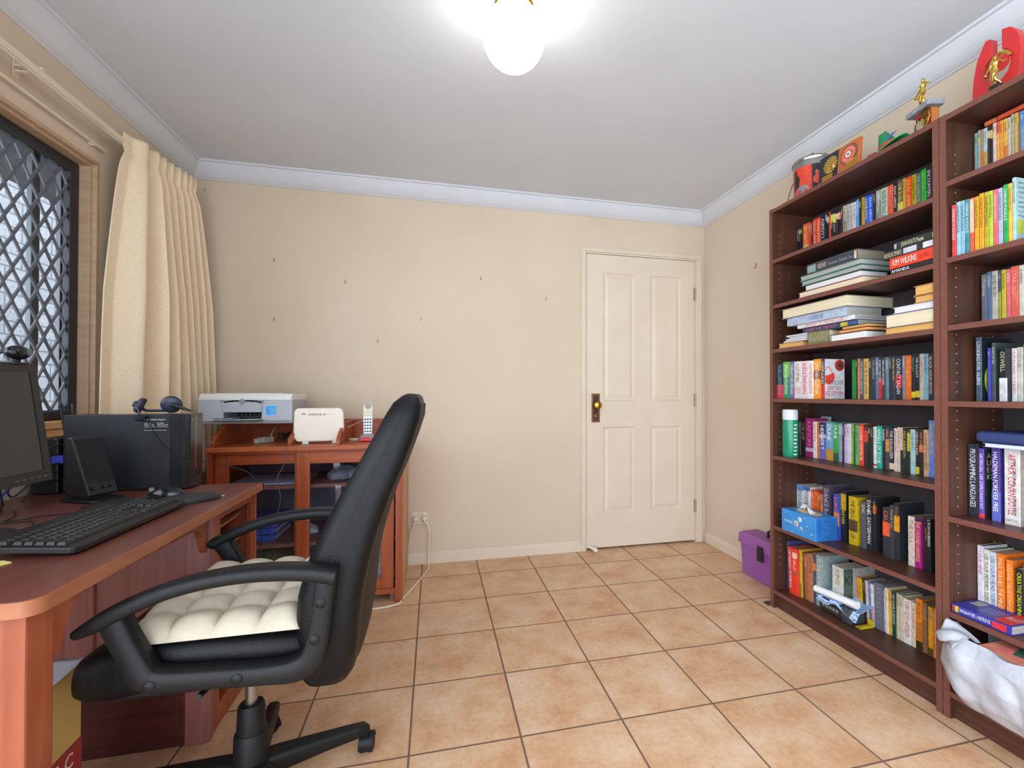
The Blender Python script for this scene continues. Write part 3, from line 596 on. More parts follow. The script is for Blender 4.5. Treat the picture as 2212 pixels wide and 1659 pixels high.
  (-1.854, -1.861, 0.1784, 1.858, 0.105, 'a8b0a0', '505048', 'DARK', 'pale sage paperback with yellow tab', {'b': [(0.74, 0.86, 'c8b848')]}),
  (-1.8614, -1.869, 0.1772, 1.858, 0.105, '9a8c80', 'e08040', 'FIRE', 'taupe paperback with orange picture', {'b': [(0.1, 0.6, 'd07840')]}),
  (-1.8694, -1.881, 0.176, 1.858, 0.105, 'b8c4c4', '707058', 'WAR OF', 'pale blue paperback with ochre lower half', {'b': [(0, 0.55, 'b8984c')]}),
  (-1.8814, -1.888, 0.1748, 1.858, 0.105, '3c3838', 'c8c8c0', 'BLADES', 'black paperback with pale tab', {'b': [(0.78, 0.92, 'c8c8a8')]}),
  (-1.889, -1.896, 0.1736, 1.858, 0.105, '2e2a2a', 'd0d0c8', 'GHOST', 'black paperback with yellow tab', {'b': [(0.76, 0.92, 'd8b830')]}),
  (-1.8964, -1.906, 0.1784, 1.858, 0.105, 'e0c4b8', '906050', 'PALE', 'blush paperback', {}),
  (-1.9064, -1.915, 0.1772, 1.858, 0.105, 'e8a848', '7a4818', 'AMBER', 'amber paperback with red cap', {'b': [(0.78, 1, 'e05848')]}),
  (-1.9154, -1.925, 0.176, 1.858, 0.105, 'ec9840', '7a4010', 'CORUM', 'orange paperback with mottled spine', {}),
  (-1.9254, -1.937, 0.1748, 1.858, 0.105, 'e0b050', '804c1c', 'STORM', 'gold paperback with orange picture', {'b': [(0.1, 0.5, 'd87838')]}),
  (-1.9374, -1.945, 0.1736, 1.858, 0.105, 'c8c0b0', '585048', 'SWORD', 'stone grey paperback with red spot', {}),
  (-1.9454, -1.954, 0.1784, 1.858, 0.105, 'b0a888', '505038', 'TIME', 'khaki paperback', {}),
  (-1.9544, -1.964, 0.1772, 1.858, 0.105, 'c8a860', '504020', 'SEVEN', 'tan paperback with yellow cap', {'b': [(0.8, 0.95, 'd8b840')]}),
  (-1.9644, -1.9684, 0.176, 1.858, 0.105, 'a86848', 'e0c0a0', 'RED', 'narrow russet paperback', {}),
  (-1.969, -1.979, 0.1748, 1.858, 0.105, '7098b8', 'e0e8e8', 'SEA', 'light blue paperback', {'b': [(0.72, 1, '4888c8')]}),
  (-1.9794, -1.989, 0.1736, 1.858, 0.105, 'a0a090', '404038', 'ICE', 'grey paperback near the pillar of books', {}),
  (-1.9894, -1.998, 0.1784, 1.858, 0.105, 'd8a050', '60401c', 'SUN', 'ochre paperback', {}),
 ]),
 ('right second', 'second shelf of the right bookcase', 1.532, [
  (-1.846, -1.86, 0.1736, 1.75, 0.11, 'e04848', 'f8d8d0', 'CHARLES M SCHULZ', 'red comic paperback', {}),
  (-1.861, -1.873, 0.1784, 1.75, 0.11, '98c4d0', '304858', 'CHARLES M SCHULZ', 'pale aqua comic paperback', {}),
  (-1.8734, -1.885, 0.1772, 1.75, 0.11, '88b8d4', '304858', 'CHARLES M SCHULZ', 'light blue comic paperback', {}),
  (-1.886, -1.899, 0.176, 1.75, 0.11, '4c8890', 'e0f0f0', 'CHARLES M SCHULZ', 'teal comic paperback', {}),
  (-1.9, -1.911, 0.1748, 1.75, 0.11, 'ee6040', 'f8e0d0', 'CHARLES M SCHULZ', 'red orange comic paperback with pale top', {'b': [(0.36, 0.98, 'eeb898')]}),
  (-1.913, -1.925, 0.1736, 1.75, 0.11, 'd8a028', '6a4808', 'CHARLES M SCHULZ', 'mustard comic paperback', {}),
  (-1.926, -1.939, 0.1784, 1.75, 0.11, 'ee9c28', '704008', 'CHARLES M SCHULZ', 'orange comic paperback', {}),
  (-1.94, -1.953, 0.1772, 1.75, 0.11, 'b4a838', '4c4408', 'CHARLES M SCHULZ', 'olive comic paperback', {}),
  (-1.9534, -1.963, 0.176, 1.75, 0.11, 'b0d038', '44580c', 'CHARLES M SCHULZ', 'lime green comic paperback', {}),
  (-1.964, -1.976, 0.1748, 1.75, 0.11, 'ee6070', 'f8dcd8', 'CHARLES M SCHULZ', 'pink red comic paperback', {}),
  (-1.9764, -1.988, 0.1736, 1.75, 0.11, 'b0b0cc', '484868', 'CHARLES M SCHULZ', 'lavender grey comic paperback', {}),
  (-1.989, -2.002, 0.1784, 1.75, 0.11, '28a050', 'd8f4e0', 'CHARLES M SCHULZ', 'green comic paperback', {}),
  (-2.0024, -2.012, 0.1772, 1.75, 0.11, 'ecb838', '705008', 'CHARLES M SCHULZ', 'yellow comic paperback', {}),
  (-2.0124, -2.021, 0.19, 1.75, 0.11, 'a8c8c4', '304444', 'CHARLES M SCHULZ', 'pale teal comic paperback with printed back cover', {'cover': 3}),
 ]),
 ('right third', 'third shelf of the right bookcase', 1.306, [
  (-1.852, -1.868, 0.1736, 1.87, 0.108, '6a6c70', 'c8c0b8', 'STARMAN', 'dark mottled grey paperback', {}),
  (-1.8684, -1.882, 0.1784, 1.87, 0.108, '586e90', 'c8d8e0', 'OCEAN', 'slate blue paperback with stars', {}),
  (-1.8824, -1.899, 0.1772, 1.87, 0.108, 'c4bca8', '404048', 'JAMES BLISH', 'cream grey paperback', {}),
  (-1.9, -1.908, 0.176, 1.87, 0.108, '4c5460', 'd8b848', 'CITIES', 'dark paperback with yellow lower half', {'b': [(0, 0.6, 'a8a040')]}),
  (-1.909, -1.921, 0.1748, 1.87, 0.108, 'ccbc38', '5c5410', 'EARTHMAN', 'yellow green paperback', {}),
  (-1.9214, -1.933, 0.1736, 1.87, 0.108, 'e87078', 'f8e0dc', 'SPOCK', 'pink red paperback', {}),
  (-1.9334, -1.954, 0.1784, 1.87, 0.108, 'e86858', 'f0a898', 'STAR LIGHT', 'wide coral paperback', {}),
  (-1.955, -1.968, 0.1772, 1.87, 0.108, 'd8d0bc', '50483c', 'A SPRING', 'cream paperback with thin spine text', {}),
  (-1.969, -1.982, 0.176, 1.87, 0.108, 'c8a878', '503820', 'DUST', 'tan paperback', {}),
 ]),
 ('right fourth', 'fourth shelf of the right bookcase', 1.053, [
  (-1.855, -1.873, 0.213, 1.838, 0.12, '4c5c68', 'd0e0e8', 'LOOKING FOR ALIENS', 'tall slate blue book with white title', {'cover': 4}),
  (-1.881, -1.889, 0.176, 1.85, 0.12, '4848b0', 'e0a0b0', 'LIFE', 'violet blue paperback with pink title', {}),
  (-1.8894, -1.9, 0.192, 1.855, 0.12, '4c5450', 'd0d4c8', 'WHAT LITTLE', 'dark grey green book with white title', {}),
  (-1.913, -1.934, 0.172, 1.85, 0.12, '22262c', 'd8d0a0', 'OSWELL', 'black and white book with cream title', {'b': [(0, 0.44, 'dcdcdc')]}),
  (-1.9344, -1.948, 0.17, 1.87, 0.12, 'dcdcdc', 'd83848', 'FUTURE MAGIC FORWARD', 'white paperback with red title', {}),
  (-1.9484, -1.964, 0.172, 1.87, 0.12, 'd0c8b8', '907058', 'VOYAGE', 'cream paperback with faint title', {}),
  (-1.9644, -1.975, 0.18, 1.87, 0.12, '5c8c94', 'd8e8e8', 'SPACE', 'teal paperback', {}),
 ]),
 ('right fifth', 'fifth shelf of the right bookcase', 0.67, [
  (-1.845, -1.875, 0.24, 1.815, 0.15, '2c2e36', 'd8d8e0', 'PROGRAMMING LANGUAGES', 'thick black textbook with white and gold title', {'b': [(0.3, 0.76, '2e2e34')]}),
  (-1.876, -1.892, 0.228, 1.815, 0.15, '6a48b0', 'f0e8f8', 'ARTIFICIAL LIFE EXPLORERS KIT', 'purple book with red foot', {'b': [(0, 0.07, 'e03a50')], 'cover': 5}),
  (-1.912, -1.935, 0.238, 1.815, 0.15, '4c3c88', 'f4f0f8', 'HALDEMAN FOREVER FREE', 'violet hardback with cloudy lower half', {'b': [(0, 0.4, '6068b8')]}),
  (-1.946, -1.987, 0.236, 1.815, 0.15, 'd8d4d0', 'c83040', 'ARTHUR CONAN DOYLE', 'very thick white book with red and black title', {'cover': 6}),
 ]),
 ('right sixth', 'sixth shelf of the right bookcase', 0.355, [
  (-1.8415, -1.86, 0.212, 1.858, 0.108, 'd8d4dc', 'c06878', 'YOUR MIND', 'lilac white paperback with pink title', {}),
  (-1.861, -1.878, 0.205, 1.858, 0.108, 'dcd8c8', '30303c', 'USE YOUR MEMORY TONY', 'cream paperback with black title', {}),
  (-1.8784, -1.896, 0.202, 1.858, 0.108, 'c8d0dc', '485070', 'USE YOUR HEAD TONY', 'pale blue paperback', {}),
  (-1.897, -1.917, 0.203, 1.858, 0.108, 'f07820', 'f8d8b0', 'PAUL DAVIES THE MIND', 'bright orange paperback with white title', {}),
  (-1.922, -1.939, 0.192, 1.858, 0.108, 'f27c24', 'f8d0a0', 'GOD AND THE NEW PHYSICS', 'second orange paperback with white title', {}),
  (-1.947, -1.967, 0.172, 1.858, 0.108, '24282c', 'd8d830', 'CREATIVE DREAMING', 'black paperback with yellow title', {}),
  (-1.9674, -1.986, 0.19, 1.858, 0.108, 'd8d4d0', '484850', 'HANDBOOK', 'off-white paperback at the frame edge', {}),
 ]),
]

# ------------------------------------------------------------------ ceiling lamp
lamp = thing('ceiling_lamp', 'round white glass ceiling lamp on a shiny brass base', 'lamp', (.324, -1.52, 2.40))
MB().lathe([(.058, 2.3995), (.062, 2.394), (.060, 2.385), (.064, 2.372), (.066, 2.362), (.062, 2.356), (.058, 2.360), (.03, 2.362), (.001, 2.362)], (.324, -1.52, 0), 48).build('brass_base', M('lamp_brass', (230, 172, 40), .12, 1.0), lamp)
mg = bpy.data.materials.new('lit_opal_glass'); mg.use_nodes = True; nb = mg.node_tree.nodes['Principled BSDF']
nb.inputs['Base Color'].default_value = (.85, .85, .85, 1); nb.inputs['Roughness'].default_value = .25
nb.inputs['Emission Color'].default_value = (1.0, .975, .94, 1); nb.inputs['Emission Strength'].default_value = GLOBE_STRENGTH
pr = [(.001, 2.158)] + [(.103*math.sin(math.radians(a)), 2.262 - .104*math.cos(math.radians(a))) for a in range(6, 151, 6)] + [(.047, 2.361)]
MB().lathe(pr, (.324, -1.52, 0), 48).build('glass_globe', mg, lamp)

# ------------------------------------------------------------------ curtain, rail and rod
CUR = M('curtain_cloth', (236, 218, 188), .85, spec=.1, var=(160, 1.0, (226, 206, 174)), bump=(400, .15))
folds = [0, .30, .42, .53, .64, .73, .82, .91, 1.0]
def cur(u, v):
    z = 2.205 - v*1.55
    k = max(i for i in range(len(folds)-1) if u >= folds[i]-1e-9); t = (u-folds[k])/(folds[k+1]-folds[k])
    wave = -math.cos(2*PI*t) if k else -math.cos(PI*min(1, t*1.0))*1.0
    ztop = 2.205 + .045*u - .0  # heading line
    down = max(0, (ztop - z))
    pinch = math.exp(-((down-.10)/.035)**2)
    amp = (.020 + .034*min(1, down/.7)) * (1-.5*pinch)
    if k == 0: wave = -math.cos(2*PI*min(1, max(0, (t-.25)/.75)))*.9 - .1; amp *= .8
    if down < .09: amp = .017
    ytop = -.725 + .56*u
    flare = max(0, down-.10)/1.1
    y = ytop + (-.135*(1-u) + .135*u)*min(1.05, flare)**.75 + .010*math.sin(2*PI*t + .8)*min(1, down*2)
    x = -1.200 + amp*wave + .028*min(1, flare) + .006*math.sin(9*u+3*z)
    return Vector((max(x, XL+.012), min(y, -.012), z if v else 2.185 + .045*u))
o = MB().grid(cur, 150, 60).build('curtain', CUR, None, solid=.003)
tag(o, 'cream pleated curtain drawn aside beside the window', 'curtain')
RAIL = M('rail_cream', (222, 208, 184), .45, var=(9, 1.0, (214, 198, 172)))
rail = thing('curtain_rail', 'cream curtain rail on brackets above the window', 'curtain rail', (XL, -1.5, 2.13))
b = MB().box((-1.234, -2.74, 2.137), (-1.214, -.10, 2.160)); b.box((-1.229, -2.74, 2.130), (-1.219, -.10, 2.137)); b.build('track', RAIL, rail, bevel=.002)
for y in (-1.14, -2.3, -.13):
    b = MB().box((XL+.001, y-.012, 2.125), (XL+.004, y+.012, 2.180)); b.box((XL+.004, y-.008, 2.160), (-1.210, y+.008, 2.166)); b.box((XL+.004, y-.006, 2.143), (-1.2345, y+.006, 2.149)); b.build('bracket', RAIL, rail, bevel=.001)
rod = thing('curtain_rod', 'thin cream rod fixed just above the window head', 'curtain rod', (XL, -1.6, 2.08))
MB().tube([(XL+.018, -2.72, 2.088), (XL+.018, -.735, 2.088)], .006, 8).build('rod', RAIL, rod)
for y in (-.80, -1.8, -2.65): MB().box((XL+.001, y-.006, 2.078), (XL+.018, y+.006, 2.096)).build('bracket', RAIL, rod)

# ------------------------------------------------------------------ bookcases
BK = M('mahogany_laminate', (84, 50, 40), .42, spec=.4, grain=((55, 4, 55), (64, 37, 30)))
BKS = M('mahogany_laminate_side', (82, 51, 37), .42, spec=.4, grain=((45, 45, 2.5), (62, 38, 28)))
BKE = M('mahogany_edging', (120, 74, 62), .45, spec=.4, var=(240, 1.0, (96, 58, 48)))
BKB = M('bookcase_backing', (66, 58, 60), .6, spec=.3, var=(14, 1.0, (58, 52, 54)))
PEG = M('peg_hole', (168, 130, 110), .6)
BX0, BX1 = 1.737, 1.990
def bookcase(name, label, ya, yb, shelves, group):
    t = thing(name, label, 'bookcase', ((BX0+BX1)/2, (ya+yb)/2, 0), group=group)
    th = .0205
    def panel(y0, y1, nm):
        b = MB().box((BX0+.0012, y0, 0), (BX1, y1, 2.016)); b.box((BX0, y0, 0), (BX0+.0012, y1, 2.016), 1); b.build(nm, [BKS, BKE], t)
    panel(ya, ya-th, 'side_panel'); panel(yb+th, yb, 'side_panel')
    yi, yj = ya-th-.0003, yb+th+.0003
    def board(z, nm, x0=BX0+.001, hgt=.018):
        b = MB().box((x0+.0012, yi, z-hgt), (BX1-.004, yj, z)); b.box((x0, yi, z-hgt), (x0+.0012, yj, z), 1); return b.build(nm, [BK, BKE], t)
    board(2.014, 'top_board')
    for z in shelves: board(z, 'shelf')
    board(.092, 'bottom_board')
    MB().box((BX0+.022, yi, 0), (BX0+.038, yj, .0735)).build('plinth', BK, t)
    MB().box((BX1-.0035, yi, .0), (BX1, yj, 2.012)).build('back_board', BKB, t)
    b = MB()
    for s, yy in ((1, yi), (-1, yj)):
        for x in (BX0+.04, BX1-.05):
            z = .22
            while z < 1.90:
                if all(abs(z - zz + .009) > .016 for zz in shelves):
                    b.lathe([(.0026, 0), (.0026, .0006)], (x, yy, z), 8, R=Matrix.Rotation(PI/2*s, 3, 'X'), smooth=False)
                z += .032
    b.build('peg_holes', PEG, t)
    return t
bookcase('bookcase', 'tall dark mahogany bookcase with its left side open to view near the door', -1.003, -1.8168, (1.755, 1.526, 1.302, 1.054, .766, .415), 'pair of tall bookcases')
bookcase('bookcase', 'tall dark mahogany bookcase cut off by the right edge of the photo', -1.8188, -2.633, (1.789, 1.532, 1.306, 1.053, .670, .355), 'pair of tall bookcases')
wd = MB()
wd.loft([[(1.725, -1.000, .001), (1.765, -1.000, .001), (1.765, -1.000, .016), (1.725, -1.000, .012)], [(1.728, -.958, .001), (1.760, -.958, .001), (1.760, -.958, .004), (1.728, -.958, .003)]], True, 0, False)
o = wd.build('floor_wedge', M('dark_rubber', (52, 52, 56), .7), None); tag(o, 'small dark rubber wedge at the foot of the left bookcase', 'wedge')

# ------------------------------------------------------------------ desk
DW = M('desk_top_wood', (124, 66, 52), .34, spec=.5, grain=((28, 2.2, 28), (94, 54, 48)), coat=.2)
DE = M('desk_edge_wood', (170, 106, 72), .42, grain=((30, 3, 30), (146, 86, 56)))
DL = M('desk_leg_wood', (168, 92, 58), .42, grain=((26, 26, 2.0), (138, 66, 42)))
DP = M('desk_panel_wood', (164, 108, 98), .4, grain=((26, 26, 2.0), (138, 82, 76)))  # lighter, pinkish tone: window reflection on the panels put into the colour
DD = M('desk_dark_wood', (96, 42, 36), .45, grain=((4, 30, 30), (66, 28, 26)))
desk = thing('desk', 'worn red timber desk under the window with a pigeonhole pedestal', 'desk', (-.92, -1.56, 0))
ZD = .730
tp = [(-1.276, -1.022), (-.578, -1.022), (-.574, -1.026)] + [(-.604 + .030*math.cos(math.radians(a)), -2.052 - .030*math.sin(math.radians(a))) for a in range(0, 91, 9)] + [(-1.276, -2.082)]
b = MB().prism(tp, 'z', ZD-.0275, ZD-.0005, 1); b.prism([(x+(.003 if x < -1 else -.003), y+(-.003 if y > -1.2 else .003)) for x, y in tp], 'z', ZD-.0006, ZD, 0); b.build('desktop', [DW, DE], desk, bevel=.004)
for y0, y1 in ((-2.062, -2.000),):
    for x0, x1 in ((-.664, -.600), (-1.262, -1.20)): MB().box((x0, y0, 0), (x1, y1, ZD-.028)).build('leg', DL, desk, bevel=.004)
# front apron with curved brackets at both ends
ap = [(-2.0, ZD-.028), (-1.374, ZD-.028), (-1.374, ZD-.149), (-1.392, ZD-.149), (-1.402, ZD-.140), (-1.416, ZD-.118), (-1.424, ZD-.092), (-1.436, ZD-.074), (-1.456, ZD-.064), (-1.50, ZD-.058), (-1.84, ZD-.050), (-1.90, ZD-.052), (-1.929, ZD-.060), (-1.945, ZD-.074), (-1.956, ZD-.094), (-1.962, ZD-.120), (-1.968, ZD-.138), (-2.0, ZD-.142)]
MB().prism(ap, 'x', -.630, -.611).build('apron', DL, desk, bevel=.002)
MB().box((-1.20, -2.04, ZD-.10), (-.664, -2.02, ZD-.028)).build('end_rail', DL, desk)
MB().box((-1.255, -2.0, ZD-.10), (-1.235, -1.40, ZD-.028)).build('rear_rail', DP, desk)
# pedestal: framed side panel facing the knee hole
ya, yb = -1.372, -1.036
b = MB()
b.box((-.668, ya-.024, .0), (-.600, ya, ZD-.028)); b.box((-1.262, ya-.024, .0), (-1.20, ya, ZD-.028)); b.box((-.975, ya-.022, .14), (-.905, ya, ZD-.028))
b.build('side_frame', DP, desk, bevel=.003)
b = MB().box((-1.20, ya-.023, .0), (-.668, ya-.001, .175)); b.build('bottom_rail', DD, desk, bevel=.003)
MB().box((-1.20, ya-.008, .175), (-.668, ya-.001, ZD-.028)).build('side_panel', DP, desk)
MB().box((-1.262, yb, 0), (-.600, yb+.016, ZD-.028)).build('far_panel', DL, desk, bevel=.002)
MB().box((-1.262, ya, 0), (-1.245, yb, ZD-.028)).build('back_panel', DD, desk)
MB().box((-.640, ya, ZD-.062), (-.606, yb, ZD-.028)).build('top_rail', DL, desk)
b = MB().box((-1.245, ya, .04), (-.610, yb, .058)); b.build('base_board', DL, desk)
b = MB(); b.box((-.625, ya, 0), (-.606, ya+.055, ZD-.062)); b.box((-.625, yb-.018, 0), (-.606, yb, ZD-.062)); b.box((-.625, ya+.055, 0), (-.606, yb-.018, .07)); b.build('face_frame', DL, desk, bevel=.002)
PIG = M('pigeonhole_wood', (172, 116, 78), .5, grain=((20, 3, 30), (150, 96, 62)))
for z in (.16, .235, .31, .385, .452, .492, .532, .622):
    sh = [(-.630 - .016*(t/10.0)**3, ya+.002 + (yb-ya-.004)*t/10.0) for t in range(11)]
    MB().prism([(-1.244, ya+.002)] + sh + [(-1.244, yb-.002)], 'z', z, z+.007).build('pigeonhole_shelf', PIG, desk)

# ------------------------------------------------------------------ corner cabinet with sliding glass doors
CW = M('cabinet_wood', (168, 84, 42), .38, spec=.45, grain=((24, 24, 2.0), (138, 60, 30)), coat=.1)
CWH = M('cabinet_wood_level', (178, 92, 46), .38, spec=.45, grain=((2.0, 24, 24), (146, 64, 32)), coat=.1)
CS = M('cabinet_side_wood', (196, 150, 100), .45, grain=((24, 24, 2.0), (178, 130, 84)))
CI = M('cabinet_inside', (150, 100, 86), .5, grain=((2.0, 24, 24), (128, 82, 74)))  # lightened: reflection in the glass doors put into the inside colour
cab = thing('glass_cabinet', 'red timber cabinet with sliding glass doors in the corner by the power point', 'cabinet', (-.53, -.27, 0))
ZC = .817; CY = -.535
MB().box((-.988, CY, ZC-.024), (-.082, -.016, ZC)).build('cabinet_top', CWH, cab, bevel=.003)
b = MB().box((-.104, CY+.012, 0), (-.086, -.016, ZC-.024)); b.build('side_panel', CS, cab)
MB().box((-.984, CY+.02, 0), (-.966, -.016, ZC-.024)).build('side_panel', CW, cab)
MB().box((-.122, CY+.006, 0.0), (-.0865, CY+.0115, ZC-.024)).build('corner_post', CW, cab)
MB().box((-.966, -.03, .03), (-.104, -.02, ZC-.024)).build('back_panel', M('cabinet_back', (122, 120, 130), .6, var=(9, 1.0, (108, 106, 116))), cab)  # pale blue-grey carries the sheen of the glass doors in its colour
for z in (.612, .318, .085): MB().box((-.964, CY+.08, z-.018), (-.106, -.031, z)).build('shelf', CI, cab)
b = MB().box((-.964, CY+.022, .040), (-.123, CY+.075, .0695)); b.box((-.964, CY+.022, ZC-.036), (-.123, CY+.075, ZC-.0245)); b.build('door_track', CWH, cab)
for x in (-.15, -.964): MB().box((x, CY+.030, 0), (x+.044, CY+.074, .0395)).build('foot', CI, cab)
CGL = mat_glass('cabinet_glass', (.90, .93, .96, 1))
def sdoor(x0, x1, y0, nm, sl, sr):
    z0, z1 = .070, ZC-.037
    b = MB(); b.box((x0, y0, z0), (x0+sl, y0+.02, z1)); b.box((x1-sr, y0, z0), (x1, y0+.02, z1))
    b.box((x0+sl, y0, z1-.055), (x1-sr, y0+.02, z1), 1); b.box((x0+sl, y0, z0), (x1-sr, y0+.02, z0+.055), 1)
    d = b.build(nm, [CW, CWH], cab, bevel=.002)
    MB().box((x0+sl-.003, y0+.008, z0+.052), (x1-sr+.003, y0+.0115, z1-.052)).build('glass', CGL, d)
    return d
dl = sdoor(-.962, -.560, CY+.050, 'sliding_door', .058, .05)
dr = sdoor(-.595, -.132, CY+.024, 'sliding_door', .060, .062)
b = MB().box((-.187, CY+.0215, .405), (-.165, CY+.0245, .50)); b.build('finger_pull', M('old_brass', (150, 130, 84), .35, .8), dr, bevel=.002)
# gallery on the cabinet top: curved dividers and a back board
def divider(x0, x1, depth=.47, hgt=.106):
    n = 12; pf = [(-.046, ZC), (-.046-depth, ZC)]
    pts = [(-.046-depth, ZC+.020)] + [(-.046-depth + .125*(.5-.5*math.cos(PI*t/n)), ZC+.020 + (hgt-.020)*(t/n)) for t in range(1, n+1)]
    MB().prism(pf + pts + [(-.046, ZC+hgt)], 'x', x0, x1).build('divider', CW, cab, bevel=.002)
divider(-.972, -.952); divider(-.640, -.622, .45); divider(-.412, -.396, .47)
MB().box((-.984, -.045, ZC), (-.086, -.030, ZC+.106)).build('gallery_back', CWH, cab)

# ------------------------------------------------------------------ office chair
LEA = M('black_leather', (11, 11, 13), .46, spec=.24, bump=(260, .12))
LEB = M('black_leather_back', (40, 34, 30), .62, spec=.2, bump=(260, .12))
PLA = M('black_plastic', (20, 21, 22), .5, spec=.28, bump=(420, .08))
CHR = M('gas_lift_steel', (150, 146, 140), .25, .9)
ch = thing('office_chair', 'black leather office chair on castors pulled up to the red timber desk', 'office chair', (-.39, -1.675, 0))
cx, cy = -.39, -1.675
b = MB().lathe([(.001, .072), (.05, .072), (.052, .085), (.044, .105), (.041, .125), (.039, .196), (.035, .202)], (cx, cy, 0), 28); b.lathe([(.034, .19), (.031, .265), (.027, .272), (.014, .273)], (cx, cy, 0), 28); b.build('column_cover', PLA, ch)
MB().tube([(cx, cy, .26), (cx, cy, .412)], .0145, 20).build('gas_lift', CHR, ch)
for k in range(5):
    a = math.radians(24.5 + 72*k); d = Vector((math.cos(a), math.sin(a), 0)); s = Vector((-d.y, d.x, 0)); c0 = Vector((cx, cy, 0))
    secs = []
    for r, z, w, h in ((.035, .100, .030, .030), (.09, .098, .026, .026), (.18, .090, .021, .021), (.262, .081, .017, .018), (.288, .078, .016, .016), (.301, .074, .008, .010)):
        secs.append([c0 + d*r + s*(p[0]) + Vector((0, 0, z + p[1])) for p in rrect(w*2, h*2, min(w, h)*.55, 3)])
    MB().loft(secs).build('base_leg', PLA, ch)
    R = Matrix.Rotation(a + (-.5, .35, .9, 1.3, -.8)[k], 3, 'Z'); e = c0 + d*.292
    cas = MB(); cas.tube([e + Vector((0, 0, .046)), e + Vector((0, 0, .068))], .006, 8)
    off = R @ Vector((0, .012, 0))
    hood = []
    for q in range(9):
        t = math.radians(-20 + 200*q/8)
        hood.append([e + off + R @ Vector((ww, -math.cos(t)*rr, .0275 + math.sin(t)*rr)) for ww, rr in ((-.020, .024), (-.020, .0285), (.020, .0285), (.020, .024))])
    cas.loft(hood, True, 0, True)
    co = cas.build('castor', PLA, ch)
    for sx_ in (-.0115, .0115):
        MB().lathe([(.001, -.009), (.017, -.009), (.0245, -.006), (.0255, 0), (.0245, .006), (.017, .009), (.001, .009)], e + off + R @ Vector((sx_, 0, 0)) + Vector((0, 0, .0262)), 22, R=R @ Matrix.Rotation(PI/2, 3, 'Y')).build('wheel', PLA, co)
b = MB().prism(rrect(.24, .16, .03, 4), 'z', .405, .440); b.xf(Matrix.Translation((cx+.02, cy, 0))); b.tube([(cx-.02, cy-.05, .424), (cx-.02, cy-.20, .432), (cx-.02, cy-.235, .438)], .006, 8); b.build('tilt_mechanism', PLA, ch)
# seat
secs = []
for x, zt, zb, w in ((-.668, .486, .458, .10), (-.664, .500, .446, .175), (-.650, .515, .434, .205), (-.620, .531, .428, .217), (-.580, .543, .432, .221), (-.52, .548, .440, .222), (-.42, .546, .448, .222), (-.30, .540, .452, .221), (-.22, .535, .456, .216), (-.185, .52, .465, .20)):
    secs.append([(x, cy + p[0], (zt+zb)/2 + p[1]) for p in rrect(w*2, zt-zb, min(.034, (zt-zb)/2.05), 6)])
MB().loft(secs).build('seat', LEA, ch, sharp=60)
MB().box((-.59, cy-.205, .430), (-.19, cy+.205, .452)).build('seat_base', PLA, ch, bevel=.008)
# backrest: leather shell lofted up the reclined profile
bp = [(.385, -.205, -.150, .150), (.40, -.222, -.128, .190), (.43, -.232, -.112, .208), (.478, -.236, -.104, .220), (.555, -.234, -.098, .226), (.613, -.229, -.092, .228), (.675, -.214, -.080, .228), (.752, -.183, -.060, .227), (.838, -.140, -.030, .225), (.909, -.102, .000, .222), (.97, -.070, .022, .216), (1.02, -.045, .038, .206), (1.05, -.028, .040, .192), (1.068, -.008, .034, .172), (1.075, .004, .026, .145)]
secs = []
for z, xf_, xr_, w in bp:
    tilt = .0 if z < .6 else .10
    secs.append([((xf_+xr_)/2 + p[0], cy + p[1], z - p[0]*tilt) for p in rrect(xr_-xf_, 2*w, min((xr_-xf_)*.42, .035), 6)])
b = MB(); b.loft(secs); bk = b.build('backrest', LEA, ch, sharp=60)
# rear upholstery panel, a touch proud of the shell
secs = []
for z, xf_, xr_, w in bp[1:-2]:
    secs.append([(xr_ + .004 - (.020*(2*abs(q/10-.5))**4), cy + (q/10-.5)*2*(w-.012), z - (xr_-xf_)/2*(.0 if z < .6 else .10)) for q in range(11)])
MB().loft(secs, False, 0, True, False).build('rear_panel', LEB, ch, solid=.004)
SEAM = M('seam_thread', (18, 18, 20), .7)
b = MB()
def shell(z, side, fr):
    for i in range(len(bp)-1):
        if bp[i][0] <= z <= bp[i+1][0]:
            t = (z-bp[i][0])/(bp[i+1][0]-bp[i][0]); xf_, xr_, w = (bp[i][j]*(1-t)+bp[i+1][j]*t for j in (1, 2, 3))
            dz = (xr_-xf_)/2*(.0 if z < .6 else .10)
            return Vector((xf_ + (xr_-xf_)*fr, cy + side*(w+.0005), z + dz*(1-2*fr)))
for s in (-1, 1):
    b.tube([shell(z, s, .42) - Vector((0, s*.0002, 0)) for z in [.44+.02*i for i in range(30)]], .0013, 5)
    b.tube([shell(.935 - .02*(f-.4), s, f) for f in (.42, .5, .56)], .0013, 5)
b.build('seam', SEAM, ch)
MB().box((-.215, cy-.17, .395), (-.150, cy+.17, .45)).build('back_bracket', PLA, ch, bevel=.012)
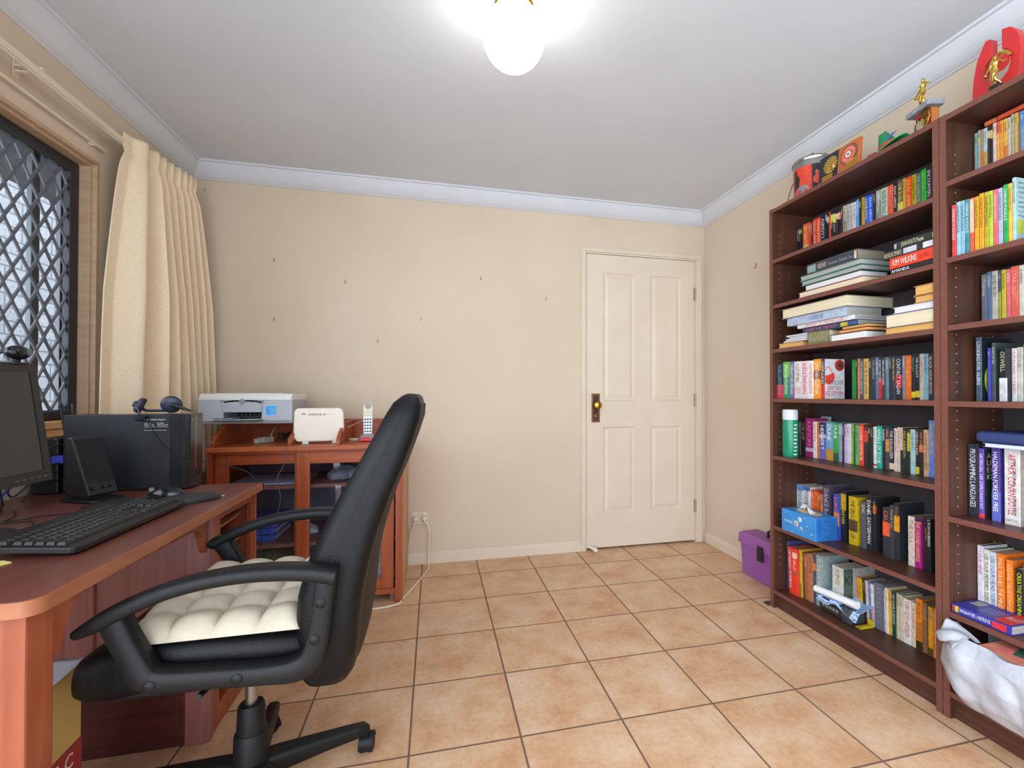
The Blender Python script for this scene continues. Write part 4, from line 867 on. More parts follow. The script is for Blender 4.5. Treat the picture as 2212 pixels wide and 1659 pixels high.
# arm loops
def bar(pts, hw, y0, y1, b):
    P = spline(pts, 5); secs = []
    L = len(P)
    for i, p in enumerate(P):
        t = (P[min(i+1, L-1)]-P[max(i-1, 0)]); t.normalize(); n = Vector((-t.z, 0, t.x))
        u = i/(L-1); k = u*(len(hw)-1); j = min(int(k), len(hw)-2); w = hw[j]*(1-(k-j)) + hw[j+1]*(k-j)
        c = min(.006, w*.6); yy0, yy1 = y0, y1
        secs.append([p + n*w + Vector((0, yy0+c, 0)), p + n*w + Vector((0, yy1-c, 0)), p + n*(w-c) + Vector((0, yy1, 0)), p - n*(w-c) + Vector((0, yy1, 0)), p - n*w + Vector((0, yy1-c, 0)), p - n*w + Vector((0, yy0+c, 0)), p - n*(w-c) + Vector((0, yy0, 0)), p + n*(w-c) + Vector((0, yy0, 0))])
    b.loft(secs, True, 0, True)
for s in (-1, 1):
    ys = sorted((cy + s*.226, cy + s*.278))
    b = MB()
    bar([(-.138, 0, .676), (-.20, 0, .689), (-.29, 0, .695), (-.38, 0, .689), (-.46, 0, .672), (-.53, 0, .645), (-.575, 0, .622)] + ([(-.606, 0, .606)] if s < 0 else [(-.590, 0, .628)]), [.015, .0145, .014, .0135, .0135, .015, .015, .008], ys[0], ys[1], b)
    yi = sorted((cy + s*.229, cy + s*.272))
    bar([(-.556 - (.012 if s > 0 else 0), 0, .640), (-.535, 0, .588), (-.512, 0, .540), (-.494, 0, .504), (-.462, 0, .494), (-.38, 0, .488), (-.28, 0, .482), (-.215, 0, .484), (-.185, 0, .508), (-.172, 0, .56), (-.164, 0, .62), (-.157, 0, .682)], [.024, .022, .022, .024, .021, .020, .020, .024, .024, .021, .0205, .0205], yi[0], yi[1], b)
    arm = b.build('armrest', PLA, ch, sharp=50)
    for x, z in ((-.480, .492), (-.325, .486), (-.178, .548), (-.166, .625)):
        b = MB().lathe([(.011, 0), (.011, .0015), (.008, .004), (.001, .005)], (x, cy + s*.2718, z), 14, R=Matrix.Rotation(PI/2*(1 if s < 0 else -1), 3, 'X'))
        b.build('bolt_cap', PLA, arm)
# tufted seat cushion
CUSH = M('oatmeal_cotton', (196, 186, 166), .9, spec=.1, var=(30, 1.0, (184, 174, 154)), bump=(300, .15))
def cu(u, v, top=True):
    x = -.575 + .355*u; y = cy + .205 - .425*v
    ex = min(1, min(u, 1-u)/.10); ey = min(1, min(v, 1-v)/.10); e = math.sqrt(max(0, 1-(1-ex)**2)) * math.sqrt(max(0, 1-(1-ey)**2))
    su = abs(math.sin(PI*4*u)); sv = abs(math.sin(PI*5*v))
    puff = .55 + .45*(su*sv)**.5
    tu = min((u*4 - round(u*4))**2 + (v*5-round(v*5))**2, 1)
    z = .551 + (.040*puff - .012*math.exp(-tu/.012))*e if top else .5505 - .0
    x += .010*math.sin(7*v+1)*(1-u) - .012*(1-ex) * (1 if u < .5 else -1)*0
    return Vector((x, y, z))
b = MB().grid(lambda u, v: cu(u, v), 72, 90); b.grid(lambda u, v: cu(u, v, False), 8, 8)
cuo = thing('seat_cushion', 'oatmeal tufted cushion lying on the black chair seat', 'cushion', (-.40, cy, .55))
b.build('cushion_pad', CUSH, cuo)
BTN = M('cushion_button', (178, 168, 148), .8)

# ------------------------------------------------------------------ things on the desk
BP = M('black_abs', (26, 26, 28), .42, spec=.45, bump=(500, .05))
BG = M('black_gloss', (24, 25, 28), .12, spec=.5)
SCRN = M('screen_off', (36, 37, 37), .22, spec=.5)
WHT = M('label_white', (226, 226, 226), .6)
# monitor
mon = thing('computer_monitor', 'black flat computer monitor cut off by the left edge of the photo', 'monitor', (-.99, -1.68, ZD))
tl = math.atan2(.041, .307); Rm = Matrix.Rotation(-tl, 3, 'Y')
def mloc(u, w, d): return Vector((-.938, -1.500, .843)) + Rm @ Vector((d, -u, w))
Mm = Matrix.Translation(Vector((-.938, -1.500, .843))) @ Rm.to_4x4()
outer = rrect(.445, .312, .014, 4)
b = MB().prism([(p[0]-.2225, p[1]+.156) for p in outer], 'x', -.030, 0)
b.xf(Mm); b.build('casing', BP, mon, bevel=.003)
b = MB()
for a, c in (((0, -.445, 0), (.003, 0, .030)), ((0, -.445, .290), (.003, 0, .312)), ((0, -.022, .030), (.003, 0, .290)), ((0, -.445, .030), (.003, -.423, .290))): b.box(a, c)
b.xf(Mm); b.build('bezel', BP, mon)
MB().box((.0003, -.423, .030), (.0012, -.022, .290)).xf(Mm).build('screen', SCRN, mon)
b = MB()
for k in range(5): b.box((.003, -.030-.021*k, .011), (.0046, -.018-.021*k, .015))
b.xf(Mm).build('buttons', M('button_grey', (70, 70, 74), .4), mon)
b = MB().lathe([(.001, ZD+.001), (.105, ZD+.001), (.107, ZD+.006), (.10, ZD+.012), (.04, ZD+.018), (.001, ZD+.019)], (-.995, -1.695, 0), 40); b.build('stand_base', BP, mon)
MB().tube([(-1.005, -1.7225, ZD+.015), (-1.01, -1.7225, ZD+.10), (-.992, -1.7225, ZD+.22)], .022, 14).build('stand_neck', BP, mon)
cam_t = thing('webcam', 'round black webcam clipped on the top edge of the monitor', 'webcam', (-.985, -1.555, 1.155))
b = MB().ell((-.978, -1.553, 1.1805), (.020, .031, .0185), 24, 14); wb = b.build('webcam_body', BG, cam_t)
MB().lathe([(.009, 0), (.009, .003), (.006, .004), (.001, .0042)], (-.9595, -1.546, 1.182), 18, R=Matrix.Rotation(PI/2, 3, 'Y')).build('lens', M('lens_glass', (90, 92, 100), .08), wb)
b = MB().tube([(-.985, -1.553, 1.1545), (-.982, -1.553, 1.164)], .010, 12); b.box((-1.012, -1.575, 1.1515), (-.970, -1.53, 1.1555)); b.build('clip', BP, cam_t)
MB().tube(spline([(-.99, -1.58, 1.178), (-1.0, -1.64, 1.162), (-1.02, -1.72, 1.158), (-1.06, -1.76, 1.05)]), .0018, 6).build('cable', BP, cam_t)

# computer tower lying along the wall end of the desk
pc = thing('computer_tower', 'black desktop computer tower with chrome strip standing on the desk', 'computer', (-.975, -1.0575, ZD))
PCS = M('pc_steel', (36, 38, 42), .38, .2, spec=.45, bump=(700, .03)); PCF = M('pc_front_gloss', (30, 29, 27), .2, spec=.5); PCB = M('pc_dark_blue_gloss', (20, 25, 33), .18)
MB().box((-1.165, -1.110, ZD+.008), (-.852, -1.005, 1.000)).build('case', PCS, pc, bevel=.002)
pf = []
for z in (ZD+.004, ZD+.06, ZD+.14, ZD+.22, ZD+.268): pf.append(z)
b = MB().prism([(-.852, -1.112), (-.802, -1.112), (-.789, -1.103), (-.789, -1.012), (-.802, -1.003), (-.852, -1.003)], 'z', ZD+.004, 1.002); b.build('front_bezel', PCF, pc, bevel=.003)
MB().box((-.850, -1.1128, ZD+.008), (-.812, -1.1120, .998)).build('side_trim', PCB, pc)
MB().box((-.7892, -1.066, ZD+.07), (-.7884, -1.063, .995)).build('chrome_strip', M('chrome_line', (170, 164, 150), .2, .9), pc)
b = MB()
for y, z in ((-1.09, ZD+.035), (-1.075, ZD+.035), (-1.055, ZD+.04), (-1.035, ZD+.045)): b.box((-.7892, y, z), (-.7884, y+.009, z+.012))
b.box((-.7892, -1.08, ZD+.055), (-.7884, -1.045, ZD+.058)); b.build('front_ports', M('port_black', (8, 8, 8), .4), pc)
b = MB().text('acer', (-.7888, -1.098, .978), (0, 1, 0), (0, 0, 1), .022, .009); b.text('HDMI', (-.7888, -1.045, .975), (0, 1, 0), (0, 0, 1), .02, .006); b.build('logo', M('logo_silver', (150, 148, 142), .3, .6), pc)
for x in (-1.14, -.83):
    b = MB().box((x-.012, -1.105, ZD+.0005), (x+.012, -1.010, ZD+.008)); b.build('foot', BP, pc)
st = MB().box((-.930, -1.1106, .938), (-.853, -1.1101, .992)); st.build('sticker', M('sticker_black', (14, 15, 18), .35), pc)
b = MB(); Y = -1.1109
b.text('Acer Technical Support', (-.928, Y, .980), (1, 0, 0), (0, 0, 1), .064, .0062)
for x, t in ((-.928, ('Australia', '1300 365 100', 'www.acer.com.au')), (-.889, ('New Zealand', '0800 223 769', 'www.acer.co.nz'))):
    for k, s in enumerate(t): b.text(s, (x, Y, .9675-.006*k), (1, 0, 0), (0, 0, 1), .032 if k else .02, .0042 if k else .005)
b.text('Please have your serial number ready when calling', (-.928, Y, .943), (1, 0, 0), (0, 0, 1), .066, .0035)
b.build('sticker_lettering', WHT, pc)
# headset on the tower
hs = thing('headset', 'black headset with microphone boom lying on top of the computer tower', 'headset', (-.90, -1.06, 1.002))
HB = M('headset_blue_black', (52, 56, 74), .4); HP = M('ear_foam', (30, 30, 32), .9)
def cup(c, R, s=1.0):
    c = Vector(c)
    a = MB().lathe([(.001, -.014*s), (.030*s, -.014*s), (.034*s, -.006*s), (.032*s, 0)], c, 24, R=R); e = a.build('ear_pad', HP, hs)
    MB().lathe([(.032*s, -.001), (.033*s, .004), (.027*s, .010), (.014*s, .013), (.012*s, .019), (.001, .021)], c, 24, R=R).build('ear_cup', HB, hs)
R1 = Matrix.Rotation(math.radians(112), 3, 'X') @ Matrix.Rotation(math.radians(14), 3, 'Y'); cup((-.872, -1.058, 1.034), R1, .95)
R2 = Matrix.Rotation(math.radians(-65), 3, 'Y') @ Matrix.Rotation(math.radians(25), 3, 'X'); cup((-.968, -1.062, 1.032), R2, .86)
MB().tube(spline([(-.872, -1.045, 1.045), (-.862, -1.02, 1.030), (-.88, -1.012, 1.012), (-.935, -1.010, 1.011), (-.975, -1.02, 1.014), (-.972, -1.045, 1.036)]), .005, 8).build('headband', HB, hs)
MB().tube([(-.862, -1.080, 1.034), (-.835, -1.082, 1.026), (-.800, -1.080, 1.012)], [.008, .006, .004], 8).build('boom_arm', BP, hs)
MB().tube(spline([(-.968, -1.085, 1.046), (-.955, -1.105, 1.03), (-.937, -1.122, 1.004)]), .0025, 6).build('microphone_boom', HB, hs)
MB().ell((-.934, -1.127, .990), (.017, .012, .013), 18, 12).build('microphone', HP, hs)
MB().tube(spline([(-.925, -1.116, .990), (-.908, -1.1145, .962), (-.896, -1.1145, .930), (-.872, -1.1155, .892), (-.835, -1.1155, .862), (-.795, -1.108, .845), (-.770, -1.07, .83), (-.71, -1.02, .80), (-.660, -1.0, .778), (-.628, -1.0, .758), (-.600, -1.03, .737), (-.578, -1.036, .7345), (-.571, -1.038, .722), (-.585, -1.010, .66), (-.590, -1.005, .60), (-.588, -1.005, .52), (-.592, -1.005, .40)]), .0017, 6).build('cable', BP, hs)

# desktop speaker
sp = thing('desk_speaker', 'black slanted desktop speaker beside the monitor', 'speaker', (-1.02, -1.225, ZD))
T = Matrix.Translation((-1.005, -1.232, ZD)) @ Matrix.Rotation(math.radians(-25), 4, 'Z')
b = MB().prism([(-.050, .018), (-.050, .198), (-.044, .205), (-.030, .205), (-.024, .200), (.046, .026), (.044, .018)], 'y', -.043, .043).xf(T); sb = b.build('speaker_body', BP, sp, bevel=.004)
sl = Matrix.Translation((-.024, 0, .200)) @ Matrix.Rotation(-math.atan2(.070, .174), 4, 'Y')
MB().box((.0003, -.039, -.150), (.0016, .039, -.004)).xf(T @ sl).build('speaker_grille', M('speaker_cloth', (24, 24, 26), .9, bump=(900, .3)), sb)
for y, r in ((-.026, .009), (.002, .005), (.022, .005)): MB().lathe([(r, 0), (r*.9, .006), (.001, .0065)], (.0005, y, -.167), 14, R=Matrix.Rotation(PI/2, 3, 'Y')).xf(T @ sl).build('knob', BG, sb)
b = MB().prism(rrect(.15, .10, .02, 4), 'z', .001, .009).xf(T); b.build('speaker_base', BP, sp, bevel=.002)
MB().box((-.04, -.03, .009), (.03, .03, .018)).xf(T).build('base_stem', PCS, sp)
# wifi router with two antennas behind the tower
an = thing('desk_modem', 'small black modem with two upright antennas behind the computer tower', 'modem', (-1.22, -1.045, ZD))
MB().box((-1.262, -1.10, ZD+.001), (-1.185, -.99, ZD+.19)).build('modem_body', BP, an, bevel=.004)
for y, t in ((-1.045, .020), (-1.008, .0)): MB().tube([(-1.197, y, ZD+.185), (-1.198, y-t*.2, ZD+.215), (-1.203, y-t, ZD+.308)], [.0055, .006, .005], 10).build('antenna', BP, an)
# cables tumbling off the back of the tower
def cable(pts, r, mat, label, cat='cable', group=None, name='cable', n=6):
    o = MB().tube(spline(pts, n), r, 6).build(name, mat, None); return tag(o, label, cat, group)
rnd = random.Random(3)
lab = ['highest', 'second highest', 'third', 'fourth', 'fifth', 'lowest']
for k in range(6):
    z = .93 - .03*k
    cable([(-1.168, -1.09+.01*k, z), (-1.19, -1.13 - .01*k, z-.01), (-1.215, -1.19-.012*k, z-.04-.02*(k % 3)), (-1.225, -1.26-.03*(k % 2), .80+.01*k), (-1.20, -1.30-.03*k, ZD+.02), (-1.14, -1.38-.035*k, ZD+.0045), (-1.10, -1.50-.02*k, ZD+.0045)], .0026, BP, '%s black cable of the tangle behind the computer tower' % lab[k], group='black computer cables')
b = MB().box((-1.200, -1.108, .835), (-1.166, -1.068, .862)); b.tube(spline([(-1.20, -1.09, .848), (-1.222, -1.12, .84), (-1.23, -1.20, .79), (-1.22, -1.30, .7345)]), .004, 8); o = b.build('monitor_plug', M('plug_blue', (64, 72, 190), .4), None, bevel=.002); tag(o, 'blue monitor plug and lead in the back of the computer tower', 'plug')
cable([(-.815, -1.290, ZD+.012), (-.88, -1.275, ZD+.004), (-.94, -1.30, ZD+.0035), (-.955, -1.36, ZD+.0035), (-.925, -1.42, ZD+.0035), (-.99, -1.45, ZD+.0035), (-1.04, -1.50, ZD+.0035), (-1.06, -1.44, ZD+.0035), (-1.12, -1.36, ZD+.0035)], .0018, BP, 'thin black mouse lead looping behind the keyboard')
cable([(-.858, -1.60, ZD+.015), (-.90, -1.585, ZD+.004), (-.94, -1.555, ZD+.0035), (-.98, -1.505, ZD+.0035), (-1.05, -1.51, ZD+.0035), (-1.15, -1.40, ZD+.0035)], .0018, BP, 'thin black keyboard lead running back from the keyboard')
# keyboard
kb = thing('keyboard', 'black full size keyboard along the front of the desk', 'keyboard', (-.763, -1.62, ZD))
Tk = Matrix.Translation((-.668, -1.845, ZD+.0045)) @ Matrix.Rotation(math.radians(4.5), 4, 'Y')
KW, KL = .190, .452
b = MB().prism([(p[0]-KW/2, p[1]+KL/2) for p in rrect(KW, KL, .016, 4)], 'z', 0, .014).xf(Tk); b.build('keyboard_body', BP, kb, bevel=.003)
b = MB()
def key(x, y, w, h=.0155): b.loft([[(x-h/2, y-w/2, .0142), (x+h/2, y-w/2, .0142), (x+h/2, y+w/2, .0142), (x-h/2, y+w/2, .0142)], [(x-h/2+.0018, y-w/2+.0018, .0205), (x+h/2-.0018, y-w/2+.0018, .0205), (x+h/2-.0018, y+w/2-.0018, .0205), (x-h/2+.0018, y+w/2-.0018, .0205)]], True, 0, False)
pitch = .0184
for r in range(6):
    x = -.036 - r*.0190 - (.006 if r == 5 else 0)
    if r == 0: ws = [1.25, 1.25, 1.25, 6, 1.25, 1.25, 1.25, 1.25]
    elif r == 1: ws = [2.25] + [1]*10 + [2.75]
    elif r == 2: ws = [1.75] + [1]*11 + [2.25]
    elif r == 3: ws = [1.5] + [1]*12 + [1.5]
    else: ws = [1]*13 + [2] if r == 4 else [1]*15
    y = .014
    for w in ws: key(x, y + w*pitch/2, w*pitch-.0022); y += w*pitch
    y = .014 + 15.3*pitch
    for k in range(3):
        if r in (1,) and k != 1: continue
        if r == 2: continue
        key(x, y + pitch/2, pitch-.0022); y += pitch
    y = .014 + 18.6*pitch
    for k in range(4):
        if r == 5: break
        key(x, y + pitch/2, pitch-.0022); y += pitch
b.xf(Tk).build('keys', M('key_black', (44, 45, 46), .5, bump=(400, .05)), kb)
b = MB()
rows = ['ZXCVBNM', 'ASDFGHJKL', 'QWERTYUIOP', '1234567890']
for r, s in enumerate(rows):
    off = (.014 + (2.25, 1.75, 1.5, 1)[r]*pitch)
    for k, c_ in enumerate(s): b.text(c_, (-.036-.0190*(r+1)+.002, off + (k+.28)*pitch, .0207), (0, 1, 0), (-1, 0, 0), .005, .0052)
b.xf(Tk).build('key_lettering', M('key_legend', (168, 168, 166), .6), kb)
for y in (.04, KL-.04): MB().box((-.178, y-.012, -.0165), (-.168, y+.012, .001)).xf(Tk).build('foot', BP, kb)
# mouse and wrist rest
ms = thing('mouse', 'shiny black computer mouse on the mat next to the tower', 'mouse', (-.79, -1.26, ZD))
def dome(c, L, Wd, Hh, rot, n=20, k=8, nose=.0):
    c = Vector(c); R = Matrix.Rotation(math.radians(rot), 3, 'Z'); secs = []
    for i in range(k+1):
        a = PI/2*i/k; rr = math.cos(a)**.7; z = Hh*math.sin(a)
        secs.append([c + R @ Vector((L*max(rr, .004)*math.cos(2*PI*j/n) + nose*z, Wd*max(rr, .004)*math.sin(2*PI*j/n)*(1-.12*math.cos(2*PI*j/n)), z)) for j in range(n)])
    return MB().loft(secs, True, 0, True)
dome((-.785, -1.268, ZD+.0045), .058, .031, .034, -12, nose=.3).build('mouse_shell', BG, ms)
MB().lathe([(.001, -.003), (.007, -.003), (.007, .003), (.001, .003)], (-.827, -1.262, ZD+.031), 14, R=Matrix.Rotation(PI/2, 3, 'X')).build('scroll_wheel', M('wheel_grey', (120, 120, 124), .4), ms)
mp = thing('mouse_mat', 'black mouse mat with padded wrist rest at the desk edge', 'mouse mat', (-.74, -1.33, ZD))
MB().prism([(-.86, -1.38), (-.70, -1.40), (-.655, -1.36), (-.625, -1.29), (-.64, -1.25), (-.72, -1.215), (-.86, -1.21)], 'z', ZD+.0005, ZD+.0038).build('mat', M('mat_black', (32, 32, 36), .85), mp)
dome((-.690, -1.335, ZD+.0035), .092, .040, .024, 38).build('wrist_rest', M('wrist_black', (40, 40, 42), .5, bump=(300, .08)), mp)
o = MB().prism([(-.702, -1.222), (-.618, -1.258), (-.632, -1.295), (-.70, -1.27)], 'z', ZD+.0002, ZD+.0016).build('note_paper', M('paper_white', (236, 236, 240), .7), None); o['label'] = 'scrap of white paper under the mouse mat corner'; o['category'] = 'paper'
o = MB().prism([(-.79, -1.845), (-.765, -1.86), (-.785, -1.905), (-.83, -1.915), (-.835, -1.87)], 'z', ZD+.0004, ZD+.0022).build('sticky_note', M('note_yellow', (232, 220, 130), .7), None); o['label'] = 'pale yellow sticky note on the desk in front of the keyboard'; o['category'] = 'note'
# cardboard carton under the desk
ct = thing('carton', 'buff carton with red band on the floor under the desk', 'carton', (-.83, -1.90, 0))
CARD = M('carton_buff', (196, 164, 96), .7, var=(5, 1.0, (180, 148, 84)))
MB().box((-.955, -1.985, .001), (-.702, -1.765, .470)).build('carton_body', CARD, ct, bevel=.003)
MB().prism([(-1.985, .002), (-1.765, .002), (-1.765, .305), (-1.985, .292)], 'x', -.7019, -.7012).build('red_band', M('carton_red', (146, 44, 42), .6), ct)
b = MB().text('C', (-.7009, -1.815, .258), (0, 1, 0), (0, 0, 1), .024, .032); b.text('LAS', (-.7009, -1.905, .258), (0, 1, 0), (0, 0, 1), .075, .032); b.build('carton_lettering', M('carton_white', (228, 210, 196), .6), ct)
o = MB().grid(lambda u, v: Vector((-.955 + .262*u + .006*math.sin(4*v), -1.985 + .225*v, .4735 + .010*math.sin(3.0*u + 2*v)**2*(1-u) + .004*math.sin(9*u)*math.sin(6*v)+.003)), 16, 16).build('paper_sheet', M('sheet_blue_white', (206, 216, 226), .7), None, solid=.0012); tag(o, 'crumpled bluish white paper lying on the carton', 'paper')

# ------------------------------------------------------------------ things on the corner cabinet
prn = thing('printer', 'grey and white inkjet printer with a blue sticker on the cabinet gallery', 'printer', (-.83, -.30, ZC+.1065))
PG = M('printer_grey', (168, 172, 178), .45); PD = M('printer_dark_grey', (136, 136, 136), .5); PW = M('printer_white', (222, 222, 218), .4); PK = M('printer_black', (22, 22, 24), .5)
px0, px1, py0, py1, pz0 = -1.052, -.632, -.455, -.165, ZC+.1070
b = MB().prism([(py0+.012, pz0), (py0, pz0+.018), (py0+.004, pz0+.118), (py1, pz0+.118), (py1, pz0)], 'x', px0, px0+.112)
b.prism([(py0+.012, pz0), (py0, pz0+.018), (py0+.004, pz0+.118), (py1, pz0+.118), (py1, pz0)], 'x', px1-.140, px1)
b.prism([(py0+.012, pz0), (py0, pz0+.012), (py0+.010, pz0+.017), (py1, pz0+.017), (py1, pz0)], 'x', px0+.112, px1-.140)
b.box((px0+.112, py0+.13, pz0+.017), (px1-.140, py1, pz0+.118)); b.build('printer_body', PG, prn, bevel=.004)
cx_ = (px0+.112+px1-.140)/2; hw = .0845
b = MB().prism([(cx_-hw, pz0+.058), (cx_+hw, pz0+.058), (cx_+hw+.004, pz0+.098)] + [(cx_ + (hw+.004)*math.cos(PI*t/8), pz0+.098+.014*math.sin(PI*t/8)) for t in range(1, 8)] + [(cx_-hw-.010, pz0+.098)], 'y', py0-.004, py0+.012); b.build('output_door', PG, prn, bevel=.003)
MB().prism([(cx_-hw-.016, pz0+.108)] + [(cx_ - (hw+.016)*math.cos(PI*t/8), pz0+.100+.020*math.sin(PI*t/8)) for t in range(1, 8)] + [(cx_+hw+.010, pz0+.100), (cx_+hw+.010, pz0+.118), (cx_-hw-.016, pz0+.118)], 'y', py0+.002, py0+.008).build('door_surround', PD, prn)
MB().lathe([(.014, 0), (.014, .003)], (cx_, py0-.002, pz0+.110), 16, R=Matrix.Rotation(PI/2, 3, 'X')).build('door_latch', PD, prn)
b = MB().box((px0+.130, py0+.10, pz0+.020), (px1-.142, py0+.125, pz0+.056)); b.build('paper_slot', PK, prn)
b = MB()
for k in range(6): b.box((cx_-.06+.02*k, py0+.09, pz0+.036), (cx_-.05+.02*k, py0+.10, pz0+.048))
b.box((cx_-.075, py0+.07, pz0+.030), (cx_+.075, py0+.075, pz0+.034)); b.build('print_rollers', M('roller_grey', (78, 80, 84), .5), prn)
b = MB().box((px0+.07, py0-.03, pz0+.018), (px1-.150, py0+.10, pz0+.021)); b.build('output_tray', M('tray_grey', (110, 112, 118), .5), prn)
b = MB().prism([(py0+.004, pz0+.118), (py0+.002, pz0+.132), (py0+.02, pz0+.150), (py1, pz0+.150), (py1, pz0+.118)], 'x', px0+.004, px1-.004)
b.box((px0+.07, py0+.03, pz0+.150), (px1-.05, py1-.01, pz0+.1535)); b.build('scanner_lid', PW, prn, bevel=.004)
b = MB().box((px1-.122, py0-.0008, pz0+.040), (px1-.072, py0+.0052, pz0+.092)); b.build('sticker', M('sticker_blue', (54, 160, 224), .4), prn)
b = MB(); Ys = py0-.0012
b.box((px1-.122, Ys, pz0+.040), (px1-.072, Ys+.0003, pz0+.0415)); b.box((px1-.122, Ys, pz0+.0905), (px1-.072, Ys+.0003, pz0+.092)); b.box((px1-.122, Ys, pz0+.0415), (px1-.1205, Ys+.0003, pz0+.0905)); b.box((px1-.0735, Ys, pz0+.0415), (px1-.072, Ys+.0003, pz0+.0905))
b.text('+', (px1-.118, Ys, pz0+.080), (1, 0, 0), (0, 0, 1), .007, .009)
for k in range(7): b.text('Print Scan Copy'[k:] + ' photo', (px1-.104, Ys, pz0+.0445+.0055*k), (1, 0, 0), (0, 0, 1), .028, .003)
b.text('hp', (px1-.118, Ys, pz0+.0445), (1, 0, 0), (0, 0, 1), .008, .006); b.build('sticker_lettering', M('sticker_pale', (196, 230, 246), .5), prn)
for k, (x0, x1, y0, y1, rz) in enumerate(((-.985, -.86, -.50, -.40, 4), (-.86, -.755, -.485, -.38, -6))):
    o = MB().box((x0, y0, pz0+.0217+.001*k), (x1, y1, pz0+.0225+.001*k), R=rotz(rz)).build('printed_sheet', M('sheet_white', (232, 232, 234), .6), None)
    tag(o, ('white sheet of paper poking from the left of the printer tray', 'white sheet of paper lying to the right in the printer tray')[k], 'paper')
o = MB().box((-.975, -.475, pz0+.0238), (-.885, -.415, pz0+.031), R=rotz(-8)).build('ink_box', M('carton_slate', (112, 124, 142), .5), None, bevel=.001); tag(o, 'small slate blue box on the printer paper tray', 'box')
# adaptors below the printer
ad = thing('power_adaptor', 'grey power adaptor lying on the cabinet under the printer', 'adaptor', (-.80, -.36, ZC))
AG = M('adaptor_grey', (164, 160, 146), .5)
MB().box((-.035, -.020, 0), (.035, .020, .030), R=rotx(0)).xf(Matrix.Translation((-.79, -.33, ZC+.001)) @ Matrix.Rotation(math.radians(60), 4, 'Z')).build('adaptor_body', AG, ad, bevel=.004)
MB().box((-.016, -.014, 0), (.016, .014, .026)).xf(Matrix.Translation((-.812, -.375, ZC+.001)) @ Matrix.Rotation(math.radians(60), 4, 'Z')).build('plug_end', AG, ad, bevel=.004)
MB().tube(spline([(-.775, -.30, ZC+.026), (-.775, -.285, ZC+.05), (-.77, -.25, ZC+.075), (-.77, -.20, ZC+.104)]), .004, 8).build('lead', AG, ad)
bc = thing('black_plug', 'black plug with coiled lead on the cabinet under the printer', 'plug', (-.70, -.24, ZC))
MB().lathe([(.001, 0), (.022, 0), (.022, .035), (.012, .05), (.001, .052)], (-.66, -.25, ZC+.0235), 18, R=Matrix.Rotation(math.radians(-75), 3, 'Y')).build('plug_body', BG, bc)
MB().tube([Vector((-.745 + .022*math.cos(t*.5), -.22 + .022*math.sin(t*.5), ZC+.005+.0011*t)) for t in range(34)], .0035, 6).build('coiled_lead', BP, bc)
# white broadband router
rt = thing('broadband_router', 'white upright broadband router on the front of the cabinet top', 'router', (-.51, -.44, ZC))
RW = M('router_white', (228, 218, 200), .4)
Tr = Matrix.Translation((-.512, -.425, ZC)) @ Matrix.Rotation(math.radians(7), 4, 'Z') @ Matrix.Rotation(math.radians(-5), 4, 'X')
outl = [(-.117, .030), (-.100, .012), (-.085, .010), (.080, .010), (.098, .016), (.117, .055), (.120, .075), (.118, .155), (.112, .176), (.098, .184), (-.098, .184), (-.112, .178), (-.119, .160)]
b = MB().prism(outl, 'y', -.014, .014).xf(Tr); b.build('router_shell', RW, rt, bevel=.008, seg=3)
for x in (-.078, .062): MB().prism([(x, 0), (x+.034, 0), (x+.028, .012), (x+.006, .012)], 'y', -.020, .020).xf(Tr).build('foot', M('router_foot', (206, 206, 206), .4), rt)
b = MB(); RS = Matrix.Rotation(PI/2, 3, 'X')
for k in range(5): b.lathe([(.0058, 0), (.0058, .0006)], (-.043+.0125*k, -.0143, .150), 12, R=RS, smooth=False)
b.lathe([(.0058, 0), (.0058, .0006)], (.026, -.0143, .150), 12, R=RS, smooth=False)
for x in (.014, .040, .052, .063): b.lathe([(.0018, 0), (.0018, .0006)], (x, -.0143, .150), 8, R=RS, smooth=False)
for k in range(5):
    a = math.radians(30+30*k); b.lathe([(.0036, 0), (.0036, .0006)], (-.072+.0075*math.cos(a), -.0143, .147+.0075*math.sin(a)), 8, R=RS, smooth=False)
b.xf(Tr).build('indicator_marks', M('router_mark', (170, 158, 140), .5), rt)
cable([(-.625, -.43, ZC+.012), (-.64, -.47, ZC+.004), (-.637, -.530, ZC+.0035), (-.634, -.546, ZC-.01), (-.632, -.545, .765), (-.648, -.545, .715), (-.668, -.545, .672), (-.664, -.545, .62), (-.656, -.545, .565), (-.668, -.545, .50), (-.690, -.545, .43), (-.696, -.545, .36)], .0018, M('lead_grey', (92, 86, 84), .5), 'thin grey lead dangling from the router over the cabinet door')
# cordless phone
ph = thing('cordless_phone', 'silver cordless phone standing in a red fronted cradle', 'phone', (-.29, -.33, ZC))
PS = M('phone_silver', (184, 184, 190), .35, .4); PSW = M('phone_cream', (214, 206, 190), .4)
Tp = Matrix.Translation((-.285, -.335, ZC+.020)) @ Matrix.Rotation(math.radians(4), 4, 'Z') @ Matrix.Rotation(math.radians(-9), 4, 'X')
b = MB().prism([(-.021, .0), (.021, .0), (.024, .06), (.026, .13)] + [(.026*math.cos(PI*t/10), .160 + .030*math.sin(PI*t/10)) for t in range(0, 11)] + [(-.026, .13), (-.024, .06)], 'y', -.010, .012).xf(Tp); hsb = b.build('handset', PSW, ph, bevel=.005)
MB().box((-.020, -.0112, .004), (.020, -.0098, .112)).xf(Tp).build('keypad_plate', PS, hsb)
b = MB()
for r in range(6):
    for c_ in range(3): b.lathe([(.0052, 0), (.0046, .0012), (.001, .0014)], (-.013+.013*c_, -.0112, .014+.0165*r), 10, R=RS)
b.xf(Tp).build('keypad_buttons', M('phone_keys', (62, 64, 72), .5), hsb)
MB().box((-.018, -.0115, .118), (.018, -.0098, .148)).xf(Tp).build('display', M('phone_display', (206, 198, 170), .25), hsb)
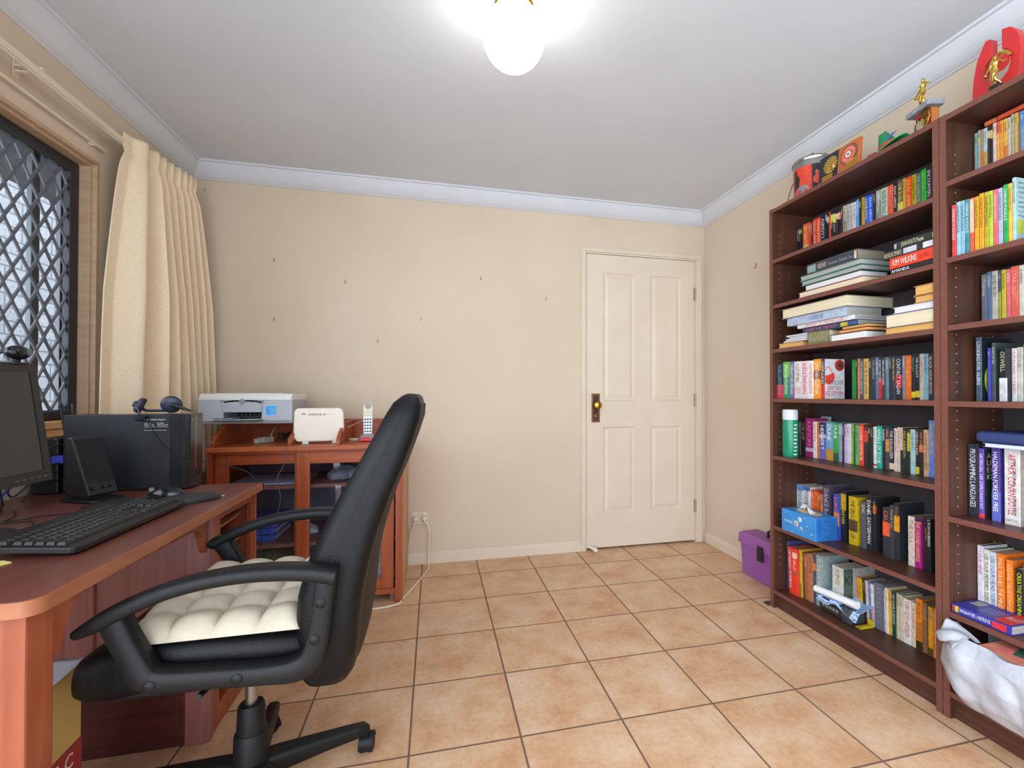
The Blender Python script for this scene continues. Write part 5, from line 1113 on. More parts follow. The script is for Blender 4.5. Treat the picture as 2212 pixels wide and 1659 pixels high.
b = MB().lathe([(.016, 0), (.016, .001), (.012, .0012), (.0118, .0004), (.004, .0006), (.001, .0012)], (0, -.0102, .170), 20, R=RS).xf(Tp); b.build('earpiece', M('earpiece_grey', (150, 146, 138), .45), hsb)
dome((-.288, -.325, ZC+.001), .048, .052, .040, 0).build('cradle', M('cradle_grey', (150, 144, 142), .45), ph)
b = MB().prism([(-.044, 0), (.044, 0), (.034, .014), (0, .022), (-.030, .014)], 'y', -.392, -.360).xf(Matrix.Translation((-.288, 0, ZC+.002))); b.build('cradle_front', M('cradle_red', (204, 44, 58), .4), ph, bevel=.004)
b = MB()
for k in range(3): b.tube([Vector((-.352 + (.030+.003*k)*math.cos(t*.35), -.31 + (.022+.002*k)*math.sin(t*.35), ZC+.004+.003*k)) for t in range(19)], .0022, 6)
b.build('coiled_cord', M('cord_cream', (206, 194, 166), .5), ph)
MB().tube(spline([(-.40, -.30, ZC+.07), (-.37, -.20, ZC+.085), (-.33, -.15, ZC+.10), (-.31, -.22, ZC+.07), (-.305, -.29, ZC+.03)]), .0022, 6).build('cord', M('cord_cream', (206, 194, 166), .5), ph)
# inside the glass cabinet
BL = M('folder_blue', (70, 96, 190), .4); PLW = M('plastic_pale', (190, 196, 206), .35, spec=.5)
for k in range(3):
    z = .3185 + .034*k
    t = thing('folder_box', ['bottom', 'middle', 'top'][k] + ' bright blue box of the stack behind the left glass door', 'box', (-.80, -.25, z), group='blue boxes in the cabinet')
    MB().box((-.885+.004*k, -.40+.005*k, z), (-.722, -.12, z+.031)).build('box_body', BL, t, bevel=.002)
    MB().box((-.7218, -.39, z+.004), (-.7212, -.14, z+.027)).build('pale_edge', PLW, t)
def crumple(c, sx_, sy_, sz_, seed, n=18):
    r = random.Random(seed); ph_ = [r.uniform(0, 6) for _ in range(9)]
    def f(u, v):
        a = 2*PI*u; e = PI*(v-.5); rr = 1 + .12*math.sin(3*a+ph_[0]) + .10*math.sin(5*a+ph_[1]+4*v) + .08*math.sin(9*a+ph_[2])*math.cos(3*e)
        z = max(-.35, math.sin(e)) * (1 + .18*math.sin(2*a+ph_[3]))
        return Vector(c) + Vector((sx_*math.cos(e)*math.cos(a)*rr, sy_*math.cos(e)*math.sin(a)*rr, sz_*(z+.35)))
    return MB().grid(f, n*2, n)
o = crumple((-.41, -.28, .613), .085, .09, .045, 4).build('plastic_bag', M('plastic_grey', (150, 154, 160), .3), None); tag(o, 'crumpled grey plastic bag on the upper shelf behind the right glass door', 'bag')
o = MB().loft([[(-.49, -.36, .3185), (-.30, -.36, .3185), (-.30, -.16, .3185), (-.49, -.16, .3185)], [(-.47, -.33, .40), (-.32, -.33, .38), (-.32, -.19, .38), (-.47, -.19, .40)], [(-.40, -.27, .50), (-.39, -.27, .50), (-.39, -.25, .50), (-.40, -.25, .50)]], True, 0, False).build('cloth_bag', M('cloth_slate', (108, 118, 138), .8, bump=(60, .3)), None, bevel=.01); tag(o, 'slate grey cloth bag peaked on the middle shelf behind the right glass door', 'bag')
o = crumple((-.60, -.27, .3185), .055, .06, .03, 9).build('plastic_wrap', PLW, None); tag(o, 'small pale plastic packet beside the blue boxes in the cabinet', 'packet')
o = crumple((-.80, -.27, .0855), .13, .12, .17, 12).build('canvas_bag', M('canvas_olive', (112, 116, 82), .85, bump=(80, .3)), None); tag(o, 'olive canvas bag on the cabinet floor behind the left glass door', 'bag')
o = MB().box((-.30, -.42, .086), (-.135, -.16, .175)).build('archive_box', M('box_white', (206, 204, 204), .6), None, bevel=.003); tag(o, 'white box low behind the right glass door', 'box')
o = MB().box((-.29, -.40, .1755), (-.145, -.17, .255)).build('archive_box', M('box_buff', (190, 172, 150), .6), None, bevel=.003); tag(o, 'buff box stacked on a white box in the cabinet', 'box')
o = MB().box((-.94, -.42, .6125), (-.58, -.12, .618)).build('glass_sheet', PLW, None); tag(o, 'pale sheet lying on the upper shelf behind the left glass door', 'sheet')

# ------------------------------------------------------------------ power point, leads, wall hooks
so = thing('power_point', 'white double power point low on the back wall', 'power point', (-.012, 0, .29))
SO = M('socket_cream', (206, 194, 172), .4)
MB().box((-.069, -.009, .249), (.044, -.0005, .334)).build('face_plate', SO, so, bevel=.002)
for x in (-.042, .012): MB().box((x-.006, -.0125, .310), (x+.006, -.009, .326)).build('rocker_switch', M('switch_white', (230, 224, 212), .3), so, bevel=.001)
WC = M('lead_white', (226, 214, 192), .4)
def plug(x, pts, label, r=.0045):
    t = thing('power_lead', label, 'power lead', (x, -.03, .28))
    MB().lathe([(.001, 0), (.020, 0), (.019, .016), (.012, .028), (.006, .034), (.001, .035)], (x, -.0095, .285), 20, R=Matrix.Rotation(math.radians(80), 3, 'X')).build('plug', WC, t)
    MB().tube(spline(pts), r, 8).build('lead', WC, t)
plug(-.042, [(-.042, -.040, .278), (-.048, -.045, .262), (-.060, -.040, .235), (-.072, -.03, .20), (-.078, -.02, .14)], 'white plug and short lead going down behind the cabinet')
plug(.012, [(.012, -.042, .278), (.026, -.048, .268), (.040, -.045, .235), (.044, -.040, .17), (.041, -.04, .08), (.040, -.055, .012), (.036, -.12, .0055), (.00, -.25, .0055), (-.05, -.40, .0055), (-.085, -.50, .0055), (-.105, -.56, .0055), (-.17, -.585, .0055), (-.25, -.59, .0055), (-.34, -.585, .0055)], 'white plug and long white lead trailing over the floor tiles')
HK = M('hook_steel', (120, 104, 86), .4, .6)
names = ['upper left of the back wall', 'mid height above the printer end of the back wall', 'upper wall between lamp and door', 'mid wall above the router', 'wall above the printer', 'wall above the phone', 'wall near the door frame top', 'back wall by the curtain top']
for k, (x, z) in enumerate(((-.856, 1.868), (-.463, 1.761), (.362, 1.83), (-.015, 1.548), (-.854, 1.516), (-.273, 1.40), (.802, 1.718), (-1.218, 2.25))):
    b = MB().tube(spline([(x, -.001, z+.012), (x, -.006, z+.010), (x, -.007, z-.006), (x, -.012, z-.010), (x+.001, -.014, z-.004)], 4), .0016 if k not in (3, 5, 6, 7) else .0011, 6)
    o = b.build('picture_hook', HK, None); tag(o, 'small bare picture hook on the ' + names[k], 'hook', 'picture hooks left on the walls')
b = MB().tube(spline([(XR-.001, -.567, 1.878), (XR-.006, -.567, 1.876), (XR-.008, -.567, 1.858), (XR-.014, -.567, 1.853), (XR-.016, -.567, 1.861)], 4), .0018, 6); b.tube([(XR-.001, -.567, 1.880), (XR-.012, -.567, 1.880)], .0018, 6)
o = b.build('picture_hook', HK, None); tag(o, 'small bare picture hook on the right wall between door and bookcase', 'hook', 'picture hooks left on the walls')

# ------------------------------------------------------------------ purple file box
fb = thing('file_box', 'purple plastic file box with black latch against the right wall', 'file box', (1.93, -.74, 0))
PU = M('purple_plastic', (142, 84, 152), .5, bump=(300, .08))
yA, yB = -.580, -.955
b = MB().loft([[(1.884, yA-.004, .0), (1.988, yA-.004, .0), (1.988, yB, .0), (1.884, yB, .0)], [(1.872, yA, .235), (1.990, yA, .235), (1.990, yB, .235), (1.872, yB, .235)]], True, 0, False); b.build('box_body', PU, fb, bevel=.006)
b = MB().loft([[(1.862, yA+.008, .186), (1.992, yA+.008, .186), (1.992, yB-.004, .186), (1.862, yB-.004, .186)], [(1.866, yA+.005, .240), (1.991, yA+.005, .240), (1.991, yB, .240), (1.866, yB, .240)], [(1.880, yA-.004, .252), (1.990, yA-.004, .254), (1.990, yB, .254), (1.880, yB, .252)]], True, 0, False); b.build('lid', PU, fb, bevel=.004)
b = MB().box((1.858, -.795, .130), (1.8625, -.745, .215)); b.box((1.856, -.788, .150), (1.859, -.752, .185)); lt = b.build('latch', BP, fb, bevel=.002)
b = MB(); P_ = [(1.935, -.745, .252), (1.935, -.745, .285), (1.935, -.755, .292), (1.935, -.865, .292), (1.935, -.875, .285), (1.935, -.875, .252)]; b.tube(P_, .007, 8); b.build('handle', BP, fb)

# ------------------------------------------------------------------ things on top of the bookcases
GOLD = M('trophy_gold', (226, 186, 92), .14, 1.0)
MARB = M('marble_grey', (152, 158, 164), .25, spec=.5, var=(26, 1.0, (112, 118, 126)))
def bowler(b, o, s, ang=0):
    R = Matrix.Rotation(math.radians(ang), 3, 'Z'); P = lambda p: Vector(o) + R @ (Vector(p)*s)
    b.tube([P((0, 0, .046)), P((0, 0, .054)), P((-.001, 0, .066)), P((-.001, 0, .078)), P((0, 0, .086)), P((0, 0, .091))], [.0065*s, .0085*s, .0075*s, .0105*s, .006*s, .003*s], 12)
    b.tube([P((0, .010, .083)), P((0, 0, .085)), P((0, -.010, .083))], [.0042*s, .005*s, .0042*s], 10)
    b.ell(P((-.001, 0, .0975)), (.0058*s, .0052*s, .0072*s), 14, 10); b.ell(P((.0008, 0, .0995)), (.0062*s, .0057*s, .006*s), 12, 8); b.ell(P((-.0068, 0, .0968)), (.0012*s, .001*s, .0016*s), 8, 6)
    b.tube([P((0, .011, .083)), P((.002, .017, .071)), P((-.003, .022, .060)), P((-.006, .024, .053))], [.0042*s, .0036*s, .003*s, .0026*s], 10); b.ell(P((-.007, .025, .047)), (.0062*s,)*3, 16, 10)
    b.tube([P((0, -.011, .083)), P((.001, -.020, .074)), P((-.002, -.029, .069)), P((-.003, -.036, .066))], [.0042*s, .0035*s, .0028*s, .002*s], 10)
    b.tube([P((0, -.004, .050)), P((-.013, -.004, .036)), P((-.012, .001, .030)), P((-.004, .007, .014)), P((-.002, .010, .003)), P((-.011, .010, .001))], [.0068*s, .0056*s, .0052*s, .0042*s, .003*s, .0026*s], 10)
    b.tube([P((0, .004, .050)), P((.003, .005, .034)), P((.006, .004, .026)), P((.015, -.004, .013)), P((.019, -.006, .004)), P((.013, -.008, .002))], [.0068*s, .0054*s, .005*s, .0038*s, .0028*s, .0024*s], 10)
ZT = 2.0142
tr = thing('bowling_trophy', 'gold bowler trophy with marble slab and red plinth over the bookcase join', 'trophy', (1.805, -1.718, ZT))
Tt = Matrix.Translation((1.805, -1.718, ZT)) @ Matrix.Rotation(math.radians(-14), 4, 'Z')
b = MB().box((-.020, -.040, 0), (.030, .040, .008)); b.box((.0, -.034, .008), (.028, .034, .090)); b.xf(Tt).build('plinth', M('trophy_timber', (186, 120, 60), .4), tr)
b = MB().box((-.0025, -.033, .009), (-.0003, .033, .0895)); b.xf(Tt).build('red_front', M('trophy_red', (206, 36, 40), .35), tr)
b = MB().prism([(-.028, -.052), (.034, -.052), (.034, .052), (-.028, .052)], 'z', .0905, .110).xf(Tt); b.build('marble_slab', MARB, tr, bevel=.004)
b = MB().lathe([(.029, 0), (.029, .001)], (-.0027, .010, .050), 28, R=Matrix.Rotation(-PI/2, 3, 'Y'), smooth=False).xf(Tt); b.build('disc_plaque', M('trophy_black', (24, 22, 22), .3), tr)
b = MB()
for k in range(6): b.box((-.0050, .012-.022*math.cos(k*.35-.9), .030+.0065*k), (-.0040, .012+.020*math.cos(k*.35-.9), .0325+.0065*k))
for k in range(4): b.tube([Vector((-.0048, .012+.010*(k-1.5)*.5, .034)), Vector((-.0048, .012+.014*(k-1.5), .072))], .0008, 5)
b.xf(Tt).build('engraved_emblem', M('emblem_ivory', (226, 214, 170), .4), tr)
b = MB().prism([(-.016, .0), (.004, -.0), (.022, .034), (.017, .066), (.004, .078), (-.010, .078), (-.023, .066), (-.028, .034), (-.006, -.022)], 'x', -.016, -.010)
b.xf(Matrix.Translation((0, -.020, .032)) @ Matrix.Scale(.82, 4)); sh = b.xf(Tt).build('gold_shield', GOLD, tr, bevel=.002)
b = MB().lathe([(.001, .002), (.008, .002), (.018, 0), (.0185, -.001)], (0, 0, 0), 24, R=Matrix.Rotation(-PI/2, 3, 'Y')); b.xf(Matrix.Translation((-.0150, -.0225, .074))); b.xf(Tt); b.build('medallion', M('medal_dark_gold', (140, 100, 40), .25, 1.0), sh)
b = MB(); bowler(b, (-.002, .0, .1105), 1.0); b.xf(Tt); b.build('bowler_figure', GOLD, tr)
# red horseshoe trophy
hr = thing('horseshoe_trophy', 'tall red horseshoe trophy with a gold bowler on the right bookcase', 'trophy', (1.87, -1.905, ZT))
RED = M('trophy_enamel_red', (198, 44, 46), .3, spec=.5)
u_ = [(-1.893, 2.252), (-1.878, 2.256), (-1.868, 2.238), (-1.853, 2.205), (-1.842, 2.150), (-1.838, 2.090), (-1.845, ZT), (-1.960, ZT), (-1.970, 2.100), (-1.974, 2.160), (-1.970, 2.205), (-1.960, 2.235), (-1.945, 2.254), (-1.923, 2.262), (-1.923, 2.196), (-1.938, 2.190), (-1.946, 2.172), (-1.946, 2.140), (-1.938, 2.115), (-1.918, 2.098), (-1.898, 2.098), (-1.878, 2.112), (-1.870, 2.140), (-1.875, 2.172), (-1.893, 2.190)]
MB().prism(u_, 'x', 1.858, 1.890).build('horseshoe', RED, hr, bevel=.002)
b = MB().tube([Vector((1.850, -1.925 + .026*math.sin(math.radians(a)), 2.150 + .030*math.cos(math.radians(a)))) for a in range(-80, 150, 15)], .006, 8); b.build('gold_wreath', GOLD, hr)
b = MB().lathe([(.024, 0), (.024, .002)], (1.853, -1.925, 2.148), 24, R=Matrix.Rotation(-PI/2, 3, 'Y')); b.build('red_disc', RED, hr)
b = MB().lathe([(.034, ZT), (.034, ZT+.01), (.022, ZT+.018), (.018, ZT+.05), (.014, ZT+.054)], (1.822, -1.930, 0), 24); b.build('pedestal', M('trophy_black', (24, 22, 22), .3), hr)
b = MB(); bowler(b, (1.822, -1.928, ZT+.054), .92); b.build('bowler_figure', GOLD, hr)
# lidded ice bucket
ib = thing('ice_bucket', 'metal lidded ice bucket with red and black band pictures on the bookcase top', 'bucket', (1.892, -1.118, ZT))
STL = M('bucket_steel', (170, 168, 164), .22, .95)
c = (1.892, -1.118, 0)
MB().lathe([(.001, ZT), (.078, ZT), (.080, ZT+.006), (.084, ZT+.165), (.086, ZT+.20), (.082, ZT+.202)], c, 48).build('bucket_body', STL, ib)
MB().lathe([(.089, ZT+.198), (.091, ZT+.206), (.086, ZT+.214), (.060, ZT+.224), (.022, ZT+.230), (.001, ZT+.231)], c, 48).build('lid', STL, ib)
b = MB().lathe([(.006, ZT+.229), (.005, ZT+.238)], c, 12); b.tube([Vector((c[0], c[1] + .014*math.cos(math.radians(a)), ZT+.240+.016*math.sin(math.radians(a)))) for a in range(0, 181, 20)], .0035, 8); b.build('lid_knob', STL, ib)
def patch(a0, a1, z0, z1, r=.0005, n=10):
    def f(u, v):
        a = math.radians(a0 + (a1-a0)*u); z = z0 + (z1-z0)*v; rr = .080 + .004*(z-ZT)/.165 + r
        return Vector((c[0] + rr*math.cos(a), c[1] + rr*math.sin(a), z))
    return MB().grid(f, n, 2)
def blob(ac, zc, ra, rz, col, nm, r=.0012, wob=0):
    vs = []; n = 22; rr = None
    for k in range(n):
        t = 2*PI*k/n; q = 1 + wob*math.sin(3*t+ac) + wob*.6*math.sin(5*t)
        a = math.radians(ac + ra*q*math.cos(t)); z = zc + rz*q*math.sin(t); rr = .080 + .004*(z-ZT)/.165 + r
        vs.append((c[0] + rr*math.cos(a), c[1] + rr*math.sin(a), z))
    zc_ = .080 + .004*(zc-ZT)/.165 + r + .0004; a = math.radians(ac); vs.append((c[0] + zc_*math.cos(a), c[1] + zc_*math.sin(a), zc))
    return MB().add(vs, [(k, (k+1) % n, n) for k in range(n)]).build(nm, C(col, .35), ib)
patch(120, 225, ZT+.01, ZT+.170).build('picture_band', C('e04830', .35), ib); patch(225, 330, ZT+.01, ZT+.170).build('picture_band', C('2a2c30', .35), ib)
blob(172, ZT+.11, 13, .045, '242424', 'picture_figure', wob=.18); blob(195, ZT+.05, 22, .030, '8c8c98', 'picture_shape', .0010); blob(262, ZT+.045, 26, .036, 'd8a018', 'picture_drum'); blob(285, ZT+.095, 20, .028, 'd49c1c', 'picture_drum', .0016); blob(242, ZT+.095, 14, .022, 'e85848', 'picture_shape', .0018); blob(262, ZT+.132, 5, .008, 'e8e8e8', 'picture_shape', .002); blob(240, ZT+.125, 6, .013, 'e86858', 'picture_figure', .0022, .15)
b = MB().tube(spline([(1.875, -1.030, ZT+.165), (1.858, -1.022, ZT+.13), (1.835, -1.022, ZT+.06), (1.832, -1.025, ZT+.02)]), .0028, 8); b.ell((1.878, -1.0305, ZT+.168), (.008, .008, .008), 12, 8); b.build('bail_handle', STL, ib)
# plaques
def plaque(name, label, x, y0, y1, h, col, deg, extra):
    t = thing(name, label, 'plaque', (x, (y0+y1)/2, ZT))
    T = Matrix.Translation((x, (y0+y1)/2, ZT+.002)) @ Matrix.Rotation(math.radians(deg), 4, 'Y'); w = abs(y1-y0)/2
    MB().box((0, -w, 0), (.014, w, h)).xf(T).build('plaque_board', M('plaque_' + col, col, .35), t, bevel=.003)
    MB().loft([[(.014, -.01, .0), (.014, .01, .0), (.014, .01, h*.6), (.014, -.01, h*.6)], [(.05, -.008, .0), (.05, .008, .0), (.016, .008, h*.62), (.016, -.008, h*.62)]], True, 0, False).xf(T).build('easel_strut', M('plaque_' + col, col, .35), t)
    extra(t, T, w, h); return t
RY = Matrix.Rotation(-PI/2, 3, 'Y')
def ex1(t, T, w, h):
    MB().lathe([(.030, 0), (.030, .001), (.027, .003), (.020, .002), (.017, .004), (.001, .005)], (-.0003, -.010, h*.62), 40, R=RY).xf(T).build('gold_medal', GOLD, t)
    b = MB()
    for k in range(18):
        a = 2*PI*k/18; b.ell((-.002, -.010+.033*math.cos(a), h*.62+.033*math.sin(a)), (.0015, .006, .004), 8, 5, R=Matrix.Rotation(a, 3, 'X'))
    b.xf(T).build('laurel_rim', M('medal_pale_gold', (214, 190, 120), .3, .9), t)
    MB().box((-.001, -w+.03, .020), (-.0003, w-.02, .048)).xf(T).build('name_plate', M('plate_gold', (196, 150, 60), .3, .8), t)
plaque('award_plaque', 'black award plaque with round gold medal beside the ice bucket', 1.788, -1.258, -1.366, .142, '26272a', 5, ex1)
def ex2(t, T, w, h):
    for r, z, col, nm in ((.042, .0004, '2c1c18', 'rosette_rim'), (.034, .0012, 'e06048', 'rosette_ring'), (.018, .0020, 'c04830', 'rosette_ring'), (.014, .0028, 'd8d0c8', 'rosette_centre'), (.004, .0036, '1c1c1c', 'rosette_eye')):
        MB().lathe([(r, 0), (r, z)], (-.0002, 0, h*.60), 40, R=RY, smooth=False).xf(T).build(nm, C(col, .4), t)
    b = MB()
    for k in range(28):
        a = 2*PI*k/28; b.tube([Vector((-.0018, .019*math.cos(a), h*.60+.019*math.sin(a))), Vector((-.0018, .032*math.cos(a), h*.60+.032*math.sin(a)))], .0006, 4)
    for k in range(24):
        a = 2*PI*k/24; b.lathe([(.0022, 0), (.0022, .001)], (-.0004, .038*math.cos(a), h*.60+.038*math.sin(a)), 6, R=RY, smooth=False)
    b.xf(T).build('rosette_lines', C('e8b8a0', .4), t)
    MB().box((-.001, -w+.01, .012), (-.0003, w-.045, .050)).xf(T).build('name_plate', M('plate_gold', (196, 150, 60), .3, .8), t)
plaque('award_plaque', 'orange timber award plaque with dartboard rosette on the bookcase', 1.768, -1.380, -1.486, .128, 'b4602c', 5, ex2)
# green felt hat and the red card
gh = thing('felt_hat', 'small green felt hat with red band on the bookcase top', 'hat', (1.808, -1.585, ZT))
GF = M('felt_green', (26, 130, 78), .85, bump=(200, .2)); GF2 = M('felt_green_bright', (34, 160, 82), .85, bump=(200, .2))
Th = Matrix.Translation((1.808, -1.585, ZT+.024)) @ Matrix.Rotation(math.radians(-10), 4, 'X')
def brim(u, v):
    a = 2*PI*u; r = .036 + .034*v
    return Vector((r*.75*math.cos(a), r*1.05*math.sin(a), .010 - .022*v*math.cos(a)**2 - .016*v*math.sin(a) * (1 if math.sin(a) > 0 else .2)))
MB().grid(brim, 40, 6).xf(Th).build('brim', GF2, gh, solid=.003)
secs = []
for k in range(9):
    t = k/8; z = .008 + .075*t; r = .036*(1-.55*t**1.5)
    secs.append([(r*.75*math.cos(2*PI*j/24), .006*t*8*.3 + r*(1.05-.25*t)*math.sin(2*PI*j/24), z - .012*t*(math.cos(2*PI*j/24)**2)) for j in range(24)])
MB().loft(secs).xf(Th).build('crown', GF, gh)
b = MB().loft([[(r*.77*math.cos(2*PI*j/24), r*1.07*math.sin(2*PI*j/24), z) for j in range(24)] for r, z in ((.0365, .010), (.036, .022))], False); b.xf(Th).build('hat_band', M('band_red', (206, 52, 44), .6), gh)
MB().tube([(-.028, -.02, .022), (-.03, -.035, .030), (-.024, -.055, .036)], [.002, .005, .001], 6).xf(Th).build('feather', M('feather_blue', (70, 84, 170), .6), gh)
o = MB().box((1.80, -1.530, ZT+.0005), (1.835, -1.495, ZT+.042)).build('gift_box', M('box_red', (176, 50, 48), .5), None, bevel=.002); tag(o, 'little red box between orange plaque and green hat', 'box')

# ------------------------------------------------------------------ books
PAGE = {k: M('page_' + k, v, .85, spec=.1, grain=((8, 8, 420), w)) for k, v, w in (('cream', (222, 208, 178), (200, 186, 156)), ('white', (226, 224, 220), (204, 202, 200)), ('tan', (214, 170, 104), (190, 146, 84)), ('grey', (172, 170, 160), (150, 148, 140)), ('dusty', (150, 140, 122), (128, 118, 102)))}
ORD = ['first', 'second', 'third', 'fourth', 'fifth', 'sixth', 'seventh', 'eighth', 'ninth', 'tenth']
ORD += ['eleventh', 'twelfth', 'thirteenth', 'fourteenth', 'fifteenth', 'sixteenth', 'seventeenth', 'eighteenth', 'nineteenth', 'twentieth']
ORD += ['twenty-' + q for q in ORD[:9]] + ['thirtieth'] + ['thirty-' + q for q in ORD[:9]] + ['fortieth'] + ['forty-' + q for q in ORD[:3]]
def book(y0, y1, h, xs, d, col, tc, title, z, label, group, o, pages):
    """an upright book with its spine towards the room"""
    t = y0 - y1; ym = (y0+y1)/2
    B = thing('book', label, 'book', (xs + d/2, ym, z + .0003), (0, 0, 0), group)
    ln = math.radians(o.get('lean', 0))
    L = Matrix.Translation((xs, ym, z+.0003))
    if ln: L = L @ Matrix.Translation((0, -t/2, 0)) @ Matrix.Rotation(-ln, 4, 'X') @ Matrix.Translation((0, t/2, 0))
    c = min(.0013, t*.12); hw = t/2 - .0002; rd = min(.0022, t*.16)
    # cover: spine with softly rounded shoulders and two boards
    sp = [(rd*.9, hw), (rd*.25, hw-rd*.25), (0, hw-rd), (0, -hw+rd), (rd*.25, -hw+rd*.25), (rd*.9, -hw)]
    poly = [(d, hw)] + sp + [(d, -hw), (d, -hw+c), (c*1.2, -hw+c), (c*1.2, hw-c), (d, hw-c)]
    MB().prism(poly, 'z', 0, h).xf(L).build('cover', C(col, .38), B)
    MB().box((c*1.25, -hw+c+.0001, .0012), (d-.0012, hw-c-.0001, h-.0012)).xf(L).build('pages', pages, B)
    for f0, f1, bc in o.get('b', []):
        e = .00025
        MB().prism([(rd*.9, hw+e), (rd*.2-e, hw-rd*.2+e*.5), (-e, hw-rd), (-e, -hw+rd), (rd*.2-e, -hw+rd*.2-e*.5), (rd*.9, -hw-e)], 'z', h*f0+.0005, h*f1-.0005).xf(L).build('spine_band', C(bc, .38), B)
    bl = MB(); hh = min(t*.58, .021)
    if o.get('b2'):
        bl.text(title, (-.0006, -t*.06, h*.97), (0, 0, -1), (0, -1, 0), h*.92, t*.36)
        bl.text('MISSION EARTH', (-.0006, t*.30, h*.80), (0, 0, -1), (0, -1, 0), h*.6, t*.18, 1)
    else:
        Ln = h*(.80 if len(title) > 7 else .12*len(title))
        bl.text(title, (-.0006, hh*.5, h*.93), (0, 0, -1), (0, -1, 0), Ln, hh)
    if bl.v: bl.xf(L).build('lettering', [C(tc, .45), C('c8a020', .45)], B)
    cv = o.get('cover')
    S = -hw - .0004
    def face(mb, nm, col_): mb.xf(L).build(nm, C(col_, .38), B)
    if cv == 1:
        face(MB().box((.001, S-.0002, .001), (d-.001, S, h-.001)), 'front_cover', 'c8c8cc')
        b_ = MB().add([(.002, S-.0005, h*.40), (.03, S-.0005, h*.36), (.055, S-.0005, h*.52), (.05, S-.0005, h*.66), (.02, S-.0005, h*.60), (.002, S-.0005, h*.58)], [(0, 1, 2, 3, 4, 5)])
        b_.tube([Vector((.002+.05*q/8, S-.0006, h*(.70+.10*math.sin(q*.6)))) for q in range(9)], .002, 5)
        face(b_, 'cover_splash', 'd84030')
        b_ = MB()
        b_.lathe([(.026, 0), (.026, .0006)], (.080, S-.0003, h*.84), 30, R=Matrix.Rotation(PI/2, 3, 'X'), smooth=False); face(b_, 'cover_phone_dial', 'c83830')
        b_ = MB().lathe([(.019, 0), (.019, .0010)], (.082, S-.0003, h*.84), 30, R=Matrix.Rotation(PI/2, 3, 'X'), smooth=False); face(b_, 'cover_phone_dial', '2c2426')
        b_ = MB()
        for k in range(7): b_.lathe([(.0038, 0), (.0038, .0013)], (.082+.0125*math.cos(k*.9), S-.0003, h*.84+.0125*math.sin(k*.9)), 10, R=Matrix.Rotation(PI/2, 3, 'X'), smooth=False)
        face(b_, 'cover_dial_holes', 'b04030')
        b_ = MB().text('COMPULSION', (.006, S-.0006, h*.36), (1, 0, 0), (0, 0, 1), d-.014, .021); face(b_, 'cover_lettering', '34343a')
        b_ = MB().text('JONATHAN', (.014, S-.0006, h*.225), (1, 0, 0), (0, 0, 1), d-.034, .020); b_.text('KELLERMAN', (.006, S-.0006, h*.085), (1, 0, 0), (0, 0, 1), d-.014, .022); face(b_, 'cover_lettering', 'c02838')
    elif cv == 2:
        face(MB().box((.001, S-.0002, .001), (d-.001, S, h-.001)), 'front_cover', '56665a')
        face(MB().text('STEPHEN', (.012, S-.0006, h*.90), (1, 0, 0), (0, 0, 1), d-.03, .014), 'cover_lettering', '2c2c26')
        face(MB().text('KING', (.008, S-.0006, h*.66), (1, 0, 0), (0, 0, 1), d-.016, .046), 'cover_lettering', '24302a')
    elif cv == 3:
        face(MB().box((.001, S-.0002, .001), (d-.001, S, h-.001)), 'back_cover', 'a4c4c2')
        b_ = MB()
        for k, s in enumerate(('Here comes', 'CHARLIE BROWN', 'HANDS UP', 'You are the', 'guest of', 'honor', 'by Charles', 'M Schulz')): b_.text(s, (.010, S-.0006, h*(.90-.075*k)), (1, 0, 0), (0, 0, 1), d-.024, .008)
        face(b_, 'cover_lettering', '3c4c4c')
        face(MB().box((.004, S-.0006, h*.12), (d-.004, S-.0003, h*.34)), 'cover_picture', 'b0c050')
    elif cv == 4:
        face(MB().box((.001, S-.0002, .001), (d-.001, S, h-.001)), 'front_cover', '1c2226')
        b_ = MB().ell((.045, S-.0004, h*.33), (.034, .0006, h*.26), 24, 10); face(b_, 'cover_picture', 'a8b820')
    elif cv == 5:
        face(MB().box((.001, S-.0002, .001), (d-.001, S, h-.001)), 'front_cover', '2c302c')
        b_ = MB()
        for k, s in enumerate(('ARTIFICIAL', 'LIFE', 'EXPLORERS', 'KIT')): b_.text(s, (.012, S-.0006, h*(.86-.10*k)), (1, 0, 0), (0, 0, 1), d-.03, .018)
        face(b_, 'cover_lettering', 'd8d0c8')
        face(MB().lathe([(.010, 0), (.010, .0006)], (d*.62, S-.0003, h*.12), 18, R=Matrix.Rotation(PI/2, 3, 'X'), smooth=False), 'cover_badge', 'c83040')
    elif cv == 6:
        face(MB().box((.001, S-.0002, .001), (d-.001, S, h-.001)), 'front_cover', 'a89c8c')
        b_ = MB().text('THE ORIGINAL ILLUSTRATED', (-.0007, -t*.05, h*.86), (0, 0, -1), (0, -1, 0), h*.72, t*.22); b_.xf(L).build('lettering', C('383838'), B)
        MB().text('CASTLE', (-.0007, t*.40, h*.045), (0, -1, 0), (0, 0, 1), t*.7, .008).xf(L).build('lettering', C('505058'), B)
    return B
pk = random.Random(11)
cnt = {}
for key, rown, z, rows in BOOK_ROWS:
    for (y0, y1, h, xs, d, col, tc, title, desc, o) in rows:
        cnt[rown] = cnt.get(rown, 0) + 1
        lab = '%s, %s from left on the %s' % (desc, ORD[cnt[rown]-1], rown.replace(' of the ', ', '))
        if len(lab.split()) > 16: lab = '%s, %s on the %s' % (desc, ORD[cnt[rown]-1], rown.replace(' of the ', ', '))
        book(y0, y1, h, xs, d, col, tc, title, z, lab, 'books on the ' + rown, o, PAGE[pk.choice(['cream', 'dusty', 'grey', 'dusty'])])

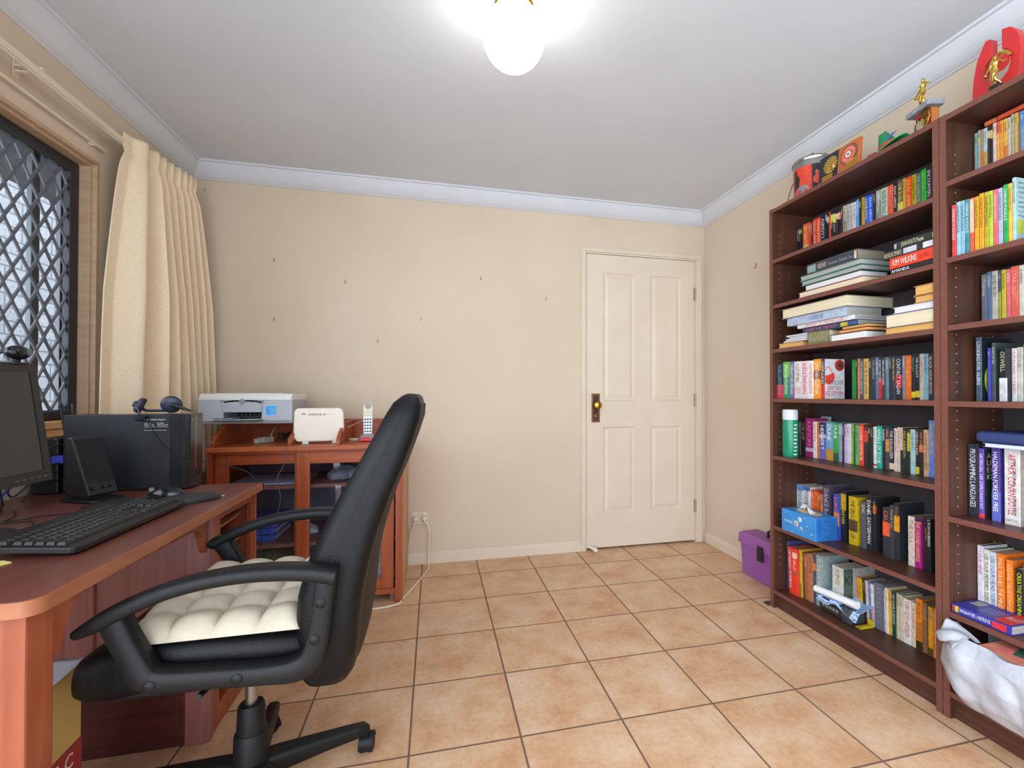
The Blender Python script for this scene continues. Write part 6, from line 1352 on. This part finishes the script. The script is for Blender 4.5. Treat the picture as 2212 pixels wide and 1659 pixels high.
def flat_book(x0, x1, y0, y1, z0, z1, col, label, group, spine=None, title=None, tc='f0f0f0', pages='cream', bands=(), rot=0, title2=None):
    """a book lying flat; spine='room' shows the spine to the room, None shows the page edges"""
    B = thing('book', label, 'book', ((x0+x1)/2, (y0+y1)/2, z0), (0, 0, math.radians(rot)), group)
    xm, ym = (x0+x1)/2, (y0+y1)/2; T = Matrix.Translation((xm, ym, z0)) @ Matrix.Rotation(math.radians(rot), 4, 'Z')
    w, l, h = (x1-x0)/2, (y1-y0)/2 if y1 > y0 else (y0-y1)/2, z1-z0-.0004
    c = min(.0022, h*.12)
    b = MB().box((-w, -l, .0002), (w, l, c)); b.box((-w, -l, h-c), (w, l, h))
    if spine == 'room': b.prism([(-w, 0.0002), (-w+c, .0002), (-w+c, h), (-w, h), (-w-c*.7, h*.75), (-w-c*.7, h*.25)], 'y', -l, l)
    else: b.box((w-c, -l, c), (w, l, h-c))
    b.xf(T).build('cover', C(col, .35), B)
    ins = .004 if spine is None else .003
    MB().box((-w+(c if spine else ins), -l+ins, c+.0001), (w-(ins if spine else c), l-ins, h-c-.0001)).xf(T).build('pages', PAGE[pages], B)
    X = -w - c*.7 - .0007
    for f0, f1, bc in bands: MB().prism([(-w+.0005, .0002), (-w+.0005, h), (X+.0004, h*.75), (X+.0004, h*.25)], 'y', l-2*l*f0, l-2*l*f1).xf(T).build('spine_band', C(bc, .35), B)
    if title:
        b = MB().text(title[0], (X, l-2*l*title[1], h*.5-min(h*.62, .024)/2*.9), (0, -1, 0), (0, 0, 1), 2*l*title[2], min(h*.6, .024)); b.xf(T).build('lettering', C(tc), B)
    if title2:
        b = MB().text(title2[0], (X, l-2*l*title2[1], h*.32), (0, -1, 0), (0, 0, 1), 2*l*title2[2], min(h*.35, .014)); b.xf(T).build('lettering', C(title2[3]), B)
    return B
G2 = 'books stacked on the second shelf of the left bookcase'; z = 1.526; F = 1.7405
def S2(*a, **k): return flat_book(*a, **k)
S2(F, 1.90, -1.190, -1.530, z+.0002, z+.027, '9a5048', 'large cream paged book at the base of the left stack, second shelf', G2, pages='cream')
S2(F+.006, 1.885, -1.222, -1.512, z+.0275, z+.054, '4a4448', 'white paged book just above the base of the left stack, second shelf', G2, pages='white')
S2(F+.002, 1.90, -1.205, -1.520, z+.0545, z+.076, '3c8078', 'lower of two grey green books with teal covers in the stack', G2, pages='grey')
S2(F, 1.905, -1.200, -1.518, z+.0765, z+.100, '3c8078', 'upper of two grey green books with teal covers in the stack', G2, pages='grey')
S2(F+.010, 1.900, -1.232, -1.492, z+.1005, z+.148, '3c4048', 'thick dark slate hardback topping the left stack, second shelf', G2, spine='room', title=('WORLD WAR II', .24, .18), tc='e0c8b8', pages='dusty', bands=((.02, .2, '8aa098'), (.955, 1, 'd8c0a8')), title2=('The invasion  The Battle  Seas', .46, .46, 'a0a0a4'))
S2(F+.002, 1.86, -1.642, -1.7955, z+.0002, z+.019, '2c2a2e', 'black paperback at the base of the right stack, second shelf', G2, spine='room', title=('AMANDA', .02, .5), tc='f0f0f0')
S2(F, 1.86, -1.640, -1.7955, z+.0195, z+.060, 'e0442c', 'red book with large white title in the right stack, second shelf', G2, spine='room', title=('KIM WILKINS', .08, .56), tc='f4ece4', title2=('ANGEL', .68, .26, 'b03020'))
S2(F+.004, 1.865, -1.612, -1.7955, z+.0605, z+.090, '34322c', 'black book with white floral band in the right stack, second shelf', G2, spine='room', title=('NICHOLAS SPARKS', .02, .36), tc='d8d0a8', bands=((.42, .68, 'c8c4d0'), (.80, 1, 'dcdce0')))
S2(F+.012, 1.86, -1.648, -1.7955, z+.0905, z+.118, '343830', 'dark green book with cream border on top of the right stack', G2, spine='room', title=('JOHN KEATS Poems', .18, .55), tc='e0d8b0', bands=((0, .06, 'b8b8c0'), (.92, 1, 'c8b890')))
G3 = 'books stacked on the third shelf of the left bookcase'; z = 1.302
S2(F, 1.86, -1.058, -1.206, z+.0002, z+.0245, 'b07050', 'tan edged book at the bottom left corner of the third shelf', G3, pages='tan')
for k, (a, q) in enumerate(((-1.085, -1.225), (-1.095, -1.228), (-1.112, -1.226), (-1.090, -1.222))):
    S2(F+.004+.004*k, 1.86, a, q, z+.025+.0092*k, z+.0335+.0092*k, ('b8bcc8', 'd0d0d4', 'a8b0bc', 'c8ccd0')[k], ('lowest', 'second lowest', 'second highest', 'highest')[k] + ' of four thin white books at left of the third shelf', G3, pages='white')
S2(F+.010, 1.88, -1.240, -1.352, z+.0002, z+.058, '7c7c54', 'olive clothbound book under the pile on the third shelf', G3, spine='room', bands=((0, 1, '8a8660'),))
S2(F, 1.86, -1.368, -1.536, z+.0002, z+.030, '50382c', 'white paged book with open edge below the orange ones, third shelf', G3, pages='white')
S2(F+.002, 1.86, -1.405, -1.545, z+.0305, z+.0445, 'b02c28', 'lower of two orange edged books lying on the white paged book', G3, pages='tan')
S2(F+.004, 1.86, -1.420, -1.545, z+.0450, z+.058, '3c342c', 'upper of two orange edged books lying on the white paged book', G3, pages='tan')
S2(F+.022, 1.93, -1.195, -1.482, z+.0585, z+.084, '34405a', 'navy book with pink title lying across the third shelf pile', G3, spine='room', title=('QUEST FOR THE PAST', .07, .58), tc='d06888', bands=((.72, .84, 'd0b840'), (.84, 1, '3c5c8c')), pages='grey')
S2(F+.016, 1.935, -1.168, -1.475, z+.0845, z+.103, 'e0dcd8', 'white book with bold red title in the third shelf pile', G3, spine='room', title=('MORE JOY OF WATERCOLOR', .16, .68), tc='d83830', pages='grey')
S2(F+.008, 1.935, -1.112, -1.445, z+.1035, z+.142, 'b0bcd0', 'pale blue jacketed book with ink sketch in the third shelf pile', G3, spine='room', title=('A DRAWN LINE', .40, .24), tc='6878a0', pages='grey')
S2(F, 1.984, -1.083, -1.452, z+.1425, z+.190, '8c8a80', 'huge cream paged book on top of the third shelf pile', G3, pages='cream')
S2(F, 1.87, -1.616, -1.7955, z+.0002, z+.023, 'c89c60', 'tan edged book at the base of the right pile, third shelf', G3, pages='tan')
S2(F, 1.90, -1.618, -1.7955, z+.0235, z+.074, '4c4668', 'thick cream paged book with violet cover in the right pile, third shelf', G3, pages='cream')
S2(F+.006, 1.88, -1.645, -1.7955, z+.0745, z+.098, 'd8d8e0', 'white paperback lying in the right pile, third shelf', G3, pages='white')
S2(F+.004, 1.87, -1.724, -1.7955, z+.0985, z+.124, 'b08048', 'tan edged paperback second from the top, right pile, third shelf', G3, pages='tan')
S2(F, 1.87, -1.727, -1.7955, z+.1245, z+.160, 'b08048', 'thick tan edged paperback topping the right pile, third shelf', G3, pages='tan')
# lying books in the right bookcase
G5 = 'books lying in the right bookcase'
eb = flat_book(1.745, 1.872, -1.843, -2.004, .3552, .384, '3c3c98', 'blue and red grammar paperback lying at the front of the sixth shelf', G5, spine='room', bands=((.0, .055, 'a83060'), (.06, .12, 'd8c030'), (.70, .93, 'd83038')), pages='grey')
b = MB().text('ENGLISH GRAMMAR', (1.7425, -1.951, .3765), (0, 1, 0), (0, 0, -1), .086, .012); b.build('lettering', C('e8e8f0'), eb)
MB().box((1.749, -1.998, .3838), (1.868, -1.955, .3841)).build('cover_panel', C('d83038'), eb)
b = MB().text('COLLINS', (1.790, -1.995, .38435), (0, 1, 0), (1, 0, 0), .036, .030)
for k in range(4): b.text('A CLEAR SIMPLE GUIDE'[k*2:], (1.775+.014*k, -1.950, .3842), (0, 1, 0), (1, 0, 0), .05, .006)
b.build('lettering', C('d8d8e8'), eb)
MB().box((1.80, -1.885, .3838), (1.845, -1.855, .3841)).build('price_label', C('a8a8a0'), eb)
S2(1.775, 1.975, -1.915, -2.32, .9085, .922, '7c9cd0', 'thin light blue folder lying on the thick fifth shelf books', G5, pages='white')
nb_ = thing('ring_binder', 'padded navy binder lying on top of the fifth shelf books', 'binder', (1.88, -2.1, .9225))
MB().box((1.770, -2.35, .9225), (1.982, -1.893, .958)).build('binder_cover', M('binder_navy', (44, 58, 104), .42, bump=(200, .1)), nb_, bevel=.014, seg=4)
for k, (a, q, col, lab) in enumerate(((-1.872, -1.905, 'd87040', 'short orange grey paperback lying on top of the upright paperbacks'), (-1.908, -2.05, 'd8583c', 'long orange red book lying on top of the upright paperbacks'))):
    flat_book(1.862, 1.965, a, q, 1.9725, 1.987, col, lab + ', top shelf', G5, spine='room')
# objects among the books
o = MB().box((1.962, -1.153, .7665), (1.9632, -1.093, .965)).build('picture_card', C('88b0b4'), None); tag(o, 'small blue green card standing up behind the fifth shelf books', 'card')
can = thing('spray_canister', 'green spray canister with white cap on the fifth shelf', 'canister', (1.790, -1.080, .766))
MB().lathe([(.001, .7663), (.034, .7663), (.0355, .770), (.0355, .945), (.034, .950)], (1.79, -1.08, 0), 36).build('canister_body', M('canister_green', (20, 128, 92), .3), can)
MB().lathe([(.0345, .9495), (.0352, .953), (.0352, .992), (.0325, 1.0), (.001, 1.001)], (1.79, -1.08, 0), 36).build('cap', M('cap_grey_white', (200, 206, 214), .4), can)
b = MB()
def wrap(a0, a1, z0, z1): b.grid(lambda u, v: Vector((1.79 + .0359*math.cos(math.radians(a0+(a1-a0)*u)), -1.08 + .0359*math.sin(math.radians(a0+(a1-a0)*u)), z0+(z1-z0)*v)), 4, 1)
for k in range(9): wrap(252 + (k % 3)*3, 286 - (k % 2)*6, .778+.018*k, .784+.018*k)
b.build('printed_lines', M('print_pale', (206, 226, 218), .4), can)
# tissue box
tb = thing('tissue_box', 'blue bubble patterned tissue box on the sixth shelf', 'tissue box', (1.786, -1.20, .4153))
TBm = M('tissue_blue', (58, 142, 208), .35, var=(9, 1.0, (36, 120, 186))); TBe = M('tissue_end_blue', (44, 108, 178), .35, var=(14, 1.0, (32, 92, 160)))
b = MB().box((1.728, -1.300, .4155), (1.845, -1.092, .520)); b.build('carton', TBm, tb, bevel=.0015)
MB().box((1.730, -1.3006, .417), (1.843, -1.3001, .518)).build('end_panel', TBe, tb)
b = MB(); r6 = random.Random(6); RYm = Matrix.Rotation(-PI/2, 3, 'Y')
for yy, zz, r in ((-1.185, .468, .014), (-1.208, .492, .012), (-1.215, .452, .008), (-1.12, .505, .003), (-1.16, .425, .003), (-1.25, .47, .003), (-1.275, .44, .0035), (-1.235, .505, .003)): b.lathe([(r, 0), (r*.9, .0006), (r*.6, .0010), (.0004, .0012)], (1.7278, yy, zz), 20, R=RYm)
b.build('bubble_print', M('bubble_pale', (178, 206, 222), .2), tb)
b = MB()
for yy, zz, r in ((-1.186, .466, .009), (-1.216, .451, .005)): b.lathe([(r, 0), (r*.8, .0006), (.0004, .0008)], (1.7264, yy, zz), 18, R=RYm)
b.build('bubble_print', M('bubble_amber', (196, 142, 96), .3), tb)
b = MB()
for k in range(34): b.ell((1.745+.085*r6.random(), -1.3008, .425+.085*r6.random()), (.0018+.003*r6.random(), .0006, .0018+.003*r6.random()), 8, 6)
for k in range(30): b.ell((1.7276, -1.10-.19*r6.random(), .425+.085*r6.random()), (.0005, .001+.0018*r6.random(), .001+.0018*r6.random()), 8, 6)
b.build('droplet_print', M('droplet_dark', (30, 84, 150), .25), tb)
b = MB().text('Kleenex', (1.7274, -1.112, .462), (0, -1, 0), (0, 0, 1), .05, .016); b.build('lettering', M('tissue_letter', (196, 222, 240), .4), tb)
b = MB().prism(rrect(.055, .13, .025, 6), 'z', .5201, .5206).xf(Matrix.Translation((1.787, -1.196, 0))); b.build('slot_edge', M('slot_gold', (206, 190, 120), .4), tb)
def tis(u, v):
    return Vector((1.772 + .030*u + .012*math.sin(5*v+3*u), -1.150 - .085*v, .5208 + .034*math.sin(PI*min(1, v*1.1))*(1-.6*u) + .006*math.sin(9*v+4*u)))
MB().grid(tis, 12, 16).build('tissue', M('tissue_white', (232, 236, 240), .8), tb, solid=.001)
# radio with cloth and paper roll on the bottom shelf
ra = thing('portable_radio', 'dark grey portable radio lying on the bottom shelf', 'radio', (1.83, -1.35, .0925))
RG = M('radio_grey', (62, 66, 72), .4); RD = M('radio_dark', (44, 46, 44), .45)
zb = .0927
MB().box((1.797, -1.368, zb+.003), (1.868, -1.246, zb+.062)).build('radio_body', RD, ra, bevel=.005)
b = MB().prism([(1.793, zb), (1.870, zb), (1.870, zb+.058), (1.793, zb+.064), (1.786, zb+.03)], 'y', -1.412, -1.368); b.build('radio_end', RG, ra, bevel=.005)
b = MB()
for k in range(5): b.box((1.7955, -1.275-.0185*k, zb+.022), (1.7972, -1.262-.0185*k, zb+.034))
b.build('radio_keys', M('radio_keys', (128, 128, 116), .4), ra)
b = MB()
for k in range(4): b.box((1.7958, -1.364, zb+.040+.005*k), (1.7972, -1.25, zb+.0425+.005*k))
b.build('speaker_slots', BG, ra)
MB().lathe([(.001, -.004), (.013, -.004), (.014, .003), (.001, .004)], (1.805, -1.416, zb+.026), 20, R=Matrix.Rotation(PI/2, 3, 'X')).build('dial', RD, ra)
MB().tube([(1.79, -1.414, zb+.040), (1.794, -1.428, zb+.022)], .004, 8).build('belt_clip', M('clip_cream', (190, 184, 160), .4), ra)
mcl = bpy.data.materials.new('zigzag_cloth'); mcl.use_nodes = True; nt = mcl.node_tree; bb = nt.nodes['Principled BSDF']; bb.inputs['Roughness'].default_value = .85
g = nt.nodes.new('ShaderNodeTexCoord'); wv = nt.nodes.new('ShaderNodeTexWave'); wv.wave_type = 'BANDS'; wv.bands_direction = 'X'; wv.inputs['Scale'].default_value = 32; wv.inputs['Distortion'].default_value = 3.0; wv.inputs['Detail'].default_value = 0; wv.inputs['Detail Scale'].default_value = 2.2
nt.links.new(g.outputs['Object'], wv.inputs['Vector']); rp = nt.nodes.new('ShaderNodeValToRGB'); rp.color_ramp.elements[0].position = .25; rp.color_ramp.elements[0].color = lin((92, 134, 196)); rp.color_ramp.elements[1].position = .5; rp.color_ramp.elements[1].color = lin((186, 206, 232)); nt.links.new(wv.outputs['Fac'], rp.inputs['Fac']); nt.links.new(rp.outputs['Color'], bb.inputs['Base Color'])
def clo(u, v):
    y = -1.238 - .205*v; x = 1.788 + .105*u
    z = zb + .066 + .008*math.sin(6*v) + (.050*max(0, u-.30) if u > .3 else 0)*(1-.5*v) - .022*max(0, .18-u)/.18*(1+.6*math.sin(8*v)) + .003*math.sin(17*v+5*u)
    return Vector((x, y, z))
o = MB().grid(clo, 24, 36).build('dish_cloth', mcl, None, solid=.0015); tag(o, 'blue and white zigzag dish cloth draped over the portable radio', 'cloth')
o = MB().tube([(1.799, -1.225, zb+.082), (1.806, -1.435, zb+.094)], .0155, 24).build('paper_roll', M('roll_white', (232, 232, 234), .6), None); tag(o, 'white paper roll lying on the zigzag cloth', 'roll')
ys = thing('yellow_tray', 'small clear yellow tray beside the portable radio', 'tray', (1.84, -1.44, zb))
YT = M('clear_yellow', (222, 200, 40), .2, spec=.5, trans=.3)
b = MB().box((1.805, -1.452, zb+.001), (1.872, -1.424, zb+.005)); b.box((1.868, -1.452, zb+.005), (1.872, -1.424, zb+.030)); b.box((1.809, -1.4522, zb+.005), (1.868, -1.449, zb+.012)); b.build('tray_body', YT, ys, bevel=.001)
# loose cover lettering seen between the bottom shelf books
# ------------------------------------------------------------------ white plastic bag of magazines
BAG = M('bag_white', (172, 174, 181), .45, spec=.3, bump=(30, .5))
def bag(u, v):
    y = -1.848 - .74*v
    s = min(1, (v+.001)/.13); e = math.sin(PI/2*s)**.7; s2 = min(1, (1.001-v)/.1); e *= math.sin(PI/2*s2)**.6
    P = [(1.945, .332), (1.955, .20), (1.94, .098), (1.86, .0965), (1.745, .0965), (1.690, .110), (1.645, .160), (1.625, .225), (1.632, .285), (1.664, .322), (1.682, .312)]
    k = u*(len(P)-1); i = min(int(k), len(P)-2); t = k-i; t = t*t*(3-2*t)*.5 + t*.5
    x = P[i][0]*(1-t)+P[i+1][0]*t; z = P[i][1]*(1-t)+P[i+1][1]*t
    cx_, cz_ = 1.80, .215
    front = max(0, min(1, (1.76-x)/.06))
    x = cx_ + (x-cx_)*(.62+.38*e); z = cz_ + (z-cz_)*(.55+.45*e)
    w = .004*math.sin(15*v+7*u) + .003*math.sin(29*v-11*u+1) + .0025*math.sin(9*v+25*u) + .002*math.sin(47*v+19*u)
    return Vector((x - front*abs(w)*1.6 + front*.012*(1-e), y, max(z + front*w*.8, .0965)))
bg_ = thing('plastic_bag', 'white plastic bag of magazines bulging from the bottom shelf', 'bag', (1.78, -2.2, .0935))
MB().grid(bag, 60, 110).build('bag_film', BAG, bg_, solid=.0015)
def knot(u, v):
    a = PI*u; return Vector((1.70 + .05*math.cos(a) - .03*v + .006*math.sin(9*u+8*v), -1.862 - .075*v + .006*math.sin(7*u), .300 + .045*math.sin(a)*(1-.6*v) + .006*math.sin(14*u+9*v)))
MB().grid(knot, 24, 14).build('bag_lip', BAG, bg_, solid=.0015)
mags = ['7a8a5a', 'd0b080', 'c86848', 'b0a078', '4c7a58', 'd88870']; mg_names = ['sage green', 'buff', 'brick red', 'khaki', 'dark green', 'salmon']
for k, col in enumerate(mags):
    t = thing('magazine', '%s edged magazine in the white plastic bag, %s from the bottom' % (mg_names[k], ORD[k]), 'magazine', (1.80, -2.2, .25+.0105*k), (0, 0, math.radians((-2, 1, -1, 2, 0, 1)[k])), 'magazines in the plastic bag')
    b = MB().box((1.690-.001*k, -2.54, .2500+.0105*k), (1.925, -1.925-.006*k, .2600+.0105*k)); b.build('magazine_pages', C(col, .45), t, bevel=.001)
    if k == 5:
        b = MB().prism([(1.70, -1.98), (1.78, -1.985), (1.80, -2.06), (1.72, -2.10)], 'z', .3126, .3131); b.build('cover_shape', C('e07870'), t)
        b = MB().prism([(1.72, -2.02), (1.90, -1.97), (1.90, -2.20), (1.76, -2.22)], 'z', .3131, .3134); b.build('cover_shape', C('3c6450'), t)
        b = MB().prism([(1.80, -2.10), (1.92, -2.06), (1.92, -2.50), (1.80, -2.48)], 'z', .3134, .3137); b.build('cover_shape', C('3c6090'), t)
        b = MB().prism([(1.735+.028*math.cos(q*.7)*(1+.3*math.sin(3*q)), -2.125+.028*math.sin(q*.7)*(1+.3*math.sin(3*q))) for q in range(9)], 'z', .3137, .3140); b.build('cover_shape', C('e08840'), t)
